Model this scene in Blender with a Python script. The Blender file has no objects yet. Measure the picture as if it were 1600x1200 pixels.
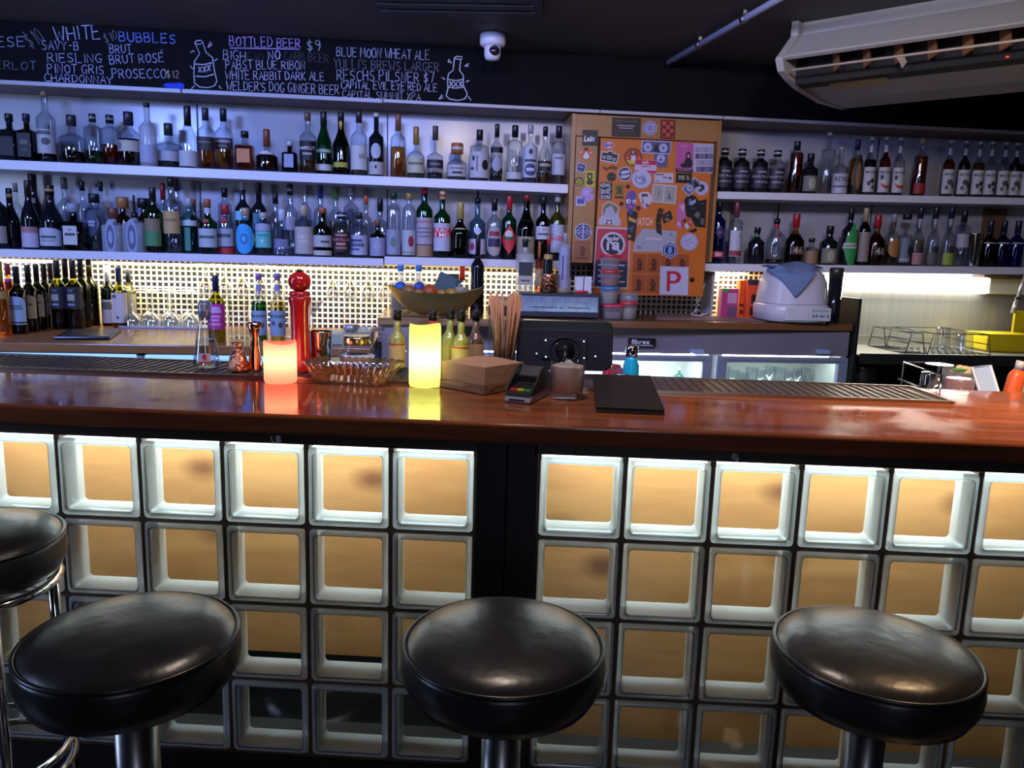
import bpy, math, random
from mathutils import Vector, Matrix
random.seed(7)
PI = math.pi
SC = bpy.context.scene
COL = SC.collection
R = math.radians

# ------------------------------------------------------------------ camera
FPX = 1200.0
CAM = Vector((.1484, -1.7121, 1.4248))
YAW, PIT, ROL = -.0413, -.1681, .0297
_cy, _sy, _cp, _sp = math.cos(YAW), math.sin(YAW), math.cos(PIT), math.sin(PIT)
FW = Vector((_sy*_cp, _cy*_cp, _sp))
_r = Vector((_cy, -_sy, 0)); _u = _r.cross(FW)
RT = _r*math.cos(ROL) + _u*math.sin(ROL)
UP = -_r*math.sin(ROL) + _u*math.cos(ROL)
cd = bpy.data.cameras.new('camera'); cd.sensor_width = 36; cd.lens = 36*FPX/1600
cd.clip_start = .05
cam = bpy.data.objects.new('camera', cd); COL.objects.link(cam)
m = Matrix((RT, UP, -FW)).transposed().to_4x4(); m.translation = CAM
cam.matrix_world = m
SC.camera = cam
# ------------------------------------------------------------------ view, world
SC.view_settings.view_transform = 'Standard'; SC.view_settings.look = 'None'
SC.view_settings.exposure = 0.45; SC.view_settings.gamma = 1; SC.view_settings.use_curve_mapping = False
SC.cycles.transparent_max_bounces = 40
SC.cycles.max_bounces = 8; SC.cycles.diffuse_bounces = 4; SC.cycles.glossy_bounces = 4; SC.cycles.transmission_bounces = 6
SC.cycles.caustics_reflective = False; SC.cycles.caustics_refractive = False
SC.cycles.sample_clamp_indirect = 5.0
wd = bpy.data.worlds.new('world'); SC.world = wd; wd.use_nodes = True
wd.node_tree.nodes['Background'].inputs[0].default_value = (.30, .34, .55, 1)
wd.node_tree.nodes['Background'].inputs[1].default_value = .10

# back-bar frame: s along the back wall, d away from it (negative = towards the bar), z up
TH = .1485
WV = Vector((math.cos(TH), math.sin(TH), 0)); NV = Vector((-math.sin(TH), math.cos(TH), 0)); OV = Vector((0, 2.15, 0))
def wp(s, d, z): return OV + WV*s + NV*d + Vector((0, 0, z))

def lamp(name, kind, loc, energy, color, size=.1, size_y=None, target=None, spread=None, shape=None):
    l = bpy.data.lights.new(name, kind); l.energy = energy; l.color = color
    if kind == 'AREA':
        l.shape = shape or ('RECTANGLE' if size_y else 'SQUARE'); l.size = size
        if size_y: l.size_y = size_y
        if spread: l.spread = spread
    else: l.shadow_soft_size = size
    o = bpy.data.objects.new(name, l); COL.objects.link(o); o.location = loc
    if target is not None:
        o.rotation_euler = (Vector(target)-Vector(loc)).to_track_quat('-Z', 'Y').to_euler()
    return o
# blue stage light from the ceiling on the left, warm downlights over the bar, unseen bluish panels left and behind, added for streaks on the bottles
lamp('blue_ceiling_light', 'AREA', (-1.9, -.5, 2.25), 17, (.20, .32, 1.0), .5, .3, wp(-1.4, 0, 1.5), R(110))
lamp('blue_ceiling_light', 'AREA', (-.4, -.3, 2.25), 11, (.27, .36, 1.0), .5, .3, wp(-.1, 0, 1.5), R(110))
lamp('ceiling_downlight', 'AREA', (.75, -.6, 2.28), 6, (.88, .80, .92), .2, None, wp(1.4, 0, 1.5), R(100))
lamp('ceiling_downlight', 'AREA', (.1, -.25, 2.28), 9, (1.0, .80, .66), .12, None, (.2, .3, 1.1))
lamp('ceiling_downlight', 'AREA', (1.35, -.15, 2.29), 9, (1.0, .66, .36), .15, None, (1.3, .1, 1.1), R(75))
lamp('streak_fill_light', 'AREA', (-3.4, -1.0, 1.5), 34, (.46, .60, 1.0), .9, 1.5, (-.4, 1.8, 1.4))
lamp('streak_fill_light', 'AREA', (.7, -4.2, 1.7), 8, (.66, .74, 1.0), .6, 1.5, (0, 0, 1.1))

# ------------------------------------------------------------------ pixel helpers (a sight line meets a real surface)
def ray(px, py): return FW + RT*((px-800)/FPX) - UP*((py-600)/FPX)
def onZ(px, py, z):
    d = ray(px, py); return CAM + d*((z-CAM.z)/d.z)
def onY(px, py, y):
    d = ray(px, py); return CAM + d*((y-CAM.y)/d.y)
def onW(px, py, dd):
    d = ray(px, py); t = (dd-(CAM-OV).dot(NV))/d.dot(NV); P = CAM+d*t-OV
    return (P.dot(WV), P.z)
def dist(P): return (Vector(P)-CAM).dot(FW)

# ------------------------------------------------------------------ materials
MATS = {}
def nt(name):
    m = bpy.data.materials.new(name); m.use_nodes = True
    t = m.node_tree; t.nodes.clear()
    out = t.nodes.new('ShaderNodeOutputMaterial')
    return m, t, out
def lin(h):
    if isinstance(h, str):
        c = [int(h[i:i+2], 16)/255 for i in (0, 2, 4)]
        return tuple(x/12.92 if x <= .04045 else ((x+.055)/1.055)**2.4 for x in c)
    return tuple(h)
def pm(name, color, rough=.5, metal=0, coat=0, noise=None, bump=None, emit=None, spec=.5, sss=0):
    """principled; noise=(scale vec, color2, amount) ; bump=(scale, strength)"""
    if name in MATS: return MATS[name]
    m, t, out = nt(name); N = t.nodes.new; L = t.links.new
    b = N('ShaderNodeBsdfPrincipled'); L(b.outputs[0], out.inputs[0])
    c = lin(color)
    b.inputs['Base Color'].default_value = (*c, 1); b.inputs['Roughness'].default_value = rough
    b.inputs['Metallic'].default_value = metal; b.inputs['Coat Weight'].default_value = coat; b.inputs['Coat Roughness'].default_value = .06
    b.inputs['Specular IOR Level'].default_value = spec
    if noise or bump:
        tc = N('ShaderNodeTexCoord')
    if noise:
        sc, c2, amt = noise
        mp = N('ShaderNodeMapping'); mp.inputs['Scale'].default_value = sc if isinstance(sc, tuple) else (sc,)*3
        nz = N('ShaderNodeTexNoise'); nz.inputs['Scale'].default_value = 1; nz.inputs['Detail'].default_value = 6; nz.inputs['Roughness'].default_value = .6
        rp = N('ShaderNodeValToRGB'); rp.color_ramp.elements[0].position = .5-.25*amt; rp.color_ramp.elements[1].position = .5+.25*amt
        rp.color_ramp.elements[0].color = (*c, 1); rp.color_ramp.elements[1].color = (*lin(c2), 1)
        L(tc.outputs['Object'], mp.inputs[0]); L(mp.outputs[0], nz.inputs['Vector']); L(nz.outputs[0], rp.inputs[0]); L(rp.outputs[0], b.inputs['Base Color'])
    if bump:
        nb = N('ShaderNodeTexNoise'); nb.inputs['Scale'].default_value = bump[0]; nb.inputs['Detail'].default_value = 4
        bp = N('ShaderNodeBump'); bp.inputs['Strength'].default_value = bump[1]; bp.inputs['Distance'].default_value = .01
        L(tc.outputs['Object'], nb.inputs['Vector']); L(nb.outputs[0], bp.inputs['Height']); L(bp.outputs[0], b.inputs['Normal'])
    if emit:
        b.inputs['Emission Color'].default_value = (*lin(emit[0]), 1); b.inputs['Emission Strength'].default_value = emit[1]
    MATS[name] = m; return m
def col(h, rough=.55, metal=0):
    return pm('paint_%s_%d_%d' % (h, rough*100, metal*10), h, rough, metal)
def emit(name, color, s):
    if name in MATS: return MATS[name]
    m, t, out = nt(name); e = t.nodes.new('ShaderNodeEmission'); e.inputs[0].default_value = (*lin(color), 1); e.inputs[1].default_value = s
    t.links.new(e.outputs[0], out.inputs[0]); MATS[name] = m; return m
def glass(name, tint, edge=.55, gloss=.04, rough=.02, frost=0, bump=None):
    """thin-walled glass: tinted see-through, Schlick reflection, denser towards the rim"""
    if name in MATS: return MATS[name]
    m, t, out = nt(name); N = t.nodes.new; L = t.links.new
    lw = N('ShaderNodeLayerWeight'); lw.inputs[0].default_value = .5
    p3 = N('ShaderNodeMath'); p3.operation = 'POWER'; p3.inputs[1].default_value = 2.2; L(lw.outputs['Facing'], p3.inputs[0])
    mc = N('ShaderNodeMixRGB'); mc.inputs[1].default_value = (*tint, 1); mc.inputs[2].default_value = (*[x*edge for x in tint], 1); L(p3.outputs[0], mc.inputs[0])
    tr = N('ShaderNodeBsdfTransparent'); L(mc.outputs[0], tr.inputs[0])
    gl = N('ShaderNodeBsdfGlossy'); gl.inputs['Roughness'].default_value = rough; gl.inputs[0].default_value = (.95, .97, 1, 1)
    p5 = N('ShaderNodeMath'); p5.operation = 'POWER'; p5.inputs[1].default_value = 4; L(lw.outputs['Facing'], p5.inputs[0])
    ma = N('ShaderNodeMath'); ma.operation = 'MULTIPLY_ADD'; ma.inputs[1].default_value = .75; ma.inputs[2].default_value = gloss; L(p5.outputs[0], ma.inputs[0])
    mx = N('ShaderNodeMixShader'); L(ma.outputs[0], mx.inputs[0]); L(tr.outputs[0], mx.inputs[1]); L(gl.outputs[0], mx.inputs[2])
    last = mx
    if frost:
        df = N('ShaderNodeBsdfTranslucent'); df.inputs[0].default_value = (*[min(1, x*1.05) for x in tint], 1)
        d2 = N('ShaderNodeBsdfDiffuse'); d2.inputs[0].default_value = (*[min(1, x) for x in tint], 1)
        dm = N('ShaderNodeMixShader'); dm.inputs[0].default_value = .5; L(df.outputs[0], dm.inputs[1]); L(d2.outputs[0], dm.inputs[2])
        m2 = N('ShaderNodeMixShader'); m2.inputs[0].default_value = frost; L(mx.outputs[0], m2.inputs[1]); L(dm.outputs[0], m2.inputs[2]); last = m2
    if bump:
        tc = N('ShaderNodeTexCoord'); nb = N('ShaderNodeTexNoise'); nb.inputs['Scale'].default_value = bump[0]
        bp = N('ShaderNodeBump'); bp.inputs['Strength'].default_value = bump[1]; bp.inputs['Distance'].default_value = .01
        L(tc.outputs['Object'], nb.inputs['Vector']); L(nb.outputs[0], bp.inputs['Height']); L(bp.outputs[0], gl.inputs['Normal'])
    L(last.outputs[0], out.inputs[0]); MATS[name] = m; return m
GL = dict(c=glass('clear_glass', (.80, .83, .86), .5, .07), w=glass('thin_clear_glass', (.93, .95, .95), .7), g=glass('green_glass', (.06, .30, .12), .4), dg=glass('dark_green_glass', (.06, .09, .03), .4),
          o=glass('olive_glass', (.42, .42, .08), .5), b=glass('blue_glass', (.10, .14, .55), .5), br=glass('brown_glass', (.17, .08, .04), .4), bg=glass('smoky_blue_glass', (.36, .48, .58), .5),
          k=pm('black_glass', (.006, .007, .010), .06), a=glass('amber_glass', (.75, .36, .10), .6), tq=glass('turquoise_tinted_glass', (.45, .75, .70), .5), f=glass('frosted_glass', (.82, .85, .88), .7, .05, .2, .45))
LQ = dict(amber=glass('amber_liquid', (.62, .24, .05), .6), gold=glass('gold_liquid', (.80, .48, .14), .7), brown=glass('brown_liquid', (.13, .05, .03), .5), red=glass('red_liquid', (.60, .06, .03), .6),
          green=glass('green_liquid', (.12, .36, .10), .6), dark=pm('dark_liquid', (.012, .008, .010), .2), clear=glass('clear_liquid', (.88, .90, .92), .8), orange=glass('orange_liquid', (.8, .30, .06), .6), straw=glass('straw_liquid', (.80, .72, .36), .7))

# ------------------------------------------------------------------ mesh building
class MB:
    def __init__(s): s.v = []; s.f = []; s.mi = []; s.sm = []
    def add(s, vs, fs, mi=0, sm=False, M=None):
        o = len(s.v); s.v += [tuple(M @ Vector(p)) if M else tuple(p) for p in vs]
        for f in fs: s.f.append([i+o for i in f]); s.mi.append(mi); s.sm.append(sm)
        return s
    def box(s, x0, x1, y0, y1, z0, z1, mi=0, M=None):
        return s.add([(x0, y0, z0), (x1, y0, z0), (x1, y1, z0), (x0, y1, z0), (x0, y0, z1), (x1, y0, z1), (x1, y1, z1), (x0, y1, z1)],
                     [(0, 3, 2, 1), (4, 5, 6, 7), (0, 1, 5, 4), (1, 2, 6, 5), (2, 3, 7, 6), (3, 0, 4, 7)], mi, False, M)
    def lathe(s, prof, n=24, c=(0, 0, 0), mi=0, sm=True, p=None, cap0=True, cap1=True, M=None, flute=None):
        """prof: list of (r, z) or (r, z, p) with p = superellipse exponent (2 round, 6 square)"""
        vs = []; fs = []
        for q in prof:
            r, z = q[0], q[1]; pe = q[2] if len(q) > 2 else (p or 2)
            for i in range(n):
                a = 2*PI*(i+.5)/n; ca, sa = math.cos(a), math.sin(a)
                k = 1 if pe == 2 else (abs(ca)**pe+abs(sa)**pe)**(-1/pe)
                if flute: k *= 1+flute[1]*math.cos(flute[0]*a)
                vs.append((c[0]+r*k*ca, c[1]+r*k*sa, c[2]+z))
        for j in range(len(prof)-1):
            for i in range(n):
                a = j*n+i; b = j*n+(i+1) % n; fs.append((a, b, b+n, a+n))
        s.add(vs, fs, mi, sm, M)
        o = len(s.v)-len(vs)
        if cap0: s.f.append([o+i for i in range(n)][::-1]); s.mi.append(mi); s.sm.append(False)
        if cap1: s.f.append([o+(len(prof)-1)*n+i for i in range(n)]); s.mi.append(mi); s.sm.append(False)
        return s
    def tube(s, pts, r, n=8, mi=0, closed=False, caps=True):
        pts = [Vector(p) for p in pts]; N = len(pts); vs = []; prev = None
        for i, P in enumerate(pts):
            if closed: T = pts[(i+1) % N]-pts[i-1]
            else: T = pts[min(i+1, N-1)]-pts[max(i-1, 0)]
            T.normalize()
            if prev is None:
                a = Vector((0, 0, 1)) if abs(T.z) < .9 else Vector((1, 0, 0)); X = T.cross(a).normalized()
            else: X = (prev-T*prev.dot(T)).normalized()
            prev = X; Y = T.cross(X)
            rr = r[i] if isinstance(r, (list, tuple)) else r
            vs += [P+X*rr*math.cos(2*PI*k/n)+Y*rr*math.sin(2*PI*k/n) for k in range(n)]
        fs = []
        for j in range(N if closed else N-1):
            for k in range(n):
                a = j*n+k; b = j*n+(k+1) % n; c = ((j+1) % N)*n
                fs.append((a, b, c+(k+1) % n, c+k))
        if caps and not closed: fs += [tuple(range(n))[::-1], tuple((N-1)*n+k for k in range(n))]
        return s.add(vs, fs, mi, True)
    def prism(s, pts, f, mi=0, smooth=False):
        """pts = outline; f(pt, 0/1) -> 3D point on the near / far side"""
        n = len(pts); vs = [f(p, 0) for p in pts]+[f(p, 1) for p in pts]
        fs = [tuple(range(n)), tuple(range(2*n-1, n-1, -1))]+[(i, i+n, (i+1) % n+n, (i+1) % n) for i in range(n)]
        return s.add(vs, fs, mi, smooth)
    def ball(s, c, rx, ry=None, rz=None, n=16, mi=0):
        ry = ry or rx; rz = rz or rx; k = n//2
        prof = [(max(1e-4, math.sin(PI*j/k)), -math.cos(PI*j/k)) for j in range(k+1)]
        M = Matrix.Translation(c) @ Matrix.Diagonal((rx, ry, rz, 1))
        return s.lathe(prof, n, mi=mi, M=M, cap0=False, cap1=False)
    def build(s, name, mats, parent=None, bevel=0, seg=2, loc=None):
        me = bpy.data.meshes.new(name); me.from_pydata(s.v, [], s.f)
        for m in (mats if isinstance(mats, (list, tuple)) else [mats]): me.materials.append(m)
        me.polygons.foreach_set('material_index', s.mi); me.polygons.foreach_set('use_smooth', s.sm); me.update()
        o = bpy.data.objects.new(name, me); COL.objects.link(o)
        if parent: o.parent = parent
        if loc is not None: o.location = loc
        if bevel:
            b = o.modifiers.new('bevel', 'BEVEL'); b.width = bevel; b.segments = seg; b.limit_method = 'ANGLE'; b.angle_limit = R(40)
        return o
def thing(name, label, cat, loc=(0, 0, 0), rotz=0, group=None):
    o = bpy.data.objects.new(name, None); COL.objects.link(o); o.empty_display_size = .05
    o.location = loc; o.rotation_euler = (0, 0, rotz); o['label'] = label; o['category'] = cat
    if group: o['group'] = group
    return o
def tag(o, label, cat, group=None):
    o['label'] = label; o['category'] = cat
    if group: o['group'] = group
    return o
def struct(o): o['kind'] = 'structure'; return o
def copy_tree(root, loc, rotz, label, group=None):
    def cp(o, par):
        c = o.copy(); COL.objects.link(c); c.parent = par
        for ch in o.children: cp(ch, c)
        return c
    r = cp(root, None); r.location = loc; r.rotation_euler = (0, 0, rotz); r['label'] = label
    if group: r['group'] = group
    return r
# wall-frame box: corners given in (s, d, z)
WM = Matrix((( WV.x, NV.x, 0, OV.x), (WV.y, NV.y, 0, OV.y), (0, 0, 1, 0), (0, 0, 0, 1)))
_txt = {}
def text_mesh(body, bold=0, shear=0):
    """flat lettering outline: verts, faces, (w, h) with origin at its centre"""
    k = (body, bold, shear)
    if k in _txt: return _txt[k]
    c = bpy.data.curves.new('t', 'FONT'); c.body = body; c.size = 1; c.offset = bold; c.resolution_u = 2; c.shear = shear
    c.align_x = 'CENTER'; c.align_y = 'CENTER'
    o = bpy.data.objects.new('t', c); COL.objects.link(o)
    dg = bpy.context.evaluated_depsgraph_get(); me = bpy.data.meshes.new_from_object(o.evaluated_get(dg))
    vs = [v.co.copy() for v in me.vertices]; fs = [tuple(p.vertices) for p in me.polygons]
    bpy.data.objects.remove(o); bpy.data.curves.remove(c); bpy.data.meshes.remove(me)
    if not vs: vs = [Vector((0, 0, 0))]
    x0, x1 = min(v.x for v in vs), max(v.x for v in vs); y0, y1 = min(v.y for v in vs), max(v.y for v in vs)
    vs = [((v.x-(x0+x1)/2), (v.y-(y0+y1)/2)) for v in vs]
    _txt[k] = (vs, fs, (max(x1-x0, 1e-3), max(y1-y0, 1e-3))); return _txt[k]
def put_text(mb, body, fn, w, h, mi=0, bold=.01, shear=0, fit=True):
    """letters into mb: fn(x, y) maps the flat letter plane to 3D; sized to w x h"""
    vs, fs, (tw, th) = text_mesh(body, bold, shear)
    sx, sy = w/tw, h/th
    if not fit: sx = sy = min(sx, sy)
    mb.add([fn(x*sx, y*sy) for x, y in vs], fs, mi)

# ================================================================== room shell
M_ceil = pm('dark_painted_ceiling', (.085, .082, .078), .7, noise=(3.0, (.045, .045, .05), 1.2), bump=(9, .25))
M_black = pm('blackboard_paint', (.0028, .0028, .0034), .8, noise=(6.0, (.005, .005, .006), 1), spec=.12)
M_white = pm('white_wall_panel', (.40, .40, .43), .22, noise=(1.5, (.35, .35, .385), 1))
M_shelf = pm('white_laminate_shelf', (.66, .66, .70), .35)
M_floor = pm('dark_floor_tile', (.02, .019, .018), .35, noise=(4.0, (.035, .03, .027), 1))
M_wall = pm('dark_wall_paint', (.05, .05, .055), .6)
M_pine = pm('varnished_pine_frame', (.40, .20, .07), .35, coat=.3, noise=((2, 2, 9), (.30, .13, .04), .9))
M_soffit = pm('brown_soffit_board', (.17, .09, .05), .5, noise=((14, 3, 3), (.10, .05, .03), .8))
def tile_mat():
    m, t, out = nt('black_mosaic_bloomed_cream_grout'); N = t.nodes.new; L = t.links.new
    b = N('ShaderNodeBsdfPrincipled'); tc = N('ShaderNodeTexCoord'); br = N('ShaderNodeTexBrick')
    br.offset = 0; br.inputs['Scale'].default_value = 1; br.inputs['Brick Width'].default_value = .0265; br.inputs['Row Height'].default_value = .0265
    br.inputs['Mortar Size'].default_value = .0043; br.inputs['Mortar Smooth'].default_value = .1  # grout drawn wider to hold the bloom of the strip light
    br.inputs['Color1'].default_value = (.022, .026, .040, 1); br.inputs['Color2'].default_value = (.030, .034, .050, 1); br.inputs['Mortar'].default_value = (.80, .76, .60, 1)
    sp = N('ShaderNodeSeparateXYZ'); cb = N('ShaderNodeCombineXYZ'); L(tc.outputs['Object'], sp.inputs[0]); L(sp.outputs[0], cb.inputs[0]); L(sp.outputs[2], cb.inputs[1])
    L(cb.outputs[0], br.inputs['Vector']); L(br.outputs['Color'], b.inputs['Base Color'])
    mr = N('ShaderNodeMapRange'); mr.inputs[3].default_value = .12; mr.inputs[4].default_value = .8; L(br.outputs['Fac'], mr.inputs[0]); L(mr.outputs[0], b.inputs['Roughness'])
    L(b.outputs[0], out.inputs[0]); return m
M_tile = tile_mat()
struct(MB().box(-3.6, 3.8, -4.7, 3.4, -.06, 0).build('floor', M_floor))
struct(MB().box(-3.6, 3.8, -4.7, 3.4, 2.32, 2.4).build('ceiling', M_ceil))
struct(MB().box(-3.6, -3.5, -4.6, 3.3, 0, 2.32).build('wall_left', M_wall))
struct(MB().box(3.7, 3.8, -4.6, 3.3, 0, 2.32).build('wall_right', M_wall))
struct(MB().box(-3.5, 3.7, -4.7, -4.6, 0, 2.32).build('wall_rear', M_wall))
bw = MB().box(-3.55, 3.75, 0, .08, 0, 2.32); o = bw.build('wall_back', M_white); o.matrix_world = WM; struct(o)
def wbox(name, mat, s0, s1, d0, d1, z0, z1, parent=None, bevel=0, mb=None):
    o = (mb or MB()).box(s0, s1, d0, d1, z0, z1).build(name, mat, parent, bevel)
    if not parent: o.matrix_world = WM
    return o
struct(wbox('trim_1', M_tile, -3.5, .30, -.008, -.001, .9, 1.37))       # tiled splashback
struct(wbox('trim_2', M_tile, .30, 1.60, -.008, -.001, 1.0, 1.37))
M_steel = pm('brushed_stainless', (.50, .50, .45), .32, .55, noise=((40, 40, .6), (.42, .42, .38), .8))
M_steeld = pm('dull_stainless', (.30, .30, .30), .35, 1)
M_chrome = pm('chrome', (.75, .76, .78), .08, 1)
struct(wbox('trim_3', M_steel, 1.62, 3.6, -.012, -.001, .9, 1.29))      # stainless splashback
# black bulkhead over the shelves (blackboard), and its wooden underside
bk = wbox('blackboard_bulkhead', M_black, -3.4, 3.6, -.24, -.001, 2.080, 2.315)
tag(bk, 'long black chalkboard bulkhead with handwritten drinks menu above the shelves', 'chalkboard')
tr = MB()
for s0, s1 in ((-3.4, -1.506), (-1.50, -.652), (-.646, .325), (.330, .905), (.910, 3.6)): tr.box(s0, s1, -.252, -.235, 2.064+(.003 if s0 > -1 else 0), 2.080)
o = tr.build('ledge_trim', pm('pale_trim_paint', (.40, .39, .42), .4), bk)
wbox('underside', M_soffit, -3.4, 3.6, -.235, -.001, 2.067, 2.080, bk)

# chalk handwriting: single-stroke letters
ST = {'A': '0,0 .35,1 .7,0|.14,.38 .56,.38', 'B': '0,0 0,1 .45,.95 .5,.7 .4,.54 0,.5|.4,.54 .6,.35 .5,.05 0,0', 'C': '.65,.85 .4,1 .1,.8 0,.45 .15,.1 .4,0 .68,.15', 'D': '0,0 0,1 .4,.92 .65,.55 .5,.15 0,0',
      'E': '.6,1 0,1 0,0 .62,.02|0,.52 .5,.54', 'F': '.6,1 0,1 0,0|0,.52 .5,.54', 'G': '.65,.85 .4,1 .1,.8 0,.4 .2,.02 .55,.08 .62,.42 .36,.42', 'H': '0,0 0,1|.62,0 .62,1|0,.5 .62,.52', 'I': '.1,0 .1,1', 'J': '.5,1 .5,.2 .3,0 .05,.12',
      'K': '0,0 0,1|.6,1 .05,.48 .62,0', 'L': '0,1 0,0 .58,.03', 'M': '0,0 .08,1 .4,.35 .72,1 .8,0', 'N': '0,0 .02,1 .6,0 .62,1', 'O': '.35,1 .06,.75 .02,.35 .25,0 .55,.1 .68,.5 .6,.85 .35,1', 'P': '0,0 0,1 .45,.96 .56,.72 .42,.5 0,.46',
      'R': '0,0 0,1 .45,.96 .55,.74 .42,.52 0,.48|.25,.48 .62,0', 'S': '.58,.88 .35,1 .08,.85 .1,.6 .5,.42 .58,.18 .32,0 .02,.12', 'T': '0,1 .7,1|.35,1 .33,0', 'U': '0,1 .02,.25 .25,0 .52,.1 .62,.4 .62,1', 'V': '0,1 .33,0 .66,1', 'W': '0,1 .2,0 .42,.65 .64,0 .86,1',
      'X': '0,0 .6,1|0,1 .6,0', 'Y': '0,1 .32,.5 .64,1|.32,.5 .3,0', 'Z': '0,1 .6,1 0,0 .62,0', '$': '.55,.8 .3,.92 .06,.76 .12,.56 .46,.42 .52,.2 .28,.06 0,.18|.3,1.12 .27,-.12', '1': '.1,.8 .25,1 .25,0', '0': '.3,1 .05,.75 .03,.3 .25,0 .5,.2 .52,.7 .3,1',
      '2': '.03,.8 .25,1 .5,.82 .42,.5 0,0 .56,.02', '7': '0,1 .55,1 .2,0', '9': '.5,.7 .3,.52 .05,.65 .1,.92 .35,1 .5,.8 .48,.3 .3,0', '-': '.1,.5 .5,.52', "'": '.1,1.05 .05,.8', 'É': '.6,1 0,1 0,0 .62,.02|0,.52 .5,.54|.3,1.12 .5,1.35'}
ADV = {'I': .36, 'M': 1.0, 'W': 1.06, "'": .28, ' ': .42, '1': .5, '-': .75}
def chalk(body, a, b, hpx, color, name='chalk_writing', wpx=1.3):
    """letters between two points of the photograph's baseline, on the board's face"""
    s0, z0 = onW(a[0], a[1], -.2405); s1, z1 = onW(b[0], b[1], -.2405)
    k = dist(wp(s0, -.24, z0))/FPX; h = hpx*k; tw = sum(ADV.get(c, .86) for c in body)-.18
    L_ = math.hypot(s1-s0, z1-z0); ux, uz = (s1-s0)/L_, (z1-z0)/L_; cw = L_/tw; mb = MB(); x = 0
    for c in body:
        jz = random.uniform(-.05, .05); js = random.uniform(.92, 1.08); sl = random.uniform(-.04, .06)
        for strk in (ST[c].split('|') if c in ST else []):
            pts = [tuple(map(float, q.split(','))) for q in strk.split()]
            P = []
            for px, py in pts:
                lx = (x+px+py*sl)*cw; lz = (py*js+jz)*h; P.append((s0+ux*lx-uz*lz, z0+uz*lx+ux*lz))
            stroke(mb, P, wpx*k*.5)
        x += ADV.get(c, .86)
    o = mb.build(name, chalkmat(color), bk); return o
def stroke(mb, P, w):
    vs = []; n = len(P)
    for i in range(n):
        a, b = P[max(i-1, 0)], P[min(i+1, n-1)]; dx, dz = b[0]-a[0], b[1]-a[1]; l = math.hypot(dx, dz) or 1
        ww = w*random.uniform(.75, 1.2); vs += [(P[i][0]-dz/l*ww, -.2412, P[i][1]+dx/l*ww), (P[i][0]+dz/l*ww, -.2412, P[i][1]-dx/l*ww)]
    mb.add(vs, [(2*i, 2*i+1, 2*i+3, 2*i+2) for i in range(n-1)])
def chalkmat(h): return pm('chalk_'+h, h, .9, noise=(160.0, tuple(x*.45 for x in lin(h)), 1.2))
W1, W2, BL, DM, GR = 'b6bce6', 'bcbada', '7390ee', '4c4b54', '7c7e88'
for args in [('CHEESE', (-52, 73), (40, 73), 15, W1), ('$10', (49, 76), (72, 62), 22, GR), ('WHITE', (87, 64), (158, 60), 20, W1, 2.0), ('$10', (165, 67), (186, 61), 14, GR), ('BUBBLES', (187, 65), (275, 68), 14, BL, 1.8),
             ('SAVY-B', (66, 77), (124, 79), 13, W1), ('BRUT', (172, 83), (206, 83), 13, W1), ('RIESLING', (75, 97), (160, 98), 14, W1), ('BRUT ROSÉ', (172, 100), (257, 97), 13, W1), ('MERLOT', (-22, 107), (57, 109), 12, '6d7f86'),
             ('PINOT GRIS', (75, 113), (163, 116), 13, W1), ('PROSECCO', (176, 122), (260, 122), 14, W1), ('$12', (261, 122), (281, 122), 11, 'b7a58c', ), ('CHARDONNAY', (70, 127), (176, 132), 12, W1),
             ('BOTTLED BEER', (359, 72), (470, 75), 14, 'c0a2e4', 1.7), ('$9', (480, 79), (503, 80), 15, 'b9d6c8'), ('BIGH', (349, 93), (384, 95), 14, W2), ('EAD', (386, 95), (413, 96), 12, '3a3a40'), ('NO', (420, 93), (438, 93), 12, W1, 2.0), ('CARB BEER', (444, 94), (514, 98), 13, DM),
             ('PABST BLUE RIBON', (353, 108), (477, 109), 13, W2), ('WHITE RABBIT DARK ALE', (353, 124), (507, 126), 13, W2), ("WELDER'S DOG GINGER BEER", (354, 140), (530, 148), 14, W2),
             ('BLUE MOON WHEAT ALE', (526, 88), (671, 94), 14, W2), ("YULLI'S BREWS LARGER", (522, 107), (686, 112), 14, '7a7986'), ('RESCHS PILSNER $7', (527, 125), (680, 129), 15, W2), ('CAPITAL EVIL EYE RED ALE', (533, 138), (683, 143), 11, W2), ('CAPITAL SUMMIT XPA', (535, 152), (657, 157), 11, 'a7a5b4')]:
    chalk(*args[:5], wpx=args[5]*.9 if len(args) > 5 else 1.3)
def sketch(polys, color, name='chalk_drawing', wpx=1.6):
    mb = MB()
    for P in polys:
        Q = [onW(x, y, -.2405) for x, y in P]; stroke(mb, Q, wpx*.5*dist(wp(Q[0][0], -.24, Q[0][1]))/FPX)
    return mb.build(name, chalkmat(color), bk)
sketch([[(359, 75), (420, 76), (468, 77)]], 'c0a2e4', 'chalk_underline')
sketch([[(304, 67), (307, 64), (313, 63), (318, 66), (313, 69), (306, 69), (304, 67)], [(305, 68), (312, 84), (308, 90), (304, 96), (303, 115), (304, 130), (312, 136), (325, 137), (335, 134), (339, 127), (335, 110), (332, 90), (322, 82), (317, 67)],
        [(304, 100), (318, 101), (331, 98)], [(306, 119), (320, 120), (334, 116)], [(310, 104), (315, 113)], [(315, 104), (310, 113)], [(317, 104), (322, 113)], [(322, 103), (317, 113)], [(324, 102), (329, 111)], [(329, 101), (324, 111)],
        [(325, 74), (329, 65), (331, 70), (325, 74)], [(298, 82), (302, 79), (304, 82)], [(335, 95), (340, 92)], [(297, 103), (302, 108)], [(299, 139), (304, 134)], [(342, 134), (346, 139)]], 'c5c4de')
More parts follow.
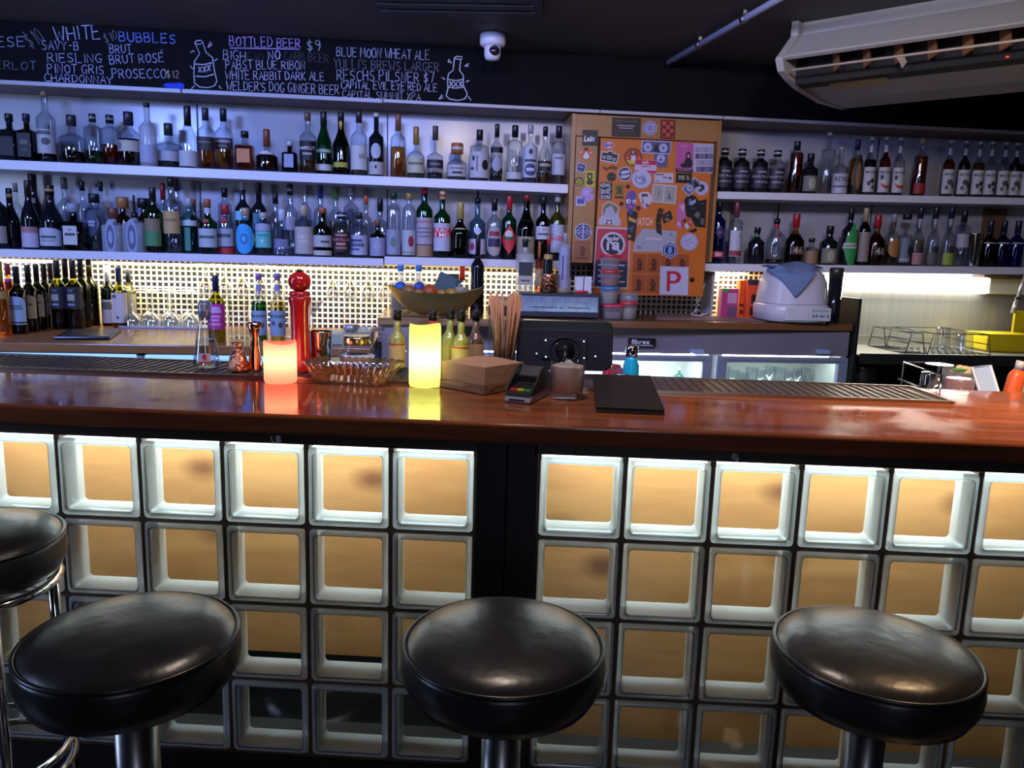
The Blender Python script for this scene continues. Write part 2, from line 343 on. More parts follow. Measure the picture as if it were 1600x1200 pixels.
sketch([[(710, 90), (714, 88), (722, 89), (721, 93), (712, 92), (710, 90)], [(710, 91), (708, 110), (701, 115), (699, 125), (700, 138), (697, 150), (703, 155), (716, 157), (727, 154), (730, 146), (724, 134), (724, 118), (718, 110), (720, 92)],
        [(700, 124), (712, 126), (724, 124)], [(700, 136), (712, 138), (725, 136)], [(702, 127), (708, 135)], [(708, 127), (702, 135)], [(709, 128), (715, 136)], [(715, 128), (709, 136)], [(717, 127), (722, 135)], [(722, 127), (717, 135)],
        [(701, 93), (706, 99), (700, 97), (701, 93)], [(726, 103), (733, 99), (731, 104), (726, 103)], [(690, 121), (695, 124)], [(728, 128), (733, 126)], [(686, 155), (691, 148), (692, 153), (686, 155)], [(731, 150), (736, 157)]], 'dcdbea')
# blue eraser cloth on the ledge
s, z = onW(272, 136, -.245)
cl = MB(); cl.ball((0, 0, .012), .045, .006, .012); cl.ball((.025, -.003, .012), .022, .006, .015)
o = cl.build('cleaning_sponge', pm('blue_sponge', '2343c8', .8)); o.location = wp(s, -.2465, 2.080); o.rotation_euler = (0, 0, TH)
tag(o, 'blue cleaning sponge lying on the ledge below the chalkboard', 'sponge')

# ================================================================== shelves
def sbx(name, parent, mat, s0, s1, d0, d1, za, zb, th, bevel=.002):
    """board whose top runs from za at s0 to zb at s1"""
    v = [(s0, d0, za-th), (s1, d0, zb-th), (s1, d1, zb-th), (s0, d1, za-th), (s0, d0, za), (s1, d0, zb), (s1, d1, zb), (s0, d1, za)]
    return MB().add(v, [(0, 3, 2, 1), (4, 5, 6, 7), (0, 1, 5, 4), (1, 2, 6, 5), (2, 3, 7, 6), (3, 0, 4, 7)]).build(name, mat, parent, bevel)
ZT, ZL = lambda s: 1.752-.004*(s+.6), lambda s: 1.386+.003*(s+1)
def shelf(mat, s0, s1, d0, za, zb, th, label):
    o = sbx('shelf', None, mat, s0, s1, d0, -.002, za, zb, th); o.matrix_world = WM; return tag(o, label, 'shelf')
shelf(M_shelf, -3.3, .200, -.22, ZT(-3.3), ZT(.2), .040, 'long upper white shelf left of the orange door')
shelf(M_shelf, -3.3, -.648, -.22, ZL(-3.3)-.002, ZL(-.65)-.002, .036, 'long lower white shelf at the left over the tiles')
shelf(M_shelf, -.642, .200, -.225, ZL(-.64)+.008, ZL(.2)+.008, .036, 'short lower white shelf beside the orange door, left of it')
for s in (-2.42, -1.512, -.642, 1.823, 2.9): struct(wbox('trim_4', M_wall, s-.003, s+.003, -.0035, -.0005, 1.41 if s < 1 else 1.46, 2.06))
ZT2, ZL2 = lambda s: 1.743+.0175*(s-.88), lambda s: 1.405+.0165*(s-.88)
shelf(M_shelf, .918, 3.5, -.22, ZT2(.918), ZT2(3.5), .034, 'upper grey white shelf right of the orange door')
shelf(M_shelf, .862, 3.5, -.22, ZL2(.862), ZL2(3.5), .036, 'lower grey white shelf right of the orange door over the batten light')
struct(wbox('trim_5', M_soffit, 2.44, 2.56, -.02, -.002, 1.45, 1.73))
# LED strips beneath the lower shelves
led = thing('light_strip', 'warm white light strip under the lower shelf on the left', 'light', wp(0, 0, 0), TH)
MB().box(-3.2, .17, -.075, -.045, 1.322, 1.333).build('diffuser', emit('warm_led', (1, .82, .46), 6), led)
MB().box(-3.2, .17, -.078, -.042, 1.333, 1.337).build('housing', M_shelf, led)
led2 = thing('light_strip', 'short warm light strip under the shelf right of the orange door', 'light', wp(0, 0, 0), TH)
MB().box(.975, 1.16, -.075, -.045, 1.358, 1.364).build('diffuser', emit('warm_led', (1, .82, .46), 6), led2)
lamp('under_shelf_led', 'AREA', wp(-1.5, -.10, 1.318), 11, (1, .82, .44), 3.3, .05, wp(-1.5, -.04, 1.1)).rotation_euler = (R(12), 0, TH)
lamp('under_shelf_led', 'AREA', wp(1.08, -.10, 1.345), 1.5, (1, .82, .44), .2, .04, wp(1.03, -.04, 1.1)).rotation_euler = (R(12), 0, TH)
# batten light on the right
bt = thing('batten_light', 'long bright white batten light under the right shelf above the sink', 'light', wp(0, 0, 0), TH)
MB().box(1.60, 2.47, -.075, -.012, 1.290, 1.373).build('diffuser', emit('white_tube_light', (1, .96, .86), 6), bt, .006)
MB().box(2.475, 3.2, -.075, -.012, 1.290, 1.373).build('end_housing', pm('cream_plastic', 'c9c8b6', .4), bt, .004)
MB().box(2.42, 2.62, -.10, -.012, 1.374, 1.386).build('bracket', M_soffit, bt)
lamp('batten_glow', 'AREA', wp(2.03, -.085, 1.31), 4.5, (1, .95, .80), .85, .06, wp(2.03, -.3, .9))
# ================================================================== ceiling fittings
vt = thing('ceiling_vent', 'dark rectangular air duct grille on the ceiling above the chalkboard', 'vent', (0, 0, 0))
A_, B_ = onZ(590, 18, 2.315), onZ(848, 12, 2.315)
MB().box(A_.x, B_.x, A_.y-.75, A_.y+.02, 2.30, 2.3195).build('frame', pm('vent_frame_metal', (.05, .05, .055), .45, .6), vt, .004)
sl = MB()
for k in range(9): sl.box(A_.x+.03, B_.x-.03, A_.y-.72+k*.08, A_.y-.68+k*.08, 2.294, 2.30)
sl.build('slats', pm('vent_slat_metal', (.02, .02, .022), .5), vt)
P0, P1 = onZ(1045, 97, 2.29), onZ(1225, -6, 2.29); D = (P1-P0)
pp = MB(); pp.tube([P0, P1, P0+D*2.4], .0125, 10)
pi = pp.build('conduit_pipe', pm('pale_blue_pipe_paint', (.40, .46, .66), .4)); tag(pi, 'thin pale conduit pipe running along the dark ceiling', 'pipe')
for k in (.33, .72, 1.2): cp = MB(); cp.tube([P0+D*(k-.012), P0+D*(k+.012)], .0165, 10); q = P0+D*k; cp.box(q.x-.006, q.x+.006, q.y-.006, q.y+.006, 2.30, 2.3195); cp.build('pipe_clip', M_steeld, pi)
# dome security camera
Q = onZ(770, 57, 2.31); sc_ = thing('security_camera', 'white dome security camera hanging from the ceiling beside the chalkboard', 'camera', (Q.x, Q.y, 2.318))
k = dist(Q)/FPX; MW = pm('white_plastic', (.72, .72, .76), .35)
MB().lathe([(.6*20*k, 0), (20*k, -.002), (20*k, -15*k), (17*k, -18*k), (12*k, -19*k)], 28).build('base', MW, sc_)
MB().lathe([(13*k, -18*k), (13*k, -30*k), (11*k, -37*k), (4*k, -39*k)], 24).build('body', MW, sc_)
MB().ball((3*k, -7*k, -26*k), 9*k, n=20).build('lens_dome', pm('dark_lens', (.02, .01, .02), .05, coat=1), sc_)
# ceiling air conditioner
AX = Vector((math.cos(R(38)), -math.sin(R(38)), 0)); AN = Vector((math.sin(R(38)), math.cos(R(38)), 0))
ac = thing('air_conditioner', 'large white ceiling air conditioner with open louvre at the upper right', 'air conditioner', (.960, 1.323, 0), -R(38))
MAC = pm('aircon_plastic', (.42, .41, .40), .3); prof = [(.02, 2.319), (.125, 2.262), (.10, 2.19), (.0, 2.168), (-.006, 2.160), (0, 2.150), (.024, 2.121), (.195, 2.087), (.45, 2.078), (.74, 2.097), (.78, 2.13), (.78, 2.319)]
sec = [(.16, 2.319), (.16, 2.275), (.03, 2.178), (.012, 2.172), (.005, 2.163), (.02, 2.157), (.115, 2.185), (.205, 2.178), (.20, 2.108), (.215, 2.097), (.45, 2.082), (.75, 2.100), (.78, 2.13), (.78, 2.319)]
MB().prism(sec, lambda p, k: (.028+k*1.7, p[0], p[1])).build('casing', MAC, ac)
endp = [(.12, 2.319), (.12, 2.265), (.0, 2.166), (-.005, 2.157), (.024, 2.120), (.09, 2.103), (.195, 2.087), (.45, 2.077), (.74, 2.095), (.785, 2.13), (.785, 2.319)]
for x in (0, 1.728): MB().prism(endp, lambda p, k: (x+k*.028, p[0], p[1])).build('end_cap', MAC, ac, .003)
MB().box(.03, 1.72, .13, .22, 2.09, 2.19).build('outlet_cavity', pm('black_cavity', (.004, .004, .004), .8), ac)
MB().tube([(.05, .035, 2.122), (1.7, .035, 2.122)], .0045, 6).build('louvre_rail', pm('cream_rail', 'b9ab98', .4), ac)
mt = pm('orange_brown_vane', (.30, .13, .05), .5)
for k in range(12):
    MB().add([(.17+k*.105, .128, 2.115), (.21+k*.105, .075, 2.120), (.205+k*.105, .06, 2.168), (.165+k*.105, .115, 2.178)], [(0, 1, 2, 3)]).add([(.173+k*.105, .130, 2.115), (.213+k*.105, .077, 2.120), (.208+k*.105, .062, 2.168), (.168+k*.105, .117, 2.178)], [(3, 2, 1, 0)]).build('vane', mt, ac)
for x in (.42, 1.0): MB().add([(x-.014, .035, 2.12), (x+.014, .035, 2.12), (x+.018, .06, 2.105), (x, .075, 2.09), (x-.006, .04, 2.112)], [(0, 1, 2, 3, 4)]).build('louvre_arm', pm('cream_rail', 'b9ab98', .4), ac)
for x, cc in ((.72, 'ff4030'), (.77, '80302a'), (.80, 'e8e0d0')): MB().ball((x, .13, 2.0985), .005, .005, .003, 10).build('indicator_light', col(cc, .3) if cc != 'ff4030' else emit('red_pilot', 'ff3020', 2), ac)
MB().prism([(.12, 2.0985), (.25, 2.0835), (.262, 2.0835), (.132, 2.0985)], lambda p, k: (.14+k*.2, p[0], p[1]-.001)).build('yellowed_strip', pm('yellowed_plastic', 'b09a56', .5), ac)

# ================================================================== bar front of glass blocks
M_blk = glass('glass_block_rim', (.88, .95, .96), .75, .08, .06, .55)
M_pane = glass('glass_block_pane', (.95, .97, .96), .9, .03, .03, 0, (5, .12))
M_grout = pm('brown_grout', (.10, .055, .025), .7)
def wood_panel():
    m, t, out = nt('knotty_pine_board'); N = t.nodes.new; L = t.links.new
    b = N('ShaderNodeBsdfPrincipled'); b.inputs['Roughness'].default_value = .55; tc = N('ShaderNodeTexCoord')
    mp = N('ShaderNodeMapping'); mp.inputs['Scale'].default_value = (1.6, 1, 9); nz = N('ShaderNodeTexNoise'); nz.inputs['Scale'].default_value = 1.6; nz.inputs['Detail'].default_value = 5; nz.inputs['Distortion'].default_value = .8
    r1 = N('ShaderNodeValToRGB'); r1.color_ramp.elements[0].position = .35; r1.color_ramp.elements[1].position = .7
    r1.color_ramp.elements[0].color = (.54, .255, .085, 1); r1.color_ramp.elements[1].color = (.44, .185, .055, 1)
    vo = N('ShaderNodeTexVoronoi'); vo.inputs['Scale'].default_value = 4.2; mp2 = N('ShaderNodeMapping'); mp2.inputs['Scale'].default_value = (.75, 1, 1.25)
    r2 = N('ShaderNodeValToRGB'); r2.color_ramp.elements[0].position = .06; r2.color_ramp.elements[1].position = .24; r2.color_ramp.elements[0].color = (.16, .06, .03, 1); r2.color_ramp.elements[1].color = (1, 1, 1, 1)
    mx = N('ShaderNodeMixRGB'); mx.blend_type = 'MULTIPLY'; mx.inputs[0].default_value = .75
    L(tc.outputs['Object'], mp.inputs[0]); L(mp.outputs[0], nz.inputs['Vector']); L(nz.outputs[0], r1.inputs[0])
    L(tc.outputs['Object'], mp2.inputs[0]); L(mp2.outputs[0], vo.inputs['Vector']); L(vo.outputs['Distance'], r2.inputs[0])
    L(r1.outputs[0], mx.inputs[1]); L(r2.outputs[0], mx.inputs[2]); L(mx.outputs[0], b.inputs['Base Color']); L(b.outputs[0], out.inputs[0]); return m
M_board = wood_panel()
def block_mesh():
    mb = MB(); H = .095
    def ring(h, y, c): # rounded square loop, 6 points a corner
        o = []
        for q, (sx, sz) in enumerate(((1, 1), (-1, 1), (-1, -1), (1, -1))):
            for j in range(5):
                a = PI/2*q+PI/2*j/4; o.append((sx*(h-c)+c*math.cos(a), y, sz*(h-c)+c*math.sin(a)))
        return o
    loops = [ring(H-.003, .079, .008), ring(H, .074, .010), ring(H, .008, .010), ring(H-.003, .002, .010), ring(H-.006, 0, .010), ring(H-.0105, .0005, .010), ring(H-.0122, .0035, .009), ring(H-.0134, .0025, .009), ring(H-.0150, .006, .009), ring(H-.0175, .040, .010), ring(H-.0150, .076, .010), ring(H-.003, .079, .008)]
    n = 20; vs = [p for l in loops for p in l]; fs = []
    for j in range(len(loops)-1):
        for i in range(n):
            a = j*n+i; b = j*n+(i+1) % n; fs.append((a, b, b+n, a+n))
    mb.add(vs, fs, 0, True)
    for j in (5, 6):
        for i in range(n): mb.mi[j*n+i] = 1
    return mb
blk0 = block_mesh().build('glass_block', [M_blk, glass('glass_block_groove_shade', (.55, .62, .62), .5, .10, .05, .25)]); pane0 = MB().box(-.0805, .0805, .0045, .0065, -.0805, .0805).build('pane', M_pane, blk0)  # groove rings tinted darker to draw the dark reflection line in them
COL.objects.unlink(blk0); COL.objects.unlink(pane0)
def block_panel(x0, label, boardz):
    t = thing('glass_block_wall', label, 'glass block wall', (x0, 0, .97))
    for c in range(7):
        for r in range(4):
            b = blk0.copy(); COL.objects.link(b); b.parent = t; b.location = (.1+.2*c, 0, -.1-.2*r)
            p = pane0.copy(); COL.objects.link(p); p.parent = b
    g = MB()
    for c in range(8): g.box(.2*c-.0065, .2*c+.0065, .010, .070, -.8, .0)
    for r in range(1, 5): g.box(-.0, 1.4, .0105, .0695, -.2*r-.0065, -.2*r+.0065)
    g.build('grout', M_grout, t)
    MB().box(-.02, 1.42, .255, .270, boardz-.97, .035).build('backing_board', M_board, t)
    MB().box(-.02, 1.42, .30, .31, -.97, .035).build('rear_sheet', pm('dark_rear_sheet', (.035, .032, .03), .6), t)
    MB().box(0, 1.4, .030, .235, .016, .024).build('light_strip', emit('cool_bar_led', (.76, .92, 1.0), 9.5), t)
    MB().box(-.01, 1.41, -.004, .024, .004, .075).build('top_rail', pm('dark_bar_rail', (.035, .022, .015), .4, noise=((3, 3, 30), (.05, .03, .02), .8)), t)
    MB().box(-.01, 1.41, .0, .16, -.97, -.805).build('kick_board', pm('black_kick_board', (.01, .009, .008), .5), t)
    return t
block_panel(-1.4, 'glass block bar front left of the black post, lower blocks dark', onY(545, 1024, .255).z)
block_panel(.1441, 'glass block bar front right of the black post', .02)
ps = thing('post', 'black wooden post between the two glass block bar fronts', 'post', (.072, 0, 0))
MB().box(-.0715, -.001, -.006, .16, 0, 1.033).box(.001, .0715, -.004, .16, 0, 1.033).build('boards', pm('black_post_paint', (.006, .006, .006), .4), ps, .002)
# ================================================================== bar counter
def varnish():
    m, t, out = nt('red_varnished_hardwood'); N = t.nodes.new; L = t.links.new
    b = N('ShaderNodeBsdfPrincipled'); b.inputs['Roughness'].default_value = .16; b.inputs['Coat Weight'].default_value = .10; b.inputs['Specular IOR Level'].default_value = .30; b.inputs['Coat Roughness'].default_value = .05
    tc = N('ShaderNodeTexCoord'); mp = N('ShaderNodeMapping'); mp.inputs['Scale'].default_value = (2.2, 26, 26); nz = N('ShaderNodeTexNoise'); nz.inputs['Scale'].default_value = 1.0; nz.inputs['Detail'].default_value = 7; nz.inputs['Distortion'].default_value = .4
    r1 = N('ShaderNodeValToRGB'); r1.color_ramp.elements[0].position = .3; r1.color_ramp.elements[1].position = .72; r1.color_ramp.elements[0].color = (.09, .026, .012, 1); r1.color_ramp.elements[1].color = (.25, .075, .030, 1)
    n2 = N('ShaderNodeTexNoise'); n2.inputs['Scale'].default_value = 7; n2.inputs['Detail'].default_value = 4; mr = N('ShaderNodeMapRange'); mr.inputs[1].default_value = .4; mr.inputs[2].default_value = .7; mr.inputs[3].default_value = .07; mr.inputs[4].default_value = .26
    bp = N('ShaderNodeBump'); bp.inputs['Strength'].default_value = .05; bp.inputs['Distance'].default_value = .004
    L(tc.outputs['Object'], mp.inputs[0]); L(mp.outputs[0], nz.inputs['Vector']); L(nz.outputs[0], r1.inputs[0]); L(r1.outputs[0], b.inputs['Base Color'])
    L(tc.outputs['Object'], n2.inputs['Vector']); L(n2.outputs[0], mr.inputs[0]); L(mr.outputs[0], b.inputs['Roughness']); L(n2.outputs[0], bp.inputs['Height']); L(bp.outputs[0], b.inputs['Normal'])
    L(b.outputs[0], out.inputs[0]); return m
M_bar = varnish()
bar = thing('bar_counter', 'long glossy red brown wooden bar counter on the glass block front', 'counter', (0, 0, 0))
MB().box(-3.0, 3.2, -.215, .158, 1.048, 1.09).build('counter_plank', M_bar, bar, .007, 3)
MB().box(-3.0, 3.2, .160, .435, 1.048, 1.09).build('counter_plank', M_bar, bar, .002)
MB().box(-3.0, 3.2, -.20, -.16, 1.043, 1.048).build('front_edge_strip', pm('dark_edge_trim', (.03, .012, .008), .35), bar)
MB().box(-3.0, 3.2, .03, .40, 1.035, 1.048).build('substrate', M_wall, bar)
dm = thing('drip_rail', 'long dark ribbed drip mat in a steel frame along the back of the bar', 'bar mat', (0, 0, 1.09))
MB().box(-2.9, 1.157, .203, .425, .0005, .004).build('mat', pm('dark_rubber_mat', (.045, .040, .036), .35), dm)
rb = MB()
for k in range(118): rb.box(-1.75+k*.0245, -1.743+k*.0245, .214, .414, .004, .0062)
rb.build('ribs', pm('dark_rubber_mat', (.045, .040, .036), .35), dm)
fr = MB(); fr.box(-2.9, 1.157, .197, .205, .0005, .008); fr.box(-2.9, 1.165, .421, .429, .0005, .008); fr.box(1.155, 1.164, .197, .429, .0005, .008)
fr.build('frame', pm('worn_brass_edge', (.42, .36, .28), .3, 1), dm)
for px, py, lab in ((434, 684, 'small clear plastic hook under the bar edge above left glass blocks'), (1149, 711, 'small clear plastic hook under the bar edge above right glass blocks')):
    P = onY(px, py, -.012); mb = MB(); mb.box(-.006, .006, .004, .007, -.012, .03)
    mb.tube([(0, .002, .022), (0, -.004, .0), (0, -.012, -.012), (0, -.020, -.008), (0, -.022, .002)] if px > 800 else [(.006, .003, .022), (.006, -.002, .0), (-.001, -.005, -.012), (-.010, -.006, -.008), (-.013, -.006, .004)], .0022, 6)
    o = mb.build('utility_hook', pm('clear_hook_plastic', (.55, .55, .55), .15)); o.location = P; tag(o, lab, 'hook')
# ================================================================== stools
M_lea = pm('black_leather', (.012, .011, .012), .31, noise=(9.0, (.020, .019, .021), 1), bump=(8, .5))
M_pip = pm('black_piping', (.010, .010, .010), .3)
def stool(x, y, h, r, label, rot, kind=0):
    t = thing('bar_stool', label, 'bar stool', (x, y, 0), rot, 'black leather bar stools')
    seat = MB().lathe([(.30*r, h-.088), (.80*r, h-.086), (.93*r, h-.074), (1.0*r, h-.050), (1.015*r, h-.030), (1.0*r, h-.008), (.985*r, h)], 56)
    seat.lathe([(.975*r, h-.002), (.93*r, h+.008), (.82*r, h+.017), (.6*r, h+.024), (.3*r, h+.027), (.001, h+.028)], 56, cap0=False, cap1=False)
    so = seat.build('seat', M_lea, t)
    MB().tube([(.982*r*math.cos(2*PI*k/64), .982*r*math.sin(2*PI*k/64), h+.001) for k in range(64)], .0042, 8, closed=True).build('piping', M_pip, so)
    if kind == 0:
        MB().lathe([(.035, .03), (.035, h-.088)], 28).build('column', M_stool, t)
        MB().lathe([(.19, 0), (.19, .008), (.15, .016), (.05, .03), (.036, .05)], 40).build('base', M_stool, t)
        MB().tube([(.14*math.cos(2*PI*k/40), .14*math.sin(2*PI*k/40), .30) for k in range(40)], .010, 8, closed=True).tube([(.03, 0, .30), (.14, 0, .30)], .008).tube([(-.03, 0, .30), (-.14, 0, .30)], .008).build('footrest', M_stool, t)
    else:
        MB().tube([(.90*r*math.cos(2*PI*k/48), .90*r*math.sin(2*PI*k/48), h-.094) for k in range(48)], .009, 8, closed=True).build('seat_ring', M_chrome, t)
        for a in (20, 110, 200, 290):
            c, s_ = math.cos(R(a)), math.sin(R(a)); MB().tube([(.85*r*c, .85*r*s_, h-.09), (.86*r*c, .86*r*s_, h-.3), (.98*r*c, .98*r*s_, .0)], .0115, 10).build('leg', M_chrome, t)
        for z_ in (h-.46, h-.50): MB().tube([(.93*r*math.cos(2*PI*k/48), .93*r*math.sin(2*PI*k/48), z_) for k in range(48)], .008, 8, closed=True).build('footrest', M_chrome, t)
    return t
M_stool = pm('brushed_stool_steel', (.32, .30, .29), .3, 1)
stool(.097, -.481, .762, .174, 'black round leather stool in front of the black post', R(10))
stool(-.525, -.545, .772, .172, 'black round leather stool with creased seat, left of centre', R(120))
stool(.752, -.42, .750, .172, 'smooth black round leather stool farthest right', R(-40))
stool(-.985, -.31, .834, .172, 'black leather stool with chrome legs and ring at the far left edge', R(30), 1)

# ================================================================== bottles
# profile: body end, neck start, neck radius, cap start, cap radius (fractions of height / radius), exponent of the plan (2 round, 5 square)
PR = dict(sp=(.60, .72, .33, .86, .38, 2), wi=(.60, .74, .34, .76, .37, 2), bu=(.42, .76, .34, .78, .37, 2), sh=(.56, .72, .36, .86, .44, 2), rd=(.50, .66, .28, .78, .36, 2), sq=(.62, .70, .32, .84, .42, 5),
          fl=(.58, .68, .30, .80, .36, 5), cy=(.70, .76, .36, .86, .42, 2), co=(.10, .68, .30, .74, .42, 2), tu=(.86, .88, .40, .92, .42, 2), mo=(.56, .72, .34, .88, .40, 2), ll=(.48, .60, .24, .72, .32, 2), dm=(.46, .80, .36, .84, .40, 2), st=(.66, .72, .44, .86, .52, 2))
def bprof(pr, Rr, H, r=1.0, cz=None):
    a, b, nr, cs, cr, p = pr; P = [(Rr*.90*r, 0, p), (Rr*r, .015*H, p), (Rr*r, a*H*.5, p)]
    for j in range(7):
        t = j/6; e = (1-math.cos(PI*t))/2; P.append((Rr*r*(1-(1-nr)*e), (a+(b-a)*t)*H, p+(2-p)*t**.5 if p > 2 else 2))
    P.append((Rr*nr*r, (max(cs, cz or 0)+.01)*H, 2)); return P
def lab_patch(mb, shape, R_, zc, hh, hw, ang, p, mi, off, uc=0, n=14):
    vs = []
    for i in range(n+1):
        u = -1+2*i/n
        if shape == 'o': h0 = h1 = math.sqrt(max(0, 1-u*u))
        elif shape == 'd': h0 = h1 = 1-abs(u)
        elif shape == 'a': h0 = 1; h1 = .55+.45*math.sqrt(max(0, 1-u*u))
        else: h0 = h1 = 1
        for h in (-h0, h1): vs.append(lab_pt(uc+u*hw, zc+h*hh, R_, ang, p, off))
    mb.add(vs, [(2*i, 2*i+2, 2*i+3, 2*i+1) for i in range(n)], mi, p == 2)
def lab_pt(u, z, R_, ang, p, off):
    """u = -1..1 across the visible front; round bottles wrap, square ones stay flat"""
    if p > 2: return (u*R_*.82, -(R_+off), z)
    a = u*R(ang); return ((R_+off)*math.sin(a), -(R_+off)*math.cos(a), z)
def bottle(label, s, d, zb, H, Rr, prof='sp', g='c', liq=None, cap=('15151a',), labs=(), group=None, rot=0, cat='bottle', name='bottle', tilt=0, rz=None, pour=0):
    pr = PR[prof] if isinstance(prof, str) else prof; p = pr[5]
    P = wp(s, d, zb) if rz is None else Vector((s, d, zb))
    t = thing(name, label, cat, P, (TH if rz is None else rz)+R(rot), group)
    if tilt: t.rotation_euler.y = R(tilt)
    n = 24 if p == 2 else 28
    MB().lathe(bprof(pr, Rr, H, 1, cap[1] if len(cap) > 1 else None), n, cap1=False).build('glass_body', GL[g], t)
    if liq:
        c_, f = liq; L_ = [(q[0]*.93, max(q[1], .012*H), q[2]) for q in bprof(pr, Rr, H) if q[1] < f*H]
        q0 = L_[-1]; L_.append((q0[0]*.995, f*H, q0[2])) if f*H-q0[1] > .002 else None
        MB().lathe(L_, n).build('liquid', LQ[c_], t)
    cs, cr = pr[3], pr[4]; cz = cap[1] if len(cap) > 1 else cs
    cm = MB()
    if pour:
        cm.lathe([(cr*Rr, cs*H), (cr*Rr, cs*H+.022), (cr*Rr*.55, cs*H+.026), (.0045, cs*H+.03), (.004, H)], 14)
    else:
        w = cap[2] if len(cap) > 2 else 1
        cm.lathe([(cr*Rr*w, cz*H), (cr*Rr*w, H*.985), (cr*Rr*w*.92, H)], 18)
    cp_ = cm.build('cap', col(cap[0], .35), t)
    if len(cap) > 3: MB().lathe([(cr*Rr*w*1.04, (cz+(1-cz)*.35)*H), (cr*Rr*w*1.04, (cz+(1-cz)*.62)*H)], 18).build('cap_band', col(cap[3], .4), cp_)
    elif cz < cs-.02: MB().lathe([(pr[2]*Rr*1.06, cz*H), (pr[2]*Rr*1.06, cs*H)], 18).build('neck_wrap', col(cap[0], .35), cp_)
    for lb in labs:
        sh_, z0, z1, hw, cc = lb[:5]; mats = [col(cc, .6)]; mb = MB(); ang = 80
        Rl = Rr if z1 <= pr[0]+.02 else Rr*(1-(1-pr[2])*(1-math.cos(PI*min(1, ((z0+z1)/2-pr[0])/(pr[1]-pr[0]))))/2)
        lab_patch(mb, sh_, Rl, (z0+z1)/2*H, (z1-z0)/2*H, hw, ang, p, 0, .0009)
        lo = mb.build('label', mats, t)
        if len(lb) > 5:
            mt = MB(); mm = []
            for q in lb[5]:
                kind = q[0]; hx = q[-1]; mm.append(col(hx, .6)); k = len(mm)-1
                if kind == 't':      # text: ('t', body, zc, height, width fraction, colour)
                    _, body, zc, h_, wf, _c = q
                    wr = wf*hw*Rr*(.82 if p > 2 else R(ang))*2; put_text(mt, body, lambda x, y: lab_pt(x/(Rr*(.82 if p > 2 else R(ang))), (z0+(z1-z0)*zc)*H+y, Rl, ang, p, .0024), wr, h_*(z1-z0)*H, k, bold=.012)
                else:                # shape on the label: (shape, uc, zc, hw, hh, colour)
                    _, uc, zc, w_, h_, _c = q
                    lab_patch(mt, kind, Rl, (z0+(z1-z0)*zc)*H, h_*(z1-z0)*H, hw*w_, ang, p, k, .0013+.0003*k, hw*uc, 10)
            mt.build('print', mm, lo)
    return t
PLACED = {}
def shelf_bottle(zf, x, top, w, label, row=0, prof='sp', **kw):
    """stands in the front or the back row of a shelf, nudged in depth where it would touch a neighbour"""
    done = PLACED.setdefault(zf, []); best = None
    for d in ((-.165, -.150, -.178, -.135, -.120, -.105) if row == 0 else (-.065, -.055, -.075, -.085, -.048, -.095)):
        s = onW(x, top+50, d)[0]; r = w/2*dist(wp(s, d, 1.5))/FPX; gap = min([math.hypot(s-a, d-b)-r-c for a, b, c in done]+[9])
        if -d+r > .218 or -d-r < .002: gap -= .004
        if best is None or gap > best[0]+1e-6: best = (gap, d, s, r)
        if gap > .0015: break
    gap, d, s, r = best
    if gap < .001: w *= max(.80, 1+(gap-.001)/r); r = w/2*dist(wp(s, d, 1.5))/FPX
    done.append((s, d, r))
    s, z = onW(x, top, d); zb = zf(s)+.0006
    s, _ = onW(x, (top+projy(s, d, zb))/2, d); zb = zf(s)+.0006; H = z-zb; P = wp(s, d, zb)
    return bottle(label, s, d, zb, H, w/2*dist(P)/FPX, prof, **kw)
def projy(s, d, z):
    D = wp(s, d, z)-CAM; return 600-FPX*D.dot(UP)/D.dot(FW)
K, NVY, CORK, CRM, WHT, TAN = '131316', '1a2036', '8a6a4c', 'c8c2ae', 'd0d0da', 'b08a52'
def TX(body, zc, h, wf, c): return ('t', body, zc, h, wf, c)
T = lambda *a, **k: shelf_bottle(ZT, *a, **k)
# ---- upper left shelf
T(16, 178, 27, 'squat dark bottle with black cap, first on the upper left shelf', prof='sq', g='k', cap=(K,), labs=[('r', .1, .5, .9, '1c1c20')])
T(43, 178, 31, 'square bottle with navy cap and black label near the upper left corner', prof='sq', g='br', cap=(NVY,), labs=[('r', .08, .58, .95, '17171b', [('r', 0, .62, .6, .1, '55554f'), ('r', 0, .3, .5, .06, '3c3c3c')])], liq=('brown', .5))
T(72, 143, 27, 'tallest clear bottle with cork and cream paper label on upper left shelf', prof='wi', cap=(CORK, .93), liq=('brown', .12), labs=[('r', .12, .46, .95, 'a9aba8', [('r', .0, .86, .6, .08, '55585a'), ('o', .2, .5, .35, .15, '4a4a48')])])
T(113, 180, 39, 'round shouldered flask with dark stopper and brown spirit low inside', prof='rd', cap=('2a2c30',), liq=('brown', .24))
T(146, 178, 33, 'wide clear bottle with some green liquid at the bottom', prof=(.70, .80, .34, .84, .38, 2), cap=(K, .84, 1, '8a8a80'), liq=('green', .26))
T(173, 180, 31, 'wide clear bottle half full of red amber spirit beside the green one', prof=(.70, .80, .34, .84, .38, 2), cap=(K, .84, 1, '8a8a80'), liq=('red', .42))
T(202, 175, 33, 'bottle with tall dark cap and cream banner label over brown spirit', prof='sh', cap=('1c2230', .76), liq=('brown', .50), labs=[('r', .26, .46, 1.0, 'b0aa98', [('o', -.5, .5, .25, .42, '6c7474')])])
T(231, 161, 25, 'slim frosted bottle with cork and black cap on the upper left shelf', prof='wi', g='f', cap=(K, .93), labs=[('r', .06, .34, .95, '9a9cae')])
T(264, 193, 38, 'short wide bottle with wire topped stopper and pale band label', prof=(.50, .62, .30, .74, .34, 2), cap=('2c2a30', .74), liq=('dark', .36), labs=[('r', .16, .38, .95, 'a5a6a8')])
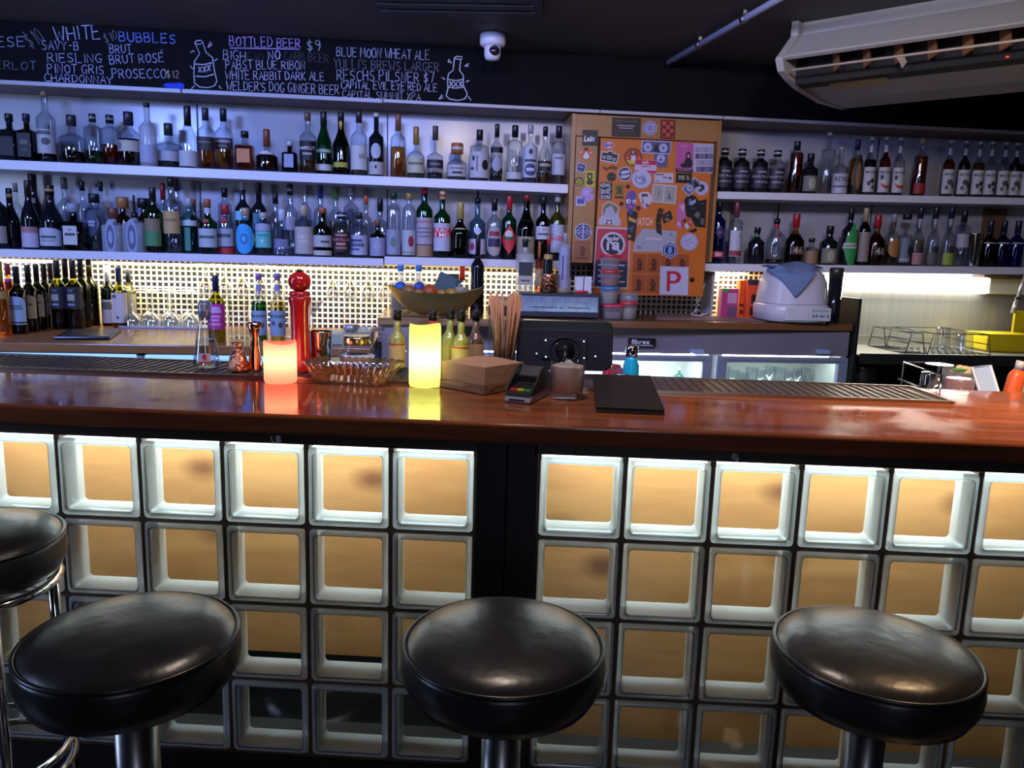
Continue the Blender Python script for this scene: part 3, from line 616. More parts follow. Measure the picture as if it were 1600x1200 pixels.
T(294, 166, 28, 'sparkling wine style bottle with long black foil and cream label', prof='bu', cap=(K, .69), labs=[('r', .03, .28, .95, 'b2b2b2')])
T(322, 169, 27, 'amber whisky bottle with maroon label, left of two alike', prof='wi', cap=('22242c', .80), liq=('amber', .52), labs=[('r', .30, .52, .95, '2e2228', [('r', 0, .6, .5, .06, '77645c')])])
T(350, 170, 27, 'amber whisky bottle with white lettered maroon label, right of two alike', prof='wi', cap=('1a1a20', .80), liq=('gold', .50), labs=[('r', .34, .52, .95, '3a2a2e', [('r', 0, .72, .75, .12, '9a98a0'), ('r', 0, .3, .4, .06, '88837d')])])
T(383, 205, 28, 'short square bottle of orange spirit with black cap and orange label', prof='sq', cap=(K,), liq=('orange', .62), labs=[('r', .20, .54, .85, 'c08048')])
T(417, 202, 34, 'round bottle with copper cap and white oval label', prof=(.34, .52, .24, .60, .30, 2), cap=('7a4226', .60), liq=('brown', .50), labs=[('o', .06, .48, .9, 'c6c4bc', [TX('Super', .52, .34, .62, '1a1a1c')])])
T(453, 221, 23, 'small square dark bottle with white stopper and pale blue label', prof='sq', g='br', cap=('c0c0c4', .86), liq=('brown', .6), labs=[('r', .16, .58, .75, '9298b4')])
T(481, 176, 25, 'whisky bottle with cork and black label over amber base', prof='sp', cap=('6a4a3a', .87), liq=('gold', .30), labs=[('r', .22, .53, 1.0, '100f12', [TX('AMRUT', .62, .18, .75, 'c8c4bc'), ('r', 0, .32, .4, .06, '9a948a')])])
T(506, 175, 25, 'emerald green whisky bottle with white band at its foot', prof='dm', g='g', cap=('0c1e14', .78), labs=[('r', .07, .17, .95, 'b9bdb4'), ('r', .34, .42, .9, '2a5a3a', [('r', 0, .5, .8, .25, '9fb8a4')])])
T(533, 176, 27, 'dark olive bottle with yellow sash over its foil', prof='bu', g='dg', cap=('1c1a10', .86), labs=[('r', .12, .20, .6, 'a09a30'), ('d', .70, .95, .35, 'c8a030')])
T(561, 173, 25, 'clear bottle with dark capsule and large cream label', prof='sp', cap=('2e2626', .82), liq=('gold', .12), labs=[('r', .09, .46, .95, 'b9bab4', [('r', .3, .55, .3, .1, '8c8c88')])])
T(588, 177, 23, 'black bottle with white cap, oval label above a white band', prof='sp', g='k', cap=('c8c4bc', .94), labs=[('o', .28, .52, .5, 'aeb0ba'), ('r', .03, .23, .98, 'a9a8a6', [('o', 0, .6, .12, .15, '222222')])])
T(622, 178, 24, 'amber whisky bottle with long brown cork capsule, first past the panel seam', prof='sp', cap=('7a4c34', .74), liq=('gold', .48))
T(650, 198, 27, 'bottle with gold striped stopper and cream crown label', prof=(.42, .58, .22, .66, .34, 2), cap=('9a7434', .66), liq=('straw', .12), labs=[('r', .10, .40, .95, 'b4b094', [('r', 0, .6, .7, .08, '6c6a54')])])
T(680, 197, 25, 'long necked round bottle with brown cap and black waist band', prof=(.42, .54, .20, .72, .36, 2), cap=('4a3c38', .74), liq=('dark', .12), labs=[('r', .20, .36, 1.0, '15151c', [('r', 0, .5, .5, .12, '6c6c74')])])
T(714, 224, 31, 'squat bottle with orange and white ornament stopper and white label', prof=(.44, .62, .26, .74, .34, 2), cap=('a8622a', .72, 1.8, 'c8c0c0'), labs=[('r', .10, .40, .8, 'b2aeb0', [('r', 0, .3, .45, .10, '22201e'), ('r', 0, .7, .6, .06, '6a6662')])], liq=('dark', .08))
T(749, 203, 30, 'black capped bottle with white label of inky curls', prof=(.66, .74, .30, .80, .34, 2), cap=(K,), labs=[('r', .06, .56, .97, 'b0b0b4', [('o', .45, .5, .3, .2, '151518'), ('o', -.5, .75, .12, .1, '2a2a2c'), ('o', -.6, .35, .18, .06, '38383a'), ('r', -.2, .55, .04, .3, '2a2a2c')])], liq=('dark', .05))
T(776, 194, 19, 'slim bottle with black label and black cap, behind the curly label one', prof='sp', cap=(K, .78), liq=('dark', .25), labs=[('r', .50, .60, .95, '121214'), ('o', .18, .42, .6, '9a9aa6'), ('r', .14, .22, .95, '191919')])
T(804, 196, 24, 'clear bottle with black cap and white band label at its foot', prof='cy', cap=(K, .80), liq=('dark', .06), labs=[('r', .06, .18, .98, 'b4b4b8'), ('r', .2, .56, .08, 'b08c6c')])
T(828, 195, 23, 'white labelled bottle with silver cap and blue crest', prof='sp', cap=('9a9ca8', .86), labs=[('r', .10, .62, .95, 'b4b6c4', [('o', 0, .84, .22, .09, '26305c'), ('o', 0, .25, .6, .2, '303a6a'), ('r', 0, .55, .6, .04, '3a3a44'), ('r', 0, .26, .4, .05, 'c0c2d0')])])
T(851, 198, 21, 'black capped bottle with amber glow at its foot', prof='bu', cap=(K, .84), liq=('gold', .20), labs=[('r', .22, .40, .9, '1c1a1a', [('r', 0, .6, .7, .14, 'a89c84')])])
T(872, 197, 23, 'clear bottle with white label, last on the upper left shelf', prof='cy', cap=(K, .80), labs=[('r', .17, .52, .75, 'b0b2be', [('r', 0, .8, .5, .05, '6a6c7a')])])
# ---- lower left shelf, front row and row behind
LF = lambda s: (ZL(s)-.002 if s < -.645 else ZL(s)+.008)
V = lambda *a, **k: shelf_bottle(LF, *a, **k)
V(-3, 284, 26, 'black capped dark bottle cut off by the left edge on lower shelf', g='k', cap=(K,), labs=[('r', .08, .34, .9, '9a948a')])
V(17, 294, 30, 'dark liqueur bottle with gold neck band and white label', prof='bu', g='k', cap=('15151c', .76, 1, TAN), labs=[('r', .14, .46, .95, 'b2b4c0', [('r', 0, .68, .7, .06, '3a3a4a'), ('r', 0, .5, .4, .05, '777788')])])
V(27, 286, 22, 'clear bottle with grey stopper standing behind the dark liqueur bottle', 1, 'sp', cap=('7c7470',))
V(46, 282, 25, 'dark bottle with pink and white label, third from the left on lower shelf', prof='bu', g='k', cap=('1a1614', .76), labs=[('r', .03, .24, .95, 'b8aebe'), ('r', .24, .33, .95, 'a87474')])
V(54, 272, 32, 'tall black bottle with gold seal behind the pink labelled one', 1, 'bu', g='k', cap=('101014', .84), labs=[('r', .56, .68, .5, '7c7870')])
V(80, 289, 34, 'broad black bottle with gold collar and angled white label', prof='bu', g='k', cap=('0c0c12', .84, 1, TAN), labs=[('a', .06, .34, .85, 'aeb4bc', [('r', 0, .5, .6, .06, '44484c'), ('r', 0, .3, .5, .05, '8a8e94')])])
V(103, 277, 24, 'tall clear bottle with loose cork pourer behind the square amaretto', 1, 'sp', cap=('4c4a4c', .84))
V(116, 318, 38, 'square faceted dark bottle with silver collar and white label', prof='fl', g='dg', cap=('8c9aa4', .82, 1.6), labs=[('r', .12, .52, .78, 'b8bab4', [('r', 0, .55, .75, .07, '3a3a38'), ('r', 0, .8, .25, .06, '8a8a84')])])
V(131, 283, 20, 'clear bottle with black screw cap, left of a pair behind', 1, 'sp', cap=(K, .86))
V(149, 303, 36, 'large clear jar bottle with wide black stopper and round white emblem', prof=(.70, .78, .42, .84, .46, 2), cap=('1a1a1e', .84, 1.1), liq=('straw', .12), labs=[('o', .34, .62, .5, '8a90a2', [('o', 0, .5, .8, .8, '3a4256'), ('r', 0, .6, .5, .08, '9aa0b0'), ('r', 0, .4, .4, .08, '9aa0b0')])])
V(160, 284, 20, 'clear bottle with black screw cap, right of a pair behind', 1, 'sp', cap=(K, .86))
V(178, 325, 30, 'square tequila style bottle with copper stopper and embossed wheel', prof='fl', g='f', cap=('6a3a2e', .76, 1.4), labs=[('o', .08, .58, .85, '6c7690', [('o', 0, .5, .8, .8, '8890a8'), ('o', 0, .5, .55, .55, '4c546c'), ('o', 0, .5, .3, .3, '8c94ac')])])
V(193, 308, 24, 'bottle with wide flat cork top behind the square wheel bottles', 1, 'sp', g='br', cap=('a06c3c', .80, 2.0))
V(211, 305, 32, 'square tequila style bottle with pourer and embossed wheel', prof=(.50, .56, .28, .60, .30, 5), g='f', cap=(K,), pour=1, labs=[('o', .06, .46, .85, '66708a', [('o', 0, .5, .8, .8, '848ca4'), ('o', 0, .5, .55, .55, '48506a'), ('o', 0, .5, .3, .3, '8890a8')])])
V(226, 310, 26, 'dark bottle with wide black cap beside the green herbal bottle', 1, 'sp', g='br', cap=(K, .82, 1.8))
V(240, 293, 27, 'green herbal liqueur bottle with black neck and pourer', prof='wi', g='g', cap=('14161c', .80), labs=[('r', .1, .34, .8, '3c7a46'), ('r', .34, .52, .7, '7a6a4a')])
V(256, 286, 20, 'clear bottle with red cap behind the tan labelled bottle', 1, 'sp', cap=('8c2028', .76))
V(269, 278, 26, 'clear bottle with tan paper label and black stopper', prof=(.66, .74, .34, .88, .40, 2), cap=('15151a', .88), labs=[('r', .26, .56, .85, 'b08e58', [('r', 0, .6, .6, .06, '8a6c40')])], liq=('clear', .24))
V(277, 274, 22, 'tall bottle with dark red banded stopper at the back of lower shelf', 1, 'sp', cap=('3a2028', .80))
V(296, 310, 31, 'ridged green gin bottle with pale cap and narrow white label', prof=(.62, .78, .36, .86, .42, 2), g='tq', cap=('b0b4bc', .86), labs=[('r', .50, .60, .9, 'b4c4bc'), ('r', .05, .47, .25, '3c7a66')])
V(304, 311, 18, 'green bottle with rust red cap behind the ridged gin', 1, 'sp', g='g', cap=('8c4430', .86))
V(325, 311, 28, 'dark green gin bottle with red wax seal and white label', prof=(.54, .70, .32, .84, .38, 2), g='g', cap=('9a5a40', .86), labs=[('r', .12, .46, .95, 'a4b0b4', [('r', 0, .55, .7, .08, '4c5a58')]), ('o', .52, .64, .3, '9c3030'), ('r', .74, .84, 1, 'b6bcc4')])
V(352, 320, 27, 'clear gin bottle with red cap, red seal and red foot band', prof=(.62, .78, .34, .84, .44, 2), cap=('b02634', .80), labs=[('r', .16, .52, .95, 'a8aeb6', [('r', 0, .6, .6, .1, '555a62')]), ('r', .01, .13, 1.0, 'b02832'), ('o', .60, .74, .35, 'a04038')])
V(352, 294, 25, 'large clear bottle with black screw cap behind the red capped gin', 1, (.74, .82, .40, .86, .46, 2), cap=(K, .86))
V(380, 281, 24, 'dark blue bottle with white capsule behind the blue disc label', 1, 'wi', g='k', cap=('b4b6c4', .87), labs=[('r', .46, .58, .7, '7cc0d0')])
V(384, 325, 29, 'round bottle with big sky blue disc label ringed in yellow', prof=(.66, .78, .36, .84, .44, 2), cap=('a89a78', .84), labs=[('o', .14, .54, .98, 'b4ae3a', [('o', 0, .5, .82, .80, '2f9bd0'), ('o', 0, .5, .3, .3, '1c6c9c'), ('o', 0, .5, .16, .16, '48a8d8')])])
V(405, 282, 23, 'tall black wine bottle behind the teal labelled bottle', 1, 'wi', g='k', cap=(K, .72), labs=[('r', .34, .56, .5, '5aa0c0')])
V(412, 332, 29, 'squat bottle with teal label under a white panel', prof=(.72, .82, .40, .86, .46, 2), cap=('b4b2a8', .86), labs=[('r', .18, .56, .9, '5fb4b0', [('r', 0, .75, .5, .06, '3a7c7c'), ('o', 0, .4, .12, .1, 'c0d8d0')]), ('a', .57, .74, .8, '98a0b4')])
V(431, 303, 22, 'clear bottle with black stopper behind the conical bottle', 1, 'sp', cap=(K, .84))
V(441, 327, 37, 'conical clear bottle with tall white cap', prof=(.06, .74, .30, .76, .36, 2), cap=('b8c4d0', .76), labs=[('r', .04, .36, .55, '6a7090', [TX('NAVAZ', .2, .3, .8, '2a2c44')])])
V(454, 287, 23, 'clear bottle with black and silver stopper behind, left of centre', 1, 'sp', cap=(K, .84, 1, '8c8c94'), labs=[('r', .36, .54, .9, 'a0a6b8')])
V(475, 321, 28, 'straight bottle with wooden stopper and cream wrapped label', prof='cy', cap=('b4a88c', .80), labs=[('r', .05, .58, 1.0, 'a8a49c', [TX('DRY', .62, .12, .4, 'd4d0c4'), TX('GIN', .46, .12, .4, 'd4d0c4')])])
V(477, 281, 18, 'clear bottle with long silver neck behind the cream wrapped bottle', 1, 'sp', cap=('a4acc0', .92))
V(501, 287, 21, 'clear bottle with blue cap in the back row', 1, 'sp', cap=('1c2c6c', .80))
V(504, 325, 31, 'olive green bottle with copper cap and pale label band', prof='sh', g='dg', cap=('a85c3c', .90), labs=[('r', .20, .44, .98, 'a8aca8', [('r', .3, .45, .35, .1, '4c504c')]), ('r', .03, .13, .98, 'b0b0a4')])
V(525, 292, 22, 'clear bottle with moss green cap in the back row', 1, 'sp', cap=('4a6c2c', .82), liq=('straw', .5))
V(534, 332, 27, 'dark plum labelled gin bottle with white banded black cap', prof=(.70, .80, .38, .86, .44, 2), cap=(K, .86, 1.2, 'b8b8bc'), labs=[('r', .12, .56, .98, '241820', [TX('FOUR PILLARS', .62, .13, .85, 'd08070'), ('r', 0, .85, .5, .05, 'b07468'), ('r', 0, .4, .4, .06, 'c07c70'), ('r', 0, .2, .5, .05, 'a06860')])])
V(549, 294, 24, 'clear bottle with a round navy dot on its shoulder', 1, (.70, .80, .36, .88, .40, 2), cap=('9498a8', .90), labs=[('o', .52, .70, .4, '161c3c')])
V(561, 332, 31, 'broad clear bottle with cork and lilac text label', prof=(.66, .76, .34, .86, .40, 2), cap=('2c2422', .86), labs=[('r', .06, .50, .92, 'a4a8be', [('r', -.2, .72, .55, .07, '3c4468'), ('r', -.1, .5, .6, .09, '4c547c'), ('r', -.3, .28, .4, .06, '4c547c')])])
V(572, 306, 18, 'slim clear bottle with orange cap in the back row', 1, 'sp', cap=('b85038', .86))
V(590, 344, 24, 'small brown apothecary bottle with cork and lilac label', prof=(.58, .72, .30, .84, .36, 2), g='br', cap=('7a4c34', .86), labs=[('r', .06, .54, .9, '8c8ca6', [('d', 0, .55, .5, .3, '9c9cb4')])], liq=('dark', .5))
V(594, 310, 24, 'clear house shaped bottle with black cap behind the small brown one', 1, 'fl', cap=(K, .78))
V(615, 301, 22, 'slim clear spirit bottle with dark green cap', prof=(.72, .84, .42, .90, .46, 2), cap=('16301e', .90), labs=[('r', .03, .42, .95, '8c90a4', [('o', 0, .5, .3, .2, '5a7a64')])])
V(639, 302, 21, 'slim clear bottle with gold cap and red cherry on its label', prof=(.72, .84, .42, .90, .46, 2), cap=('9a8440', .90), labs=[('r', .03, .42, .95, 'a4acb0', [('o', .25, .55, .32, .22, '8c1430'), ('r', 0, .1, .8, .05, '8a9078')])])
V(663, 283, 26, 'green bottle with red capsule, big cream label and straw base', prof='wi', g='g', cap=('b01c3c', .84), labs=[('r', .17, .52, .98, 'a49ca6', [TX('LUXARDO', .85, .10, .75, 'a8283c'), ('r', 0, .6, .6, .04, '77727c'), ('r', 0, .45, .7, .04, '77727c'), ('r', 0, .3, .6, .04, '77727c')]), ('r', .01, .16, 1.05, 'a07c60')])
V(691, 299, 26, 'green vermouth bottle with red and gold cap, red band on white label', prof='wi', g='g', cap=('c8a878', .88, 1, 'a82030'), labs=[('r', .10, .52, .98, 'b4b0c0', [('r', 0, .66, .98, .17, 'c02438'), TX('PUNT', .74, .15, .6, 'e8dede'), TX('E MES', .58, .15, .72, 'e8dede')])])
V(719, 316, 29, 'short green bottle with gold foil neck and cream arched label', prof=(.44, .66, .34, .74, .38, 2), g='dg', cap=('a89450', .70), labs=[('a', .18, .54, .95, 'b4a88a', [('r', 0, .5, .7, .06, '4a4028'), ('o', 0, .75, .15, .12, '5a5034'), ('o', .6, .3, .1, .1, '5a4034')])])
V(746, 290, 26, 'tall smoky blue bottle with black pourer and white label', prof=(.48, .58, .32, .76, .36, 2), g='bg', cap=(K,), pour=1, labs=[('r', .06, .27, .9, 'b8b4c8', [('o', -.5, .5, .25, .25, 'a03060')]), ('d', .31, .44, .35, 'b4c4d4')])
V(772, 310, 23, 'clear rum bottle with black cap and ornate red white label', prof=(.60, .74, .30, .80, .40, 2), cap=(K, .80), labs=[('o', .05, .54, .9, '9a9498', [('r', 0, .75, .6, .08, '8a2838'), ('r', 0, .45, .7, .14, '2a2840'), ('r', 0, .2, .5, .06, 'b09c84')])])
V(795, 306, 24, 'green bottle with red cap and red diamond label', prof='wi', g='g', cap=('b82430', .78), labs=[('d', .08, .54, .9, 'c02c34', [('o', -.05, .68, .42, .14, 'c0c4b8'), ('r', 0, .55, .5, .05, '2a5c34')])])
V(822, 305, 27, 'dark olive bottle with red cap and sloping shoulders, cream label', prof='dm', g='dg', cap=('8c2428', .92), labs=[('r', .03, .36, .95, '9a8e78', [('r', 0, .8, .4, .05, '5a5040')])], liq=('dark', .62))
V(848, 307, 23, 'dark green bottle with black cap and small white label', prof='wi', g='dg', cap=('15161c', .84), labs=[('r', .33, .53, .92, 'b8b8c0', [('r', 0, .4, .6, .08, '555560'), ('o', 0, .75, .12, .1, '8a8a94')])])
V(870, 303, 24, 'yellow olive bottle with white cap and white red lettered label', prof='wi', g='o', cap=('b8b4bc', .88), labs=[('r', .12, .54, .95, 'aeb2c4', [TX('Suze', .55, .24, .75, 'c04a50')])])
# ---- upper right shelf
T2 = lambda *a, **k: shelf_bottle(ZT2, *a, **k)
FP = [('r', .10, .58, .99, '251e30', [TX('FOUR PILLARS', .56, .11, .9, 'aaa6b4'), ('r', 0, .78, .4, .04, '8c8898'), TX('SHIRAZ GIN', .30, .09, .6, 'b8b4c0')])]
for x, tp, lb, lq in ((1131, 232, 'plum gin bottle next to the orange door on upper right shelf', ('dark', .8)), (1158, 233, 'plum gin bottle, second from the orange door', ('dark', .8)), (1187, 234, 'plum gin bottle, third from the orange door', ('dark', .8)), (1213, 235, 'half empty plum gin bottle, fourth from the orange door', ('dark', .58))):
    T2(x, tp, 25, lb, prof=(.68, .80, .38, .86, .46, 2), cap=(K, .86, 1.05, 'b4b4bc'), liq=lq, labs=FP, group='plum labelled gin bottles')
T2(1243, 221, 21, 'slim amber rum bottle with gold printed black label', prof=(.74, .86, .42, .90, .48, 2), cap=('15151a', .84), liq=('amber', .76), labs=[('r', .3, .78, .7, '2a1c0c', [('o', 0, .85, .6, .1, 'b07a34'), ('r', 0, .6, .6, .05, 'a87430'), ('o', 0, .36, .5, .05, 'b88440'), ('r', 0, .15, .5, .07, 'a87430')])])
T2(1265, 240, 25, 'black rum bottle with parchment portrait label on upper right shelf', prof=(.58, .74, .36, .80, .42, 2), g='k', cap=('15151a', .80), labs=[('r', .06, .44, .85, '6a685c', [('o', 0, .5, .4, .38, '9a988a')])])
T2(1293, 207, 20, 'very tall clear tube bottle with thin neck on upper right shelf', prof=(.72, .74, .34, .95, .38, 2), cap=('a8aab4', .95))
T2(1312, 230, 26, 'clear vodka bottle with white lettered label on upper right shelf', prof=(.52, .68, .28, .94, .32, 2), cap=('9a9a9e', .94), labs=[('r', .02, .44, .95, 'a4a6b6', [TX('REYKA', .72, .22, .7, '26283c'), ('r', 0, .35, .9, .03, '34364c'), ('r', 0, .15, .5, .07, 'b8bac8')])])
T2(1337, 218, 21, 'amber bottle with navy cap and gold printed window', prof='sp', cap=('161a34', .82), liq=('gold', .66), labs=[('o', .1, .58, .7, '5a3c1c', [('o', 0, .5, .75, .8, '2a1c12'), ('o', 0, .5, .4, .5, '80603a')])])
def syrup(f, x, tp, lb, lq, art, w=18, ctx=None, **kw):
    f(x, tp, w, lb, prof='mo', cap=('b4b2bc', .95), liq=lq, labs=[('r', .05, .48, 1.0, 'b4b2b4', [TX('MONIN', .80, .12, .7, '2c2c34')]+art), ('r', .74, .86, 1.0, 'aaa8b0')], group='flavoured syrups', **kw)
slc = [('o', .1, .36, .7, .20, 'b04028'), ('o', .1, .44, .7, .16, 'c0bcba'), ('o', -.5, .6, .2, .1, '2a2c2a')]
cof = [('o', .1, .45, .25, .1, '2c2e2a'), ('o', -.3, .35, .2, .1, '33342e'), ('o', .2, .2, .2, .08, '3a3a34')]
lea = [('o', -.1, .48, .35, .12, '4a4a46'), ('o', .35, .35, .25, .12, '383834'), ('o', -.4, .25, .2, .1, '55554e')]
syrup(T2, 1359, 214, 'coffee syrup bottle, first of the syrups on upper right shelf', ('brown', .62), cof)
syrup(T2, 1382, 214, 'red syrup bottle full to the neck with citrus slice label', ('red', .82), slc)
syrup(T2, 1404, 215, 'nearly empty syrup bottle with citrus slice label', ('red', .14), slc)
T2(1438, 216, 20, 'slim amber and red bottle with gold stopper standing alone', prof=(.66, .78, .34, .84, .40, 2), cap=('a48c64', .90), liq=('amber', .68), labs=[('r', .04, .22, .9, '8c2420')])
for x, tp, lb, lq, a in ((1482, 219, 'syrup bottle with dark amber syrup, left of the far right row', ('amber', .66), lea), (1506, 220, 'dark brown syrup bottle, second of the far right row', ('dark', .76), lea), (1528, 221, 'pale gold syrup bottle, third of the far right row', ('gold', .62), cof), (1547, 221, 'clear syrup bottle with coffee bean label, fourth of the far right row', None, cof), (1568, 222, 'clear syrup bottle with leaf label, fifth of the far right row', None, lea), (1586, 223, 'black syrup bottle, sixth of the far right row', ('dark', .76), lea), (1604, 224, 'syrup bottle cut off by the right edge on the upper shelf', ('dark', .76), cof)):
    syrup(T2, x, tp, lb, lq, a)
# ---- lower right shelf
V2 = lambda *a, **k: shelf_bottle(ZL2, *a, **k)
V2(1122, 316, 21, 'cobalt blue bottle with red band at its foot', prof=(.68, .80, .34, .86, .40, 2), g='b', cap=('15151c', .86), labs=[('r', .10, .20, .8, 'b02c3c', [('r', 0, .5, .5, .3, 'd8a0a8')]), ('d', .40, .62, .6, '282c60', [('r', 0, .5, .3, .08, 'a04858')])])
V2(1149, 316, 21, 'clear vodka bottle with rust red neck and tall white label', prof=(.66, .76, .28, .78, .42, 2), cap=('6c3038', .76), labs=[('r', .12, .54, .8, 'b2b2c0', [('r', .3, .8, .06, .08, '3c3c48'), ('r', 0, .12, .95, .1, '8c2c38')])])
V2(1182, 355, 25, 'small black rum bottle with lime green neck ring', prof=(.56, .74, .34, .84, .40, 2), g='k', cap=('15151a', .86, 1.0), labs=[('o', .34, .60, .4, '6c7074', [('o', 0, .5, .75, .75, '101012')]), ('r', .74, .80, 1.1, '3c8c54')])
V2(1213, 317, 29, 'clear bottle with red wax neck and black pourer', prof=(.42, .60, .24, .66, .32, 2), cap=('101012',), pour=1, liq=('brown', .08), labs=[('r', .58, .68, 1.2, '9c1c24'), ('o', .44, .52, .2, '8c2028')])
mk = [('r', .2, .36, .45, '3a1a10', [TX('46', .5, .9, .8, 'a89484')])]
V2(1242, 334, 29, 'amber bottle dipped in red wax with pale number, left one', prof=(.44, .68, .30, .74, .38, 2), cap=('a01c24', .74), liq=('brown', .6), g='a', labs=mk)
V2(1267, 372, 21, 'tiny clear bottle with tan label behind the cooker lid', prof='sh', cap=('15151a', .84), labs=[('r', .04, .52, .9, '8c6c4a')])
V2(1295, 353, 28, 'black rum bottle with parchment portrait label on lower right shelf', prof=(.54, .72, .34, .80, .40, 2), g='k', cap=('15151a', .80), labs=[('r', .04, .42, .85, '6e6a56', [('o', -.1, .5, .35, .38, '9a968a'), ('r', .75, .5, .15, .48, 'a09a84')])])
V2(1327, 325, 24, 'black bottle with green diamond label and pourer', prof=(.58, .74, .30, .80, .36, 2), g='k', cap=('15151a', .80), labs=[('d', .06, .56, .95, '8ca48c', [('d', 0, .5, .88, .9, '2c8c44'), ('r', 0, .56, .85, .09, 'b8c0b4'), TX('ABSINTH', .56, .10, .7, '2c3c34')])])
V2(1350, 325, 18, 'slender bottle with gold capsule and long beige label', prof=(.62, .78, .38, .82, .44, 2), g='br', cap=('a08c64', .76), labs=[('r', .06, .58, .95, '8c7c78')])
V2(1369, 336, 28, 'dark amber bottle dipped in red wax with pale number, right one', prof=(.44, .68, .30, .74, .38, 2), cap=('9c1c24', .74), liq=('dark', .62), g='a', labs=[('r', .2, .36, .45, '1c1410', [TX('46', .5, .9, .8, 'a09484')])])
V2(1394, 334, 22, 'pale olive bottle with orange oval label', prof=(.54, .70, .32, .76, .36, 2), cap=('8a8c94', .84), liq=('straw', .4), labs=[('o', .16, .52, .7, '9c6a30'), ('r', .76, .84, 1, '4a2420')])
V2(1414, 335, 19, 'clear bottle with small black cap and grey tree label', prof=(.58, .62, .22, .90, .44, 2), cap=('10121c', .90, 1.6), labs=[('r', .06, .54, .9, '6c7484', [('d', .3, .5, .3, .25, '14161a'), ('r', 0, .12, .9, .05, '9aa0ac')])])
for x, c1, g_, lb in ((1435, 'a8787c', 'straw', 'pourer bottle with pink label, first of three on lower right shelf'), (1459, '55554e', None, 'pourer bottle with grey label, second of three on lower right shelf'), (1483, '8ca034', None, 'pourer bottle with lime label, third of three on lower right shelf')):
    V2(x, 323, 19, lb, prof=(.42, .66, .30, .70, .44, 2), cap=('14182c', .80), liq=(g_, .45) if g_ else None, labs=[('r', .02, .22, .85, c1), ('o', .22, .34, .5, '2a2c2a'), ('r', .70, .80, 1.0, '8c9098')], group='bottles with navy pourers')
V2(1503, 329, 21, 'clear bottle with black cap and square white label', prof='cy', cap=('14141a', .80), labs=[('r', .34, .58, .9, 'a49ca8', [('o', .4, .7, .15, .15, '3a343c')])])
for x, g_, lb in ((1545, 'br', 'brown spirit bottle with navy cap right of the steel cup'), (1566, 'b', 'deep blue bottle with navy cap beside the brown one'), (1588, 'b', 'deep blue bottle with navy cap at the right edge')):
    V2(x, 345, 21, lb, prof=(.56, .70, .34, .74, .42, 2), g=g_, cap=('161a30', .74), labs=[('r', .50, .53, .9, '9c9488')], liq=('dark', .4) if g_ == 'br' else None)
s, z = onW(1524, 365, -.165); P = wp(s, -.165, ZL2(s)+.0006); k = dist(P)/FPX; H = z-ZL2(s)
o = MB().lathe([(9.5*k, 0), (10*k, .004), (11.5*k, H-.004), (12*k, H), (11*k, H), (9.4*k, .01)], 32, cap1=True).build('shaker_cup', M_chrome); o.location = P; tag(o, 'shiny steel cup between bottles on the lower right shelf', 'cup')

# ================================================================== sticker covered cabinet
cab = thing('cabinet', 'pine wall cabinet with an orange door covered in stickers', 'cabinet', wp(0, 0, 0), TH)
MB().box(.222, .895, -.205, -.002, 1.402, 2.06).build('carcass', M_soffit, cab)
MB().box(.203, .222, -.235, -.002, 1.395, 2.062).build('side_panel', M_pine, cab)
MB().box(.895, .908, -.235, -.002, 1.412, 2.062).build('side_panel', M_pine, cab)
MB().box(.205, .220, -.20, -.010, 1.147, 1.395).build('lower_fin', M_soffit, cab); MB().box(.945, .957, -.16, -.010, 1.147, 1.366).build('lower_fin', M_white, cab)
fb = MB().box(.222, .895, -.230, -.208, 1.966, 2.062).build('top_rail', M_pine, cab, .002)
MB().box(.328, .336, -.225, -.206, 1.40, 1.966).build('stile', pm('shadow_gap_wood', (.03, .015, .008), .7), cab)
np_ = MB().box(.226, .327, -.240, -.207, 1.392, 1.962).build('narrow_door', M_pine, cab, .002)
M_or = pm('orange_door_paint', (.58, .15, .018), .42, noise=(3.0, (.50, .12, .014), 1))
door = MB().box(.338, .872, -.245, -.208, 1.246, 1.960).build('orange_door', M_or, cab, .003)
s, z = onW(1081, 437, -.246); MB().lathe([(.011, 0), (.011, .006), (.009, .008)], 16, M=Matrix.Translation((s, -.245, z)) @ Matrix.Rotation(PI/2, 4, 'X')).build('finger_hole', col('151515', .4), door)
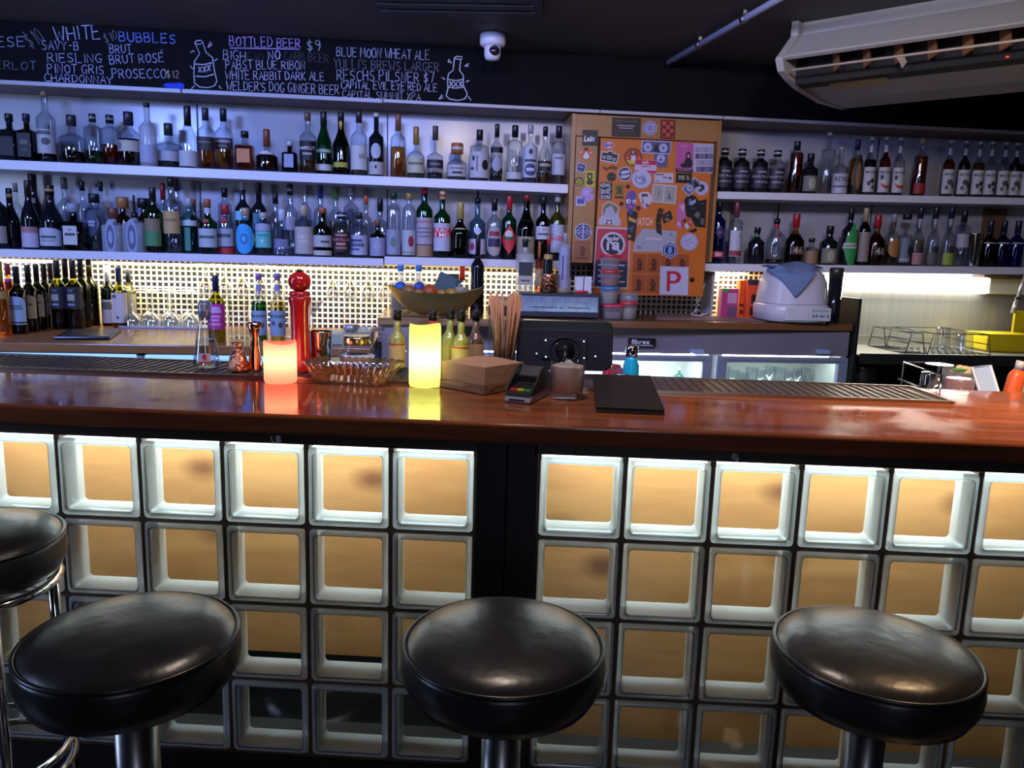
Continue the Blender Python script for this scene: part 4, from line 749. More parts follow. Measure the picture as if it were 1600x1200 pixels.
def stk(par, d0, base, layers=(), name='sticker', lift=0):
    mb = MB(); mats = []; k = 0
    for L_ in (base,)+tuple(layers):
        kind, cc = L_[0], L_[-1]; mt = col(cc, .45)
        if mt not in mats: mats.append(mt)
        mi = mats.index(mt); y0 = d0-.0004-.00028*k-lift; k += 1
        def q(x, y): return onW(x, y, d0)
        if kind == 'T':
            _, body, x0, y0_, x1, y1_, _c = L_; a, b = q((x0+x1)/2, (y0_+y1_)/2), q(x1, (y0_+y1_)/2); kx = dist(wp(a[0], d0, a[1]))/FPX
            hw = (x1-x0)*kx; hh = (y1_-y0_)*kx; sl = (b[1]-a[1])/(b[0]-a[0])
            put_text(mb, body, lambda X, Y: (a[0]+X, y0, a[1]+Y+X*sl), hw, hh, mi, bold=.03, shear=.2 if body in ('Lain', 'hello') else 0); continue
        if kind == 'R':
            x0, y0_, x1, y1_ = L_[1:5]; t_ = R(L_[5]) if len(L_) > 6 else R(1.8); cx, cy = (x0+x1)/2, (y0_+y1_)/2
            pts = [(cx+(x-cx)*math.cos(t_)-(y-cy)*math.sin(t_), cy+(x-cx)*math.sin(t_)+(y-cy)*math.cos(t_)) for x, y in ((x0, y0_), (x1, y0_), (x1, y1_), (x0, y1_))]
        elif kind == 'C':
            cx, cy, rx = L_[1:4]; ry = L_[4] if len(L_) > 5 else rx; nn = 24; pts = [(cx+rx*math.cos(2*PI*j/nn), cy+ry*math.sin(2*PI*j/nn)) for j in range(nn)]
        elif kind == 'H':
            cx, cy, rx = L_[1:4]; pts = [(cx+rx*math.cos(PI/3*j+PI/6), cy+rx*math.sin(PI/3*j+PI/6)) for j in range(6)]
        else: pts = L_[1]
        Q = [q(*p) for p in pts]
        mb.prism(Q, lambda p, f: (p[0], y0 if f == 0 else d0-.00005, p[1]), mi)
    return mb.build(name, mats, par)
D_, N_, F_ = -.2452, -.2402, -.2302
S = lambda *a, **k: stk(door, D_, *a, **k)
blob = lambda cx, cy, r, c: [('C', cx, cy-r*.7, r*.35, r*.4, c), ('P', [(cx-r*.7, cy-r*.5), (cx-r*.2, cy-r*.2), (cx+r*.3, cy-r*.3), (cx+r*.6, cy-r*.7), (cx+r*.5, cy+r*.1), (cx+r*.3, cy+r), (cx-r*.35, cy+r*.9), (cx-r*.3, cy+r*.2)], c)]
stk(np_, N_, ('R', 910, 203, 934, 228, '10131c'), [('T', 'Lain', 912, 212, 929, 221, 'd8d8e4')])
stk(np_, N_, ('C', 916, 240, 9, 'c4502c'), [('C', 916, 233, 3, '141416'), ('P', [(916, 236), (921, 244), (919, 248), (913, 248), (911, 244)], 'c8c8d4'), ('C', 908, 238, 2, 'c89098'), ('C', 923, 239, 2, 'c89098')])
stk(np_, N_, ('R', 901, 255, 915, 269, 18, '9a9cb8'), [('R', 902.5, 256.5, 913.5, 267.5, 18, '26305a'), ('R', 905, 260, 911, 262, 18, '8a90b0')])
stk(np_, N_, ('R', 914.5, 267, 929, 292, 'b8b428'), [('C', 921.5, 276, 4.6, 6, '1c1a14'), ('R', 917, 270, 926, 272.5, '1c1a14'), ('C', 921.5, 285, 5.5, 4, '22201a'), ('C', 921.5, 276, 2, 2.6, 'b8b428')])
stk(np_, N_, ('C', 905, 284, 7.2, '16150f'), [('C', 905, 284.5, 5.5, '9a9220'), ('C', 903, 283, 1, '16150f'), ('C', 907.5, 283.5, 1, '16150f'), ('R', 902, 286.4, 908, 287.2, '16150f')])
stk(np_, N_, ('P', [(907, 303), (909, 296), (916, 292), (924, 293), (926, 298), (922, 301), (929, 306), (927, 311), (920, 315), (911, 312)], 'a888c0'), [('P', [(915, 297), (921, 299), (916, 305), (912, 301)], 'b49ccc')])
stk(np_, N_, ('R', 900, 307, 914.5, 321.5, 'b4b6d0'), [('R', 901.6, 310, 913, 318.5, '3c3c94'), ('R', 901.6, 309.6, 913, 312, '6464a8')])
stk(np_, N_, ('C', 911, 362, 13, 'b4b8d4'), [('C', 911, 362, 11.8, '26305c'), ('C', 911, 362, 8.5, 'a8acc8'), ('C', 911, 362, 7.4, '303a66'), ('R', 899.5, 360, 922.5, 364.5, 'a8acc8'), ('R', 900.5, 361.2, 921.5, 363.3, '2c3460'), ('R', 910, 351, 912, 373, 'a8acc8')])
stk(np_, N_, ('R', 897, 376, 922, 409, '8a5638'), blob(910, 393, 8, '5a3024')+[('R', 900, 402, 919, 404.5, '5a3024')])
FR = lambda *a, **k: stk(fb, F_, *a, **k)
FR(('R', 956, 184, 1001, 214, '20161a'), [('R', 961, 188.5, 997, 190.5, '4a3c40'), ('R', 964, 195.6, 992, 197.4, '948a8e'), ('R', 967, 199.4, 989, 201, '948a8e'), ('R', 964, 204.6, 992, 205.4, '5c5054'), ('R', 963, 208.6, 994, 209.4, '3c3034')])
FR(('C', 1015.7, 200, 11, 'a8a4c4'), [('C', 1015.7, 200, 9.6, '5a5a94'), ('C', 1015.7, 200, 8.2, 'a09ab8'), ('P', [(1010, 199), (1015, 194), (1020, 197), (1021, 203), (1014, 206)], '8a7ea0')])
FR(('R', 1032, 187, 1055, 217, '4a1210'), [('R', 1034, 189, 1053, 215, 'a03024')]+[('R', 1035.5+c*6, 190.5+r*6, 1039.5+c*6, 194.8+r*6, '4a1210' if (r+c) % 2 else 'b05a4a') for r in range(4) for c in range(3)])
S(('C', 952, 227, 8.6, 5.2, 'b0b4d4'), [('C', 948, 227, 4.4, 3.4, '6a70b4'), ('C', 956, 227, 4, 3.4, 'c05a54')])
S(('P', [(940, 236), (949, 237.5), (950, 235), (958, 236), (958, 239), (967, 241), (964, 256), (938, 251)], 'c0bccc'), [('P', [(941, 238), (949.5, 239), (951, 236.6), (956.6, 237.6), (957, 240), (965.4, 242), (963, 254), (939.5, 249.6)], '121218'), ('C', 944, 245.5, 2.6, 'b0b0bc'), ('C', 959.5, 249, 2.6, 'b0b0bc'), ('R', 948, 243, 956, 249.5, 10, '8a8a96'), ('C', 944, 245.5, 1.2, '121218'), ('C', 959.5, 249, 1.2, '121218')])
S(('C', 989.3, 245.5, 14, '1a140c'), [('C', 989.3, 245.5, 12.6, 'a83020'), ('P', [(977.5, 250), (1001, 252), (996, 257), (984, 257)], 'c0a828'), ('C', 989.5, 239, 4, 5, '20304a'), ('R', 986, 243, 993, 252, 'c0c0cc'), ('C', 980, 247, 2, 'd0702c'), ('C', 999, 247, 2, 'd0702c'), ('C', 989, 238, 2, 2.6, 'b8a030')])
S(('P', [(1003, 219), (1049, 221.4), (1047, 241.6), (1001, 239)], 'a8a8c8'), [('P', [(1004.5, 220.6), (1047.6, 222.8), (1046, 240), (1002.6, 237.6)], '4a4c74'), ('C', 1012, 230, 6.6, 7, 'a4a4c4'), ('C', 1036, 231.5, 6.6, 7, 'a4a4c4'), ('P', [(1021, 237), (1023, 226), (1028, 226), (1030, 238)], '1a1a24'), ('C', 1012, 230, 2, '4a4c74'), ('C', 1036, 231.5, 2, '4a4c74')], lift=0.0022)
S(('R', 1022, 241, 1043, 261, '54507c'), [('C', 1032.4, 247.8, 6.4, 'b0b0c8'), ('R', 1031.8, 243.5, 1033, 252, '54507c'), ('C', 1032.4, 250, 3.4, 1.6, '54507c')], lift=0.0008)
S(('R', 992, 250, 1025.5, 271, 'c4a8c0'), [('R', 992.3, 250.4, 1025.2, 257.5, 'a81c40'), ('T', 'hello', 1003, 251.2, 1014, 256.2, 'dcb4c0'), ('T', 'my name is', 1001, 258.6, 1016, 261.8, 'a02c50'), ('R', 992.3, 266.6, 1025.2, 270.4, 'b02848')], lift=0.0020)
S(('P', [(941, 259), (948, 262), (956, 258), (965, 261), (963, 266), (954, 264), (948, 267), (943, 265)], '6a2c0c'))
S(('C', 955.4, 276.4, 7.3, '17161a'), [('R', 950, 275.6, 961, 276.8, '3c3a40')])
S(('C', 976.5, 272, 11.2, 'b8b4cc'), [('C', 976.5, 272, 9.8, '1c2030'), ('P', [(969, 270), (973, 266.5), (983, 266), (984.5, 269.5), (972, 273)], 'b4b4c8'), ('P', [(969, 274.5), (984.5, 271.5), (983.5, 276), (976, 279), (970.5, 278)], 'b4b4c8'), ('R', 970, 271.8, 983, 273.4, -8, '1c2030')])
S(('C', 1002.3, 280, 15.2, 14.4, 'b0aec8'), [('P', [(993, 272), (997, 277), (1004, 273), (1009, 278), (1010, 285), (1003, 290), (995, 287), (991, 281)], '8a8aa8'), ('P', [(995, 278), (1003, 281), (1001, 285), (996, 284)], 'c0bed4'), ('C', 999, 279.5, 1.2, '26263c'), ('C', 1005, 280.5, 1.2, '26263c')], lift=0.0034)
S(('R', 1022.4, 270, 1052, 285.5, 'b8b0bc'), [('R', 1024, 272, 1038, 273.6, '3a3840'), ('R', 1035, 276.6, 1043, 278, '3a3840'), ('R', 1045, 277, 1049, 280, '3a3840'), ('R', 1024, 282, 1029, 283, '5a5860')], lift=0.0010)
S(('P', [(1056.5, 222), (1086, 223.6), (1083.5, 270), (1055.5, 268.5)], 'b0508c'), [('P', [(1060, 227), (1076, 226), (1072, 231)], 'c4709c'), ('C', 1075.5, 243, 3.8, 5.4, '141016'), ('P', [(1072, 246), (1079, 246), (1082.6, 256), (1080, 262), (1066, 262), (1062, 257), (1069, 254)], '17131a'), ('C', 1075.5, 244, 2, 3, 'b08a98'), ('P', [(1055.8, 263.5), (1083.8, 265), (1083.5, 270), (1055.5, 268.5)], '120d14'), ('R', 1059, 265.4, 1080, 266.8, '8c7c92')])
S(('P', [(1084, 224), (1115, 225.4), (1113, 271), (1082.5, 269.4)], 'b0a8b8'), [('R', 1086+c*7+.4*r, 230+r*10.2, 1092+c*7+.4*r, 238+r*10.2, ['8a84a4', '66607c', '9a90a4', '4c4660'][(r*3+c*2) % 4]) for r in range(4) for c in range(4) if c < 4][:16], lift=0.0022)
S(('R', 1056, 270.5, 1080.5, 286, '17100c'), [('T', '7/5 3.', 1059, 274.6, 1078, 281, 'b4b0a0')], lift=0.0030)
S(('R', 937, 285, 956.5, 312, '121216'), [('T', 'KEWL', 938.4, 286.6, 955, 292.4, 'b8bcc8'), ('P', [(938, 294), (945, 297), (951, 293.4), (955.4, 294.5), (952, 300), (955, 304), (946, 302), (938.5, 304)], '8a909c'), ('T', 'DORK', 938.4, 305, 955.4, 311, 'b8bcc8')])
S(('R', 960, 288, 975.6, 306, '8c6c20'), [('C', 967.6, 294.5, 4.6, 4, '4a3810'), ('P', [(962, 303), (964, 298), (971, 298), (973.6, 303)], '54420f'), ('C', 966, 294, 1, '8c6c20'), ('C', 969.4, 294, 1, '8c6c20')])
S(('R', 960, 306.8, 974.5, 310, '2c2410'))
S(('R', 978, 288.4, 984, 294.4, 42, '1c0f08'))
S(('R', 968, 315.6, 974, 321.6, 14, '180c06'))
S(('P', [(979, 304), (984, 299), (992, 298), (994, 306), (992, 314), (994, 322), (985, 330), (979, 326), (977, 316)], '5a4890'), [('C', 982, 314.5, 3.6, 'd0d0dc'), ('C', 991, 315, 3, 'd0d0dc'), ('C', 983, 315, 1.4, '141418'), ('C', 990.4, 315.4, 1.2, '141418'), ('P', [(980, 321), (990, 322), (986, 326)], 'b45a94')])
S(('P', [(997, 304), (1003, 300), (1013, 300), (1018, 306), (1017, 317), (1010, 326), (1004, 323), (1000, 313)], 'bcb4c4'), [('P', [(1002, 309), (1003, 303), (1011, 302.6), (1013, 307), (1006, 307)], '5c2c24'), ('P', [(1003, 311), (1005, 311), (1006, 320), (1004, 319)], '6a3c38'), ('C', 1011, 321, 3, '7a4c7c')])
S(('P', [(1020, 286.5), (1058, 290), (1055.5, 319), (1017.6, 315.6)], 'b8b0b0'), [('P', [(1022, 289), (1036.5, 290.4), (1034.6, 315), (1019.8, 313.6)], '9a968c'), ('P', [(1039.5, 290.6), (1056, 292.2), (1053.6, 316.6), (1037.4, 315.2)], '9a968c'), ('P', [(1031, 293), (1030, 303), (1027, 311), (1029, 302)], '4c484c'), ('P', [(1045, 298), (1043, 311), (1049, 311.5), (1047, 304)], '5a6478')])
S(('C', 1096, 294, 11, 'a8a8c4'), [('P', [(1092, 287), (1100, 289), (1101, 295), (1095, 300), (1090, 298), (1096, 294)], '2a2a34')])
S(('P', [(1064.5, 295), (1085, 276.5), (1096, 286), (1076, 307.5)], 'a8aac4'), [('P', [(1066.8, 295), (1085, 279), (1093.6, 286.2), (1076, 305)], '545874'), ('C', 1077.5, 294, 5, 'a4a6c0'), ('C', 1077.5, 294, 1.8, '545874'), ('P', [(1084, 282), (1090, 287), (1094, 290), (1085, 294)], '17171c')], lift=0.0016)
S(('P', [(1060, 316), (1073, 315.6), (1071, 340), (1066, 358), (1057, 357)], 'b4649c'), [('P', [(1061, 322), (1071, 318), (1068, 332)], 'd49a9c'), ('C', 1061, 350, 3, 'c8a0c0')])
S(('P', [(1069, 312), (1076, 304), (1086, 306), (1092, 314), (1104, 311), (1102, 356), (1086, 354), (1080, 341), (1072, 338)], '0e0e13'), [('P', [(1075, 319), (1082, 314), (1086, 318), (1080, 321)], '6c90c8'), ('T', 'Lol', 1077, 311, 1087, 317, 'b8c0d0'), ('P', [(1084, 336), (1090, 330), (1094, 335), (1090, 342)], '6a6460'), ('P', [(1094, 340), (1101, 343), (1099, 352), (1094, 350)], '56525a'), ('R', 1079, 325, 1086, 326, '62626a'), ('R', 1095, 318, 1101, 319, '62626a')], lift=0.0012)
S(('C', 1072, 349, 8.6, 'b44a2c'), [('C', 1069.5, 345.4, 2.4, '141416'), ('P', [(1072, 347), (1077, 355), (1073, 358.5), (1068.6, 354)], 'c0c0cc'), ('C', 1078, 347, 2, 'c08a90')], lift=0.0036)
S(('P', [(1074, 361), (1088, 356.6), (1089, 361), (1083, 363.6)], '101014'), lift=0.0010)
S(('P', [(940, 330), (942, 320), (950, 314.6), (962, 319), (968, 325), (966, 338), (970, 344), (969, 353), (935, 351), (936, 341), (941, 337)], 'a8a8b8'), [('P', [(941.6, 330), (943.6, 321.6), (950, 316.6), (961, 320.6), (966, 326), (963, 333), (943, 336)], '6c6a38'), ('P', [(946, 326), (955, 321), (959, 328), (962, 338), (943, 339)], 'a0a0b4'), ('R', 944, 342, 958, 350, 'c0c0cc'), ('R', 946, 343.6, 957, 345.4, '1c1a1e'), ('R', 943.4, 349.6, 958, 351, 'b04030'), ('C', 948, 348, 1.6, '3a3a44'), ('C', 955, 348, 1.6, '3a3a44')])
S(('C', 997.4, 325.4, 4, '5a150a'))
S(('P', [(979.5, 331), (986, 327), (996, 332), (994, 356), (991, 377), (979, 374), (980.6, 356)], '17161a'), [('P', [(982, 338), (994, 344), (993, 349), (981.6, 344)], 'c09438'), ('P', [(982, 356), (990, 352), (988, 362), (984, 363)], '3c4a74'), ('C', 983, 369, 2.6, 'b07a30'), ('P', [(980, 330), (985, 326), (990, 331), (984, 336)], '3c3c84')], lift=0.0044)
S(('T', 'WATCH', 988, 340, 1020, 352.4, 'd8a8a0'))
S(('P', [(1029, 325), (1036.5, 327), (1032, 345), (1034, 368), (1025.6, 363), (1024.6, 343)], '14110c'), [('C', 1031, 332, 1.6, '6a5c3a'), ('C', 1029, 349, 1.4, '6a5c3a'), ('C', 1030, 359, 1.4, '54482c')], lift=0.0030)
S(('P', [(1034, 336), (1047.5, 328.6), (1051, 342), (1037, 350)], '15120f'), [('R', 1040, 336, 1046, 337, -28, '8a8478'), ('T', 'NSW', 1039, 341, 1046, 345, '9a948a')], lift=0.0012)
S(('P', [(1004, 357.4), (1030, 359), (1058, 361.4), (1055, 385), (1054, 394), (988.6, 393), (993, 373)], '9a9aa4'), [('R', 1009, 371.5, 1034, 374.6, 'c8b0b4'), ('R', 994, 383.6, 1002, 389, '7c7a90'), ('P', [(1044, 366), (1050, 364), (1052, 370)], '7a7a80'), ('P', [(1002, 379), (1007, 380), (1006, 382)], '6a6a74')], name='frosted_panel')
S(('H', 1046.3, 391, 13.6, 'b8b4cc'), [('H', 1046.3, 391, 12.4, '22306a'), ('H', 1046.3, 391, 10.4, 'b0b0cc'), ('H', 1046.3, 391, 8.6, '1c2450'), ('P', [(1043, 396), (1044, 386), (1048, 384), (1050, 392), (1046.6, 398)], '6a8cc4')], lift=0.0034)
S(('C', 1076.8, 378, 13.8, '9a94b8'), [('C', 1076.8, 378, 12.4, 'a8a2c0')]+[('C', 1076.8+8*math.cos(j*2.4)*(.3+.7*(j % 5)/5), 378+8*math.sin(j*2.4)*(.3+.7*(j % 4)/4), .9, 'd4c8d8' if j % 2 else '7c749c') for j in range(16)])
for c in range(4):
    for r in range(2):
        if r == 1 and c > 1: continue
        x0, y0 = 988.6+c*22.2-r*1.5, 396.5+r*32+c*.4; S(('R', x0, y0, x0+21, y0+30, '9a4a20'), blob(x0+10.5, y0+16, 8.5, '4c1c14')+[('C', x0+10, y0+24, 5, 2, '4c1c14')])
S(('R', 1030.8, 416.6, 1075, 460.8, 'b4b2c8'), [('R', 1041.4, 423.5, 1046.6, 455, 'b41c34'), ('P', [(1044, 423.4), (1055, 423.8), (1062, 427), (1064, 433), (1061.6, 440), (1054, 443), (1046, 442.6), (1046, 438.4), (1054, 438.6), (1058.4, 433.4), (1055, 428.4), (1046, 427.8)], 'b41c34')], name='letter_plate', lift=0.0040)
S(('P', [(931.5, 354), (986, 356), (981, 452), (926, 450)], 'b8a4b0'), [('P', [(933.6, 357), (983.6, 359), (981, 408), (930, 406)], 'b02c3c'), ('P', [(930, 406), (981, 408), (979, 449), (928, 447)], '1c2036'), ('C', 957.6, 382, 19.4, 'b8b4c0'), ('C', 957.6, 382, 16, '1c2036'), ('T', 'under', 948, 368.6, 968.6, 376, 'c4c0cc'), ('T', '18', 947.6, 378, 968, 391, 'c4c0cc'), ('P', [(944.5, 370), (947.5, 367.6), (971, 393.6), (968, 396)], 'b8b4c0')]+[('R', 934+j % 2, 413+j*8.6, 976-3*(j % 3), 415.4+j*8.6, 'a8a4b4') for j in range(4)], name='notice')
# ================================================================== counters at the back
M_cw = pm('brown_varnished_counter', (.34, .16, .055), .28, coat=.12, noise=((1.5, 12, 12), (.24, .10, .035), .9), spec=.35)
M_cw2 = pm('orange_brown_counter', (.22, .095, .04), .25, coat=.3, noise=((1.5, 12, 12), (.15, .06, .025), .9))
lc = thing('back_counter', 'lower brown back counter with wine bottles on the left', 'counter', wp(0, 0, 0), TH)
MB().box(-3.4, -.66, -.79, -.012, 1.005, 1.04).build('worktop', M_cw, lc, .004)
M_hous = pm('fridge_steel', (.34, .32, .36), .28, .4, noise=((2.2, 2.2, .2), (.26, .24, .32), .8))
M_blk2 = pm('black_plastic', (.012, .012, .014), .35)
lf = thing('drinks_fridge', 'low glass door drinks fridge glowing blue under the left back counter', 'fridge', wp(0, 0, 0), TH)
MB().box(-3.4, -.67, -.25, -.02, .02, .98).box(-3.4, -.67, -.73, -.25, .02, .10).build('body', pm('fridge_liner', (.55, .6, .7), .5), lf)
MB().box(-3.4, -.67, -.69, -.25, .975, .984).build('top_panel', M_hous, lf)
for k in range(3): MB().box(-3.3+k*.88, -2.46+k*.88, -.725, -.70, .945, .990).build('interior_light', emit('blue_white_tube', (.25, .50, 1.0), 1.1), lf)
for k in range(3):
    f = MB(); x0 = -3.36+k*.9; f.box(x0, x0+.88, -.755, -.73, .10, .15).box(x0, x0+.04, -.755, -.73, .15, .98).box(x0+.84, x0+.88, -.755, -.73, .15, .98)
    dd = f.build('door', M_hous, lf); MB().box(x0+.04, x0+.84, -.745, -.740, .15, .982).build('pane', GL['w'], dd)
rc = thing('back_counter', 'raised orange brown back counter behind the tablet and rice cooker', 'counter', wp(0, 0, 0), TH)
CT = [(-.648, -.590), (1.536, -.440), (1.536, -.012), (-.648, -.012)]
MB().prism(CT, lambda p, k: (p[0], p[1], 1.145 if k else 1.113)).build('worktop', M_cw2, rc, .003)
MB().box(-.648, -.632, -.57, -.012, 1.042, 1.112).build('end_panel', pm('lilac_steel', (.34, .31, .37), .35, .4), rc)
MB().box(-.632, -.42, -.565, -.55, .9, 1.112).build('front_panel', pm('lilac_steel', (.34, .31, .37), .35, .4), rc)
rf = thing('drinks_fridge', 'stainless glass door drinks fridge with lit interior under the right back counter', 'fridge', wp(0, 0, 0), TH)
MB().box(-.40, 1.53, -.06, -.03, .02, 1.10).box(-.40, 1.53, -.42, -.03, .02, .12).box(-.40, -.37, -.42, -.03, .02, 1.10).box(1.50, 1.53, -.42, -.03, .02, 1.10).box(.105, .135, -.42, -.06, .02, 1.0).box(.858, .888, -.42, -.06, .02, 1.0).build('body', pm('white_liner', (.62, .66, .66), .5), rf)
MB().box(-.40, 1.53, -.43, -.06, .992, 1.108).build('header', M_hous, rf, .002)
MB().box(-.37, 1.50, -.40, -.06, .80, .806).build('wire_shelf', pm('grey_shelf', (.45, .47, .48), .4), rf)
for x0, x1, en in ((-.385, .12, (.45, .68, 1.0)), (.13, .86, (.92, 1.0, .98)), (.885, 1.515, (.82, .95, .88))):
    M_dr = pm('blue_lit_door_steel', (.36, .42, .54), .3, .4); f = MB(); y0, y1 = -.465, -.435  # blue light on the door frames put into the steel colour
    f.box(x0, x1, y0, y1, .962, .988).box(x0, x1, y0, y1, .12, .16).box(x0, x0+.045, y0, y1, .16, .962).box(x1-.045, x1, y0, y1, .16, .962)
    for q in (.004, .012): f.box(x0+.02+q, x1-.02-q, y0-.004, y0, .9645+q*.9, .9665+q*.9)
    dd = f.build('door', M_dr, rf, .002); MB().box(x0+.045, x1-.045, -.452, -.447, .16, .962).build('pane', GL['w'], dd)
    MB().box(x0+.06, x1-.06, -.40, -.36, .978, .988).build('interior_light', emit('fridge_tube_%d' % (x0*100), en, 55 if x0 > .1 and x0 < .5 else 16), rf)
s, z = onW(1002, 534, -.435); MB().box(s-.062, s+.062, -.455, -.431, z-.019, z+.017).build('packet', col('14161c', .3), rf)
mb = MB(); put_text(mb, 'fibrex', lambda x, y: (s-.008+x, -.4556, z+.002+y), .088, .022, 0, bold=.02); mb.build('packet_lettering', col('d0d4e0', .5), rf)
MB().box(s-.058, s+.05, -.4556, -.455, z-.017, z-.012).build('packet_stripe', col('9aa0b0', .5), rf)
for px in (1088, 1284): s, z = onW(px, 549, -.44); MB().box(s-.028, s+.028, -.47, -.432, z-.010, z+.010).build('hinge', pm('blue_hinge_plastic', (.28, .40, .62), .4), rf, .003)
s0, z0 = onW(1306, 462, -.03); s1, z1 = onW(1334, 466, -.44)
sp_ = wbox('partition_panel', [pm('black_partition', (.012, .012, .013), .35)], 1.541, 1.556, -.46, -.02, .02, z1, None, .002); tag(sp_, 'black upright panel between the back counter and the sink bench', 'panel')
# sink bench
sb = thing('sink_bench', 'stainless steel sink bench under the bright batten light', 'bench', wp(0, 0, 0), TH)
MB().box(1.575, 3.5, -.455, -.016, .995, 1.006).build('bench_top', M_steel, sb, .002)
MB().box(1.575, 3.5, -.458, -.452, .962, 1.012).build('front_lip', M_steeld, sb)
MB().box(1.575, 3.5, -.030, -.016, 1.006, 1.055).build('upstand', M_steel, sb)
MB().box(1.575, 3.5, -.06, -.03, .02, .99).build('cavity_shade_sheet', pm('navy_black_cavity_shade', (.010, .011, .018), .5), sb)  # sheet added for the dark cavity; its shade is put into the colour
P = onZ(1345, 600, .86); sB, dB = (P-OV).dot(WV), -.30
s, _ = onW(1345, 585, dB); _, z = onW(1345, 571, dB); k = dist(wp(s, dB, .9))/FPX
o = MB().lathe([(20*k, 0), (22*k, z-.01), (22.6*k, z), (20*k, z), (19*k, .02)], 32).build('steel_bin', M_steeld); o.location = wp(s, dB, .001); tag(o, 'steel bin standing under the sink bench beside the black panel', 'bin')
# power outlet with plug
s, z = onW(1111, 428, -.01); po = thing('power_outlet', 'cream double power outlet with white plugs below the right shelf', 'outlet', wp(s, -.0085, z), TH)
MB().box(-.052, .040, -.010, 0, -.040, .042).build('plate', pm('cream_plastic2', 'b0a48c', .4), po, .003)
for dx in (-.03, .012): MB().lathe([(.019, 0), (.019, .02), (.012, .034)], 16, M=Matrix.Translation((dx, -.010, -.008)) @ Matrix.Rotation(PI/2, 4, 'X')).build('plug', MW, po)
cb_ = MB(); cb_.tube([wp(s-.03, -.04, z-.008), wp(s-.05, -.06, z-.06), wp(s-.10, -.09, 1.165), wp(s-.13, -.13, 1.151), wp(s-.10, -.17, 1.149), wp(s-.06, -.15, 1.160), wp(s-.04, -.12, 1.185), wp(s-.07, -.10, 1.155), wp(s+.02, -.14, 1.149)], .0035, 6)
o = cb_.build('power_cable', MW); tag(o, 'loose white power cable hanging from the outlet onto the counter', 'cable')

# ================================================================== things on the bar
ZB = 1.0905; ZM = 1.0972          # wood top, top of the drip mat ribs
def at(px, py, z=ZB):             # point of the bar top seen at a pixel
    P = onZ(px, py, z); return P, dist(P)/FPX
def stand(px, top, y, z=ZB):      # upright thing whose axis passes px, at depth y; returns foot and height
    P = onY(px, top, y); H = P.z-z
    for _ in range(3): Q = onY(px, (top+proj((P.x, y, z))[1])/2, y); P = Vector((Q.x, y, z))
    P = Vector((Q.x, y, z)); return P, H, dist(P)/FPX
def proj(P):
    D = Vector(P)-CAM; d = D.dot(FW); return (800+FPX*D.dot(RT)/d, 600-FPX*D.dot(UP)/d)
M_cop = pm('polished_copper', (.80, .36, .20), .14, 1); M_copd = pm('hammered_copper', (.62, .26, .13), .2, 1, bump=(90, .8))
M_redlac = pm('red_lacquer', (.42, .012, .010), .12, coat=.6)
# carafe
P, H, k = stand(321, 470, .30, ZM); t = thing('water_bottle', 'clear conical glass water bottle with steel cap on the left of the drip mat', 'bottle', P)
MB().lathe([(15*k, 0), (19*k, .004), (19.5*k, .016), (17*k, .05), (11*k, .115), (7.5*k, .150), (7*k, H-.036)], 32, cap1=False).build('glass_body', glass('bottle_glass', (.86, .88, .90), .5, .12, .02), t)
MB().lathe([(17.5*k, .004), (18*k, .016), (15.6*k, .05), (13*k, .078)], 28).build('water', LQ['clear'], t)
MB().lathe([(8*k, H-.044), (9.5*k, H-.04), (10*k, H-.010), (7.5*k, H)], 24).build('cap', glass('smoky_cap', (.42, .46, .58), .6, .12, .1, .35), t)
mb = MB(); lab_patch(mb, 'r', 18.6*k, .030, .013, .35, 80, 2, 0, .001, .18); lo = mb.build('label', col('b8b4c4'), t)
mb = MB(); lab_patch(mb, 'o', 18.6*k, .033, .008, .12, 80, 2, 0, .002, .2); mb.build('label_spot', col('c83028'), lo)
mb = MB(); lab_patch(mb, 'r', 18.6*k, .019, .002, .33, 80, 2, 0, .002, .18); mb.build('label_stripe', col('c83028'), lo)
# jiggers
P, H, k = stand(372, 535, .27, ZM); t = thing('jigger', 'hammered copper cocktail jigger shaped like a bell on the drip mat', 'jigger', P)
MB().lathe([(16*k, 0), (17*k, .003), (15*k, .02), (10*k, .055), (5.5*k, H-.022), (6*k, H-.014), (10*k, H), (9*k, H), (4*k, H-.012)], 28).build('cup', M_copd, t)
P, H, k = stand(398, 504, .29, ZM); t = thing('jigger', 'tall slim smooth copper double jigger beside the salt candle', 'jigger', P)
t['label'] = 'tall slim smooth copper double jigger beside the orange candle'
MB().lathe([(11*k, 0), (11*k, .003), (9*k, .035), (6.2*k, H*.60), (6.6*k, H*.64), (6.2*k, H*.68), (8*k, H*.84), (12.5*k, H), (11.6*k, H), (5*k, H*.7)], 28).build('cup', M_cop, t)
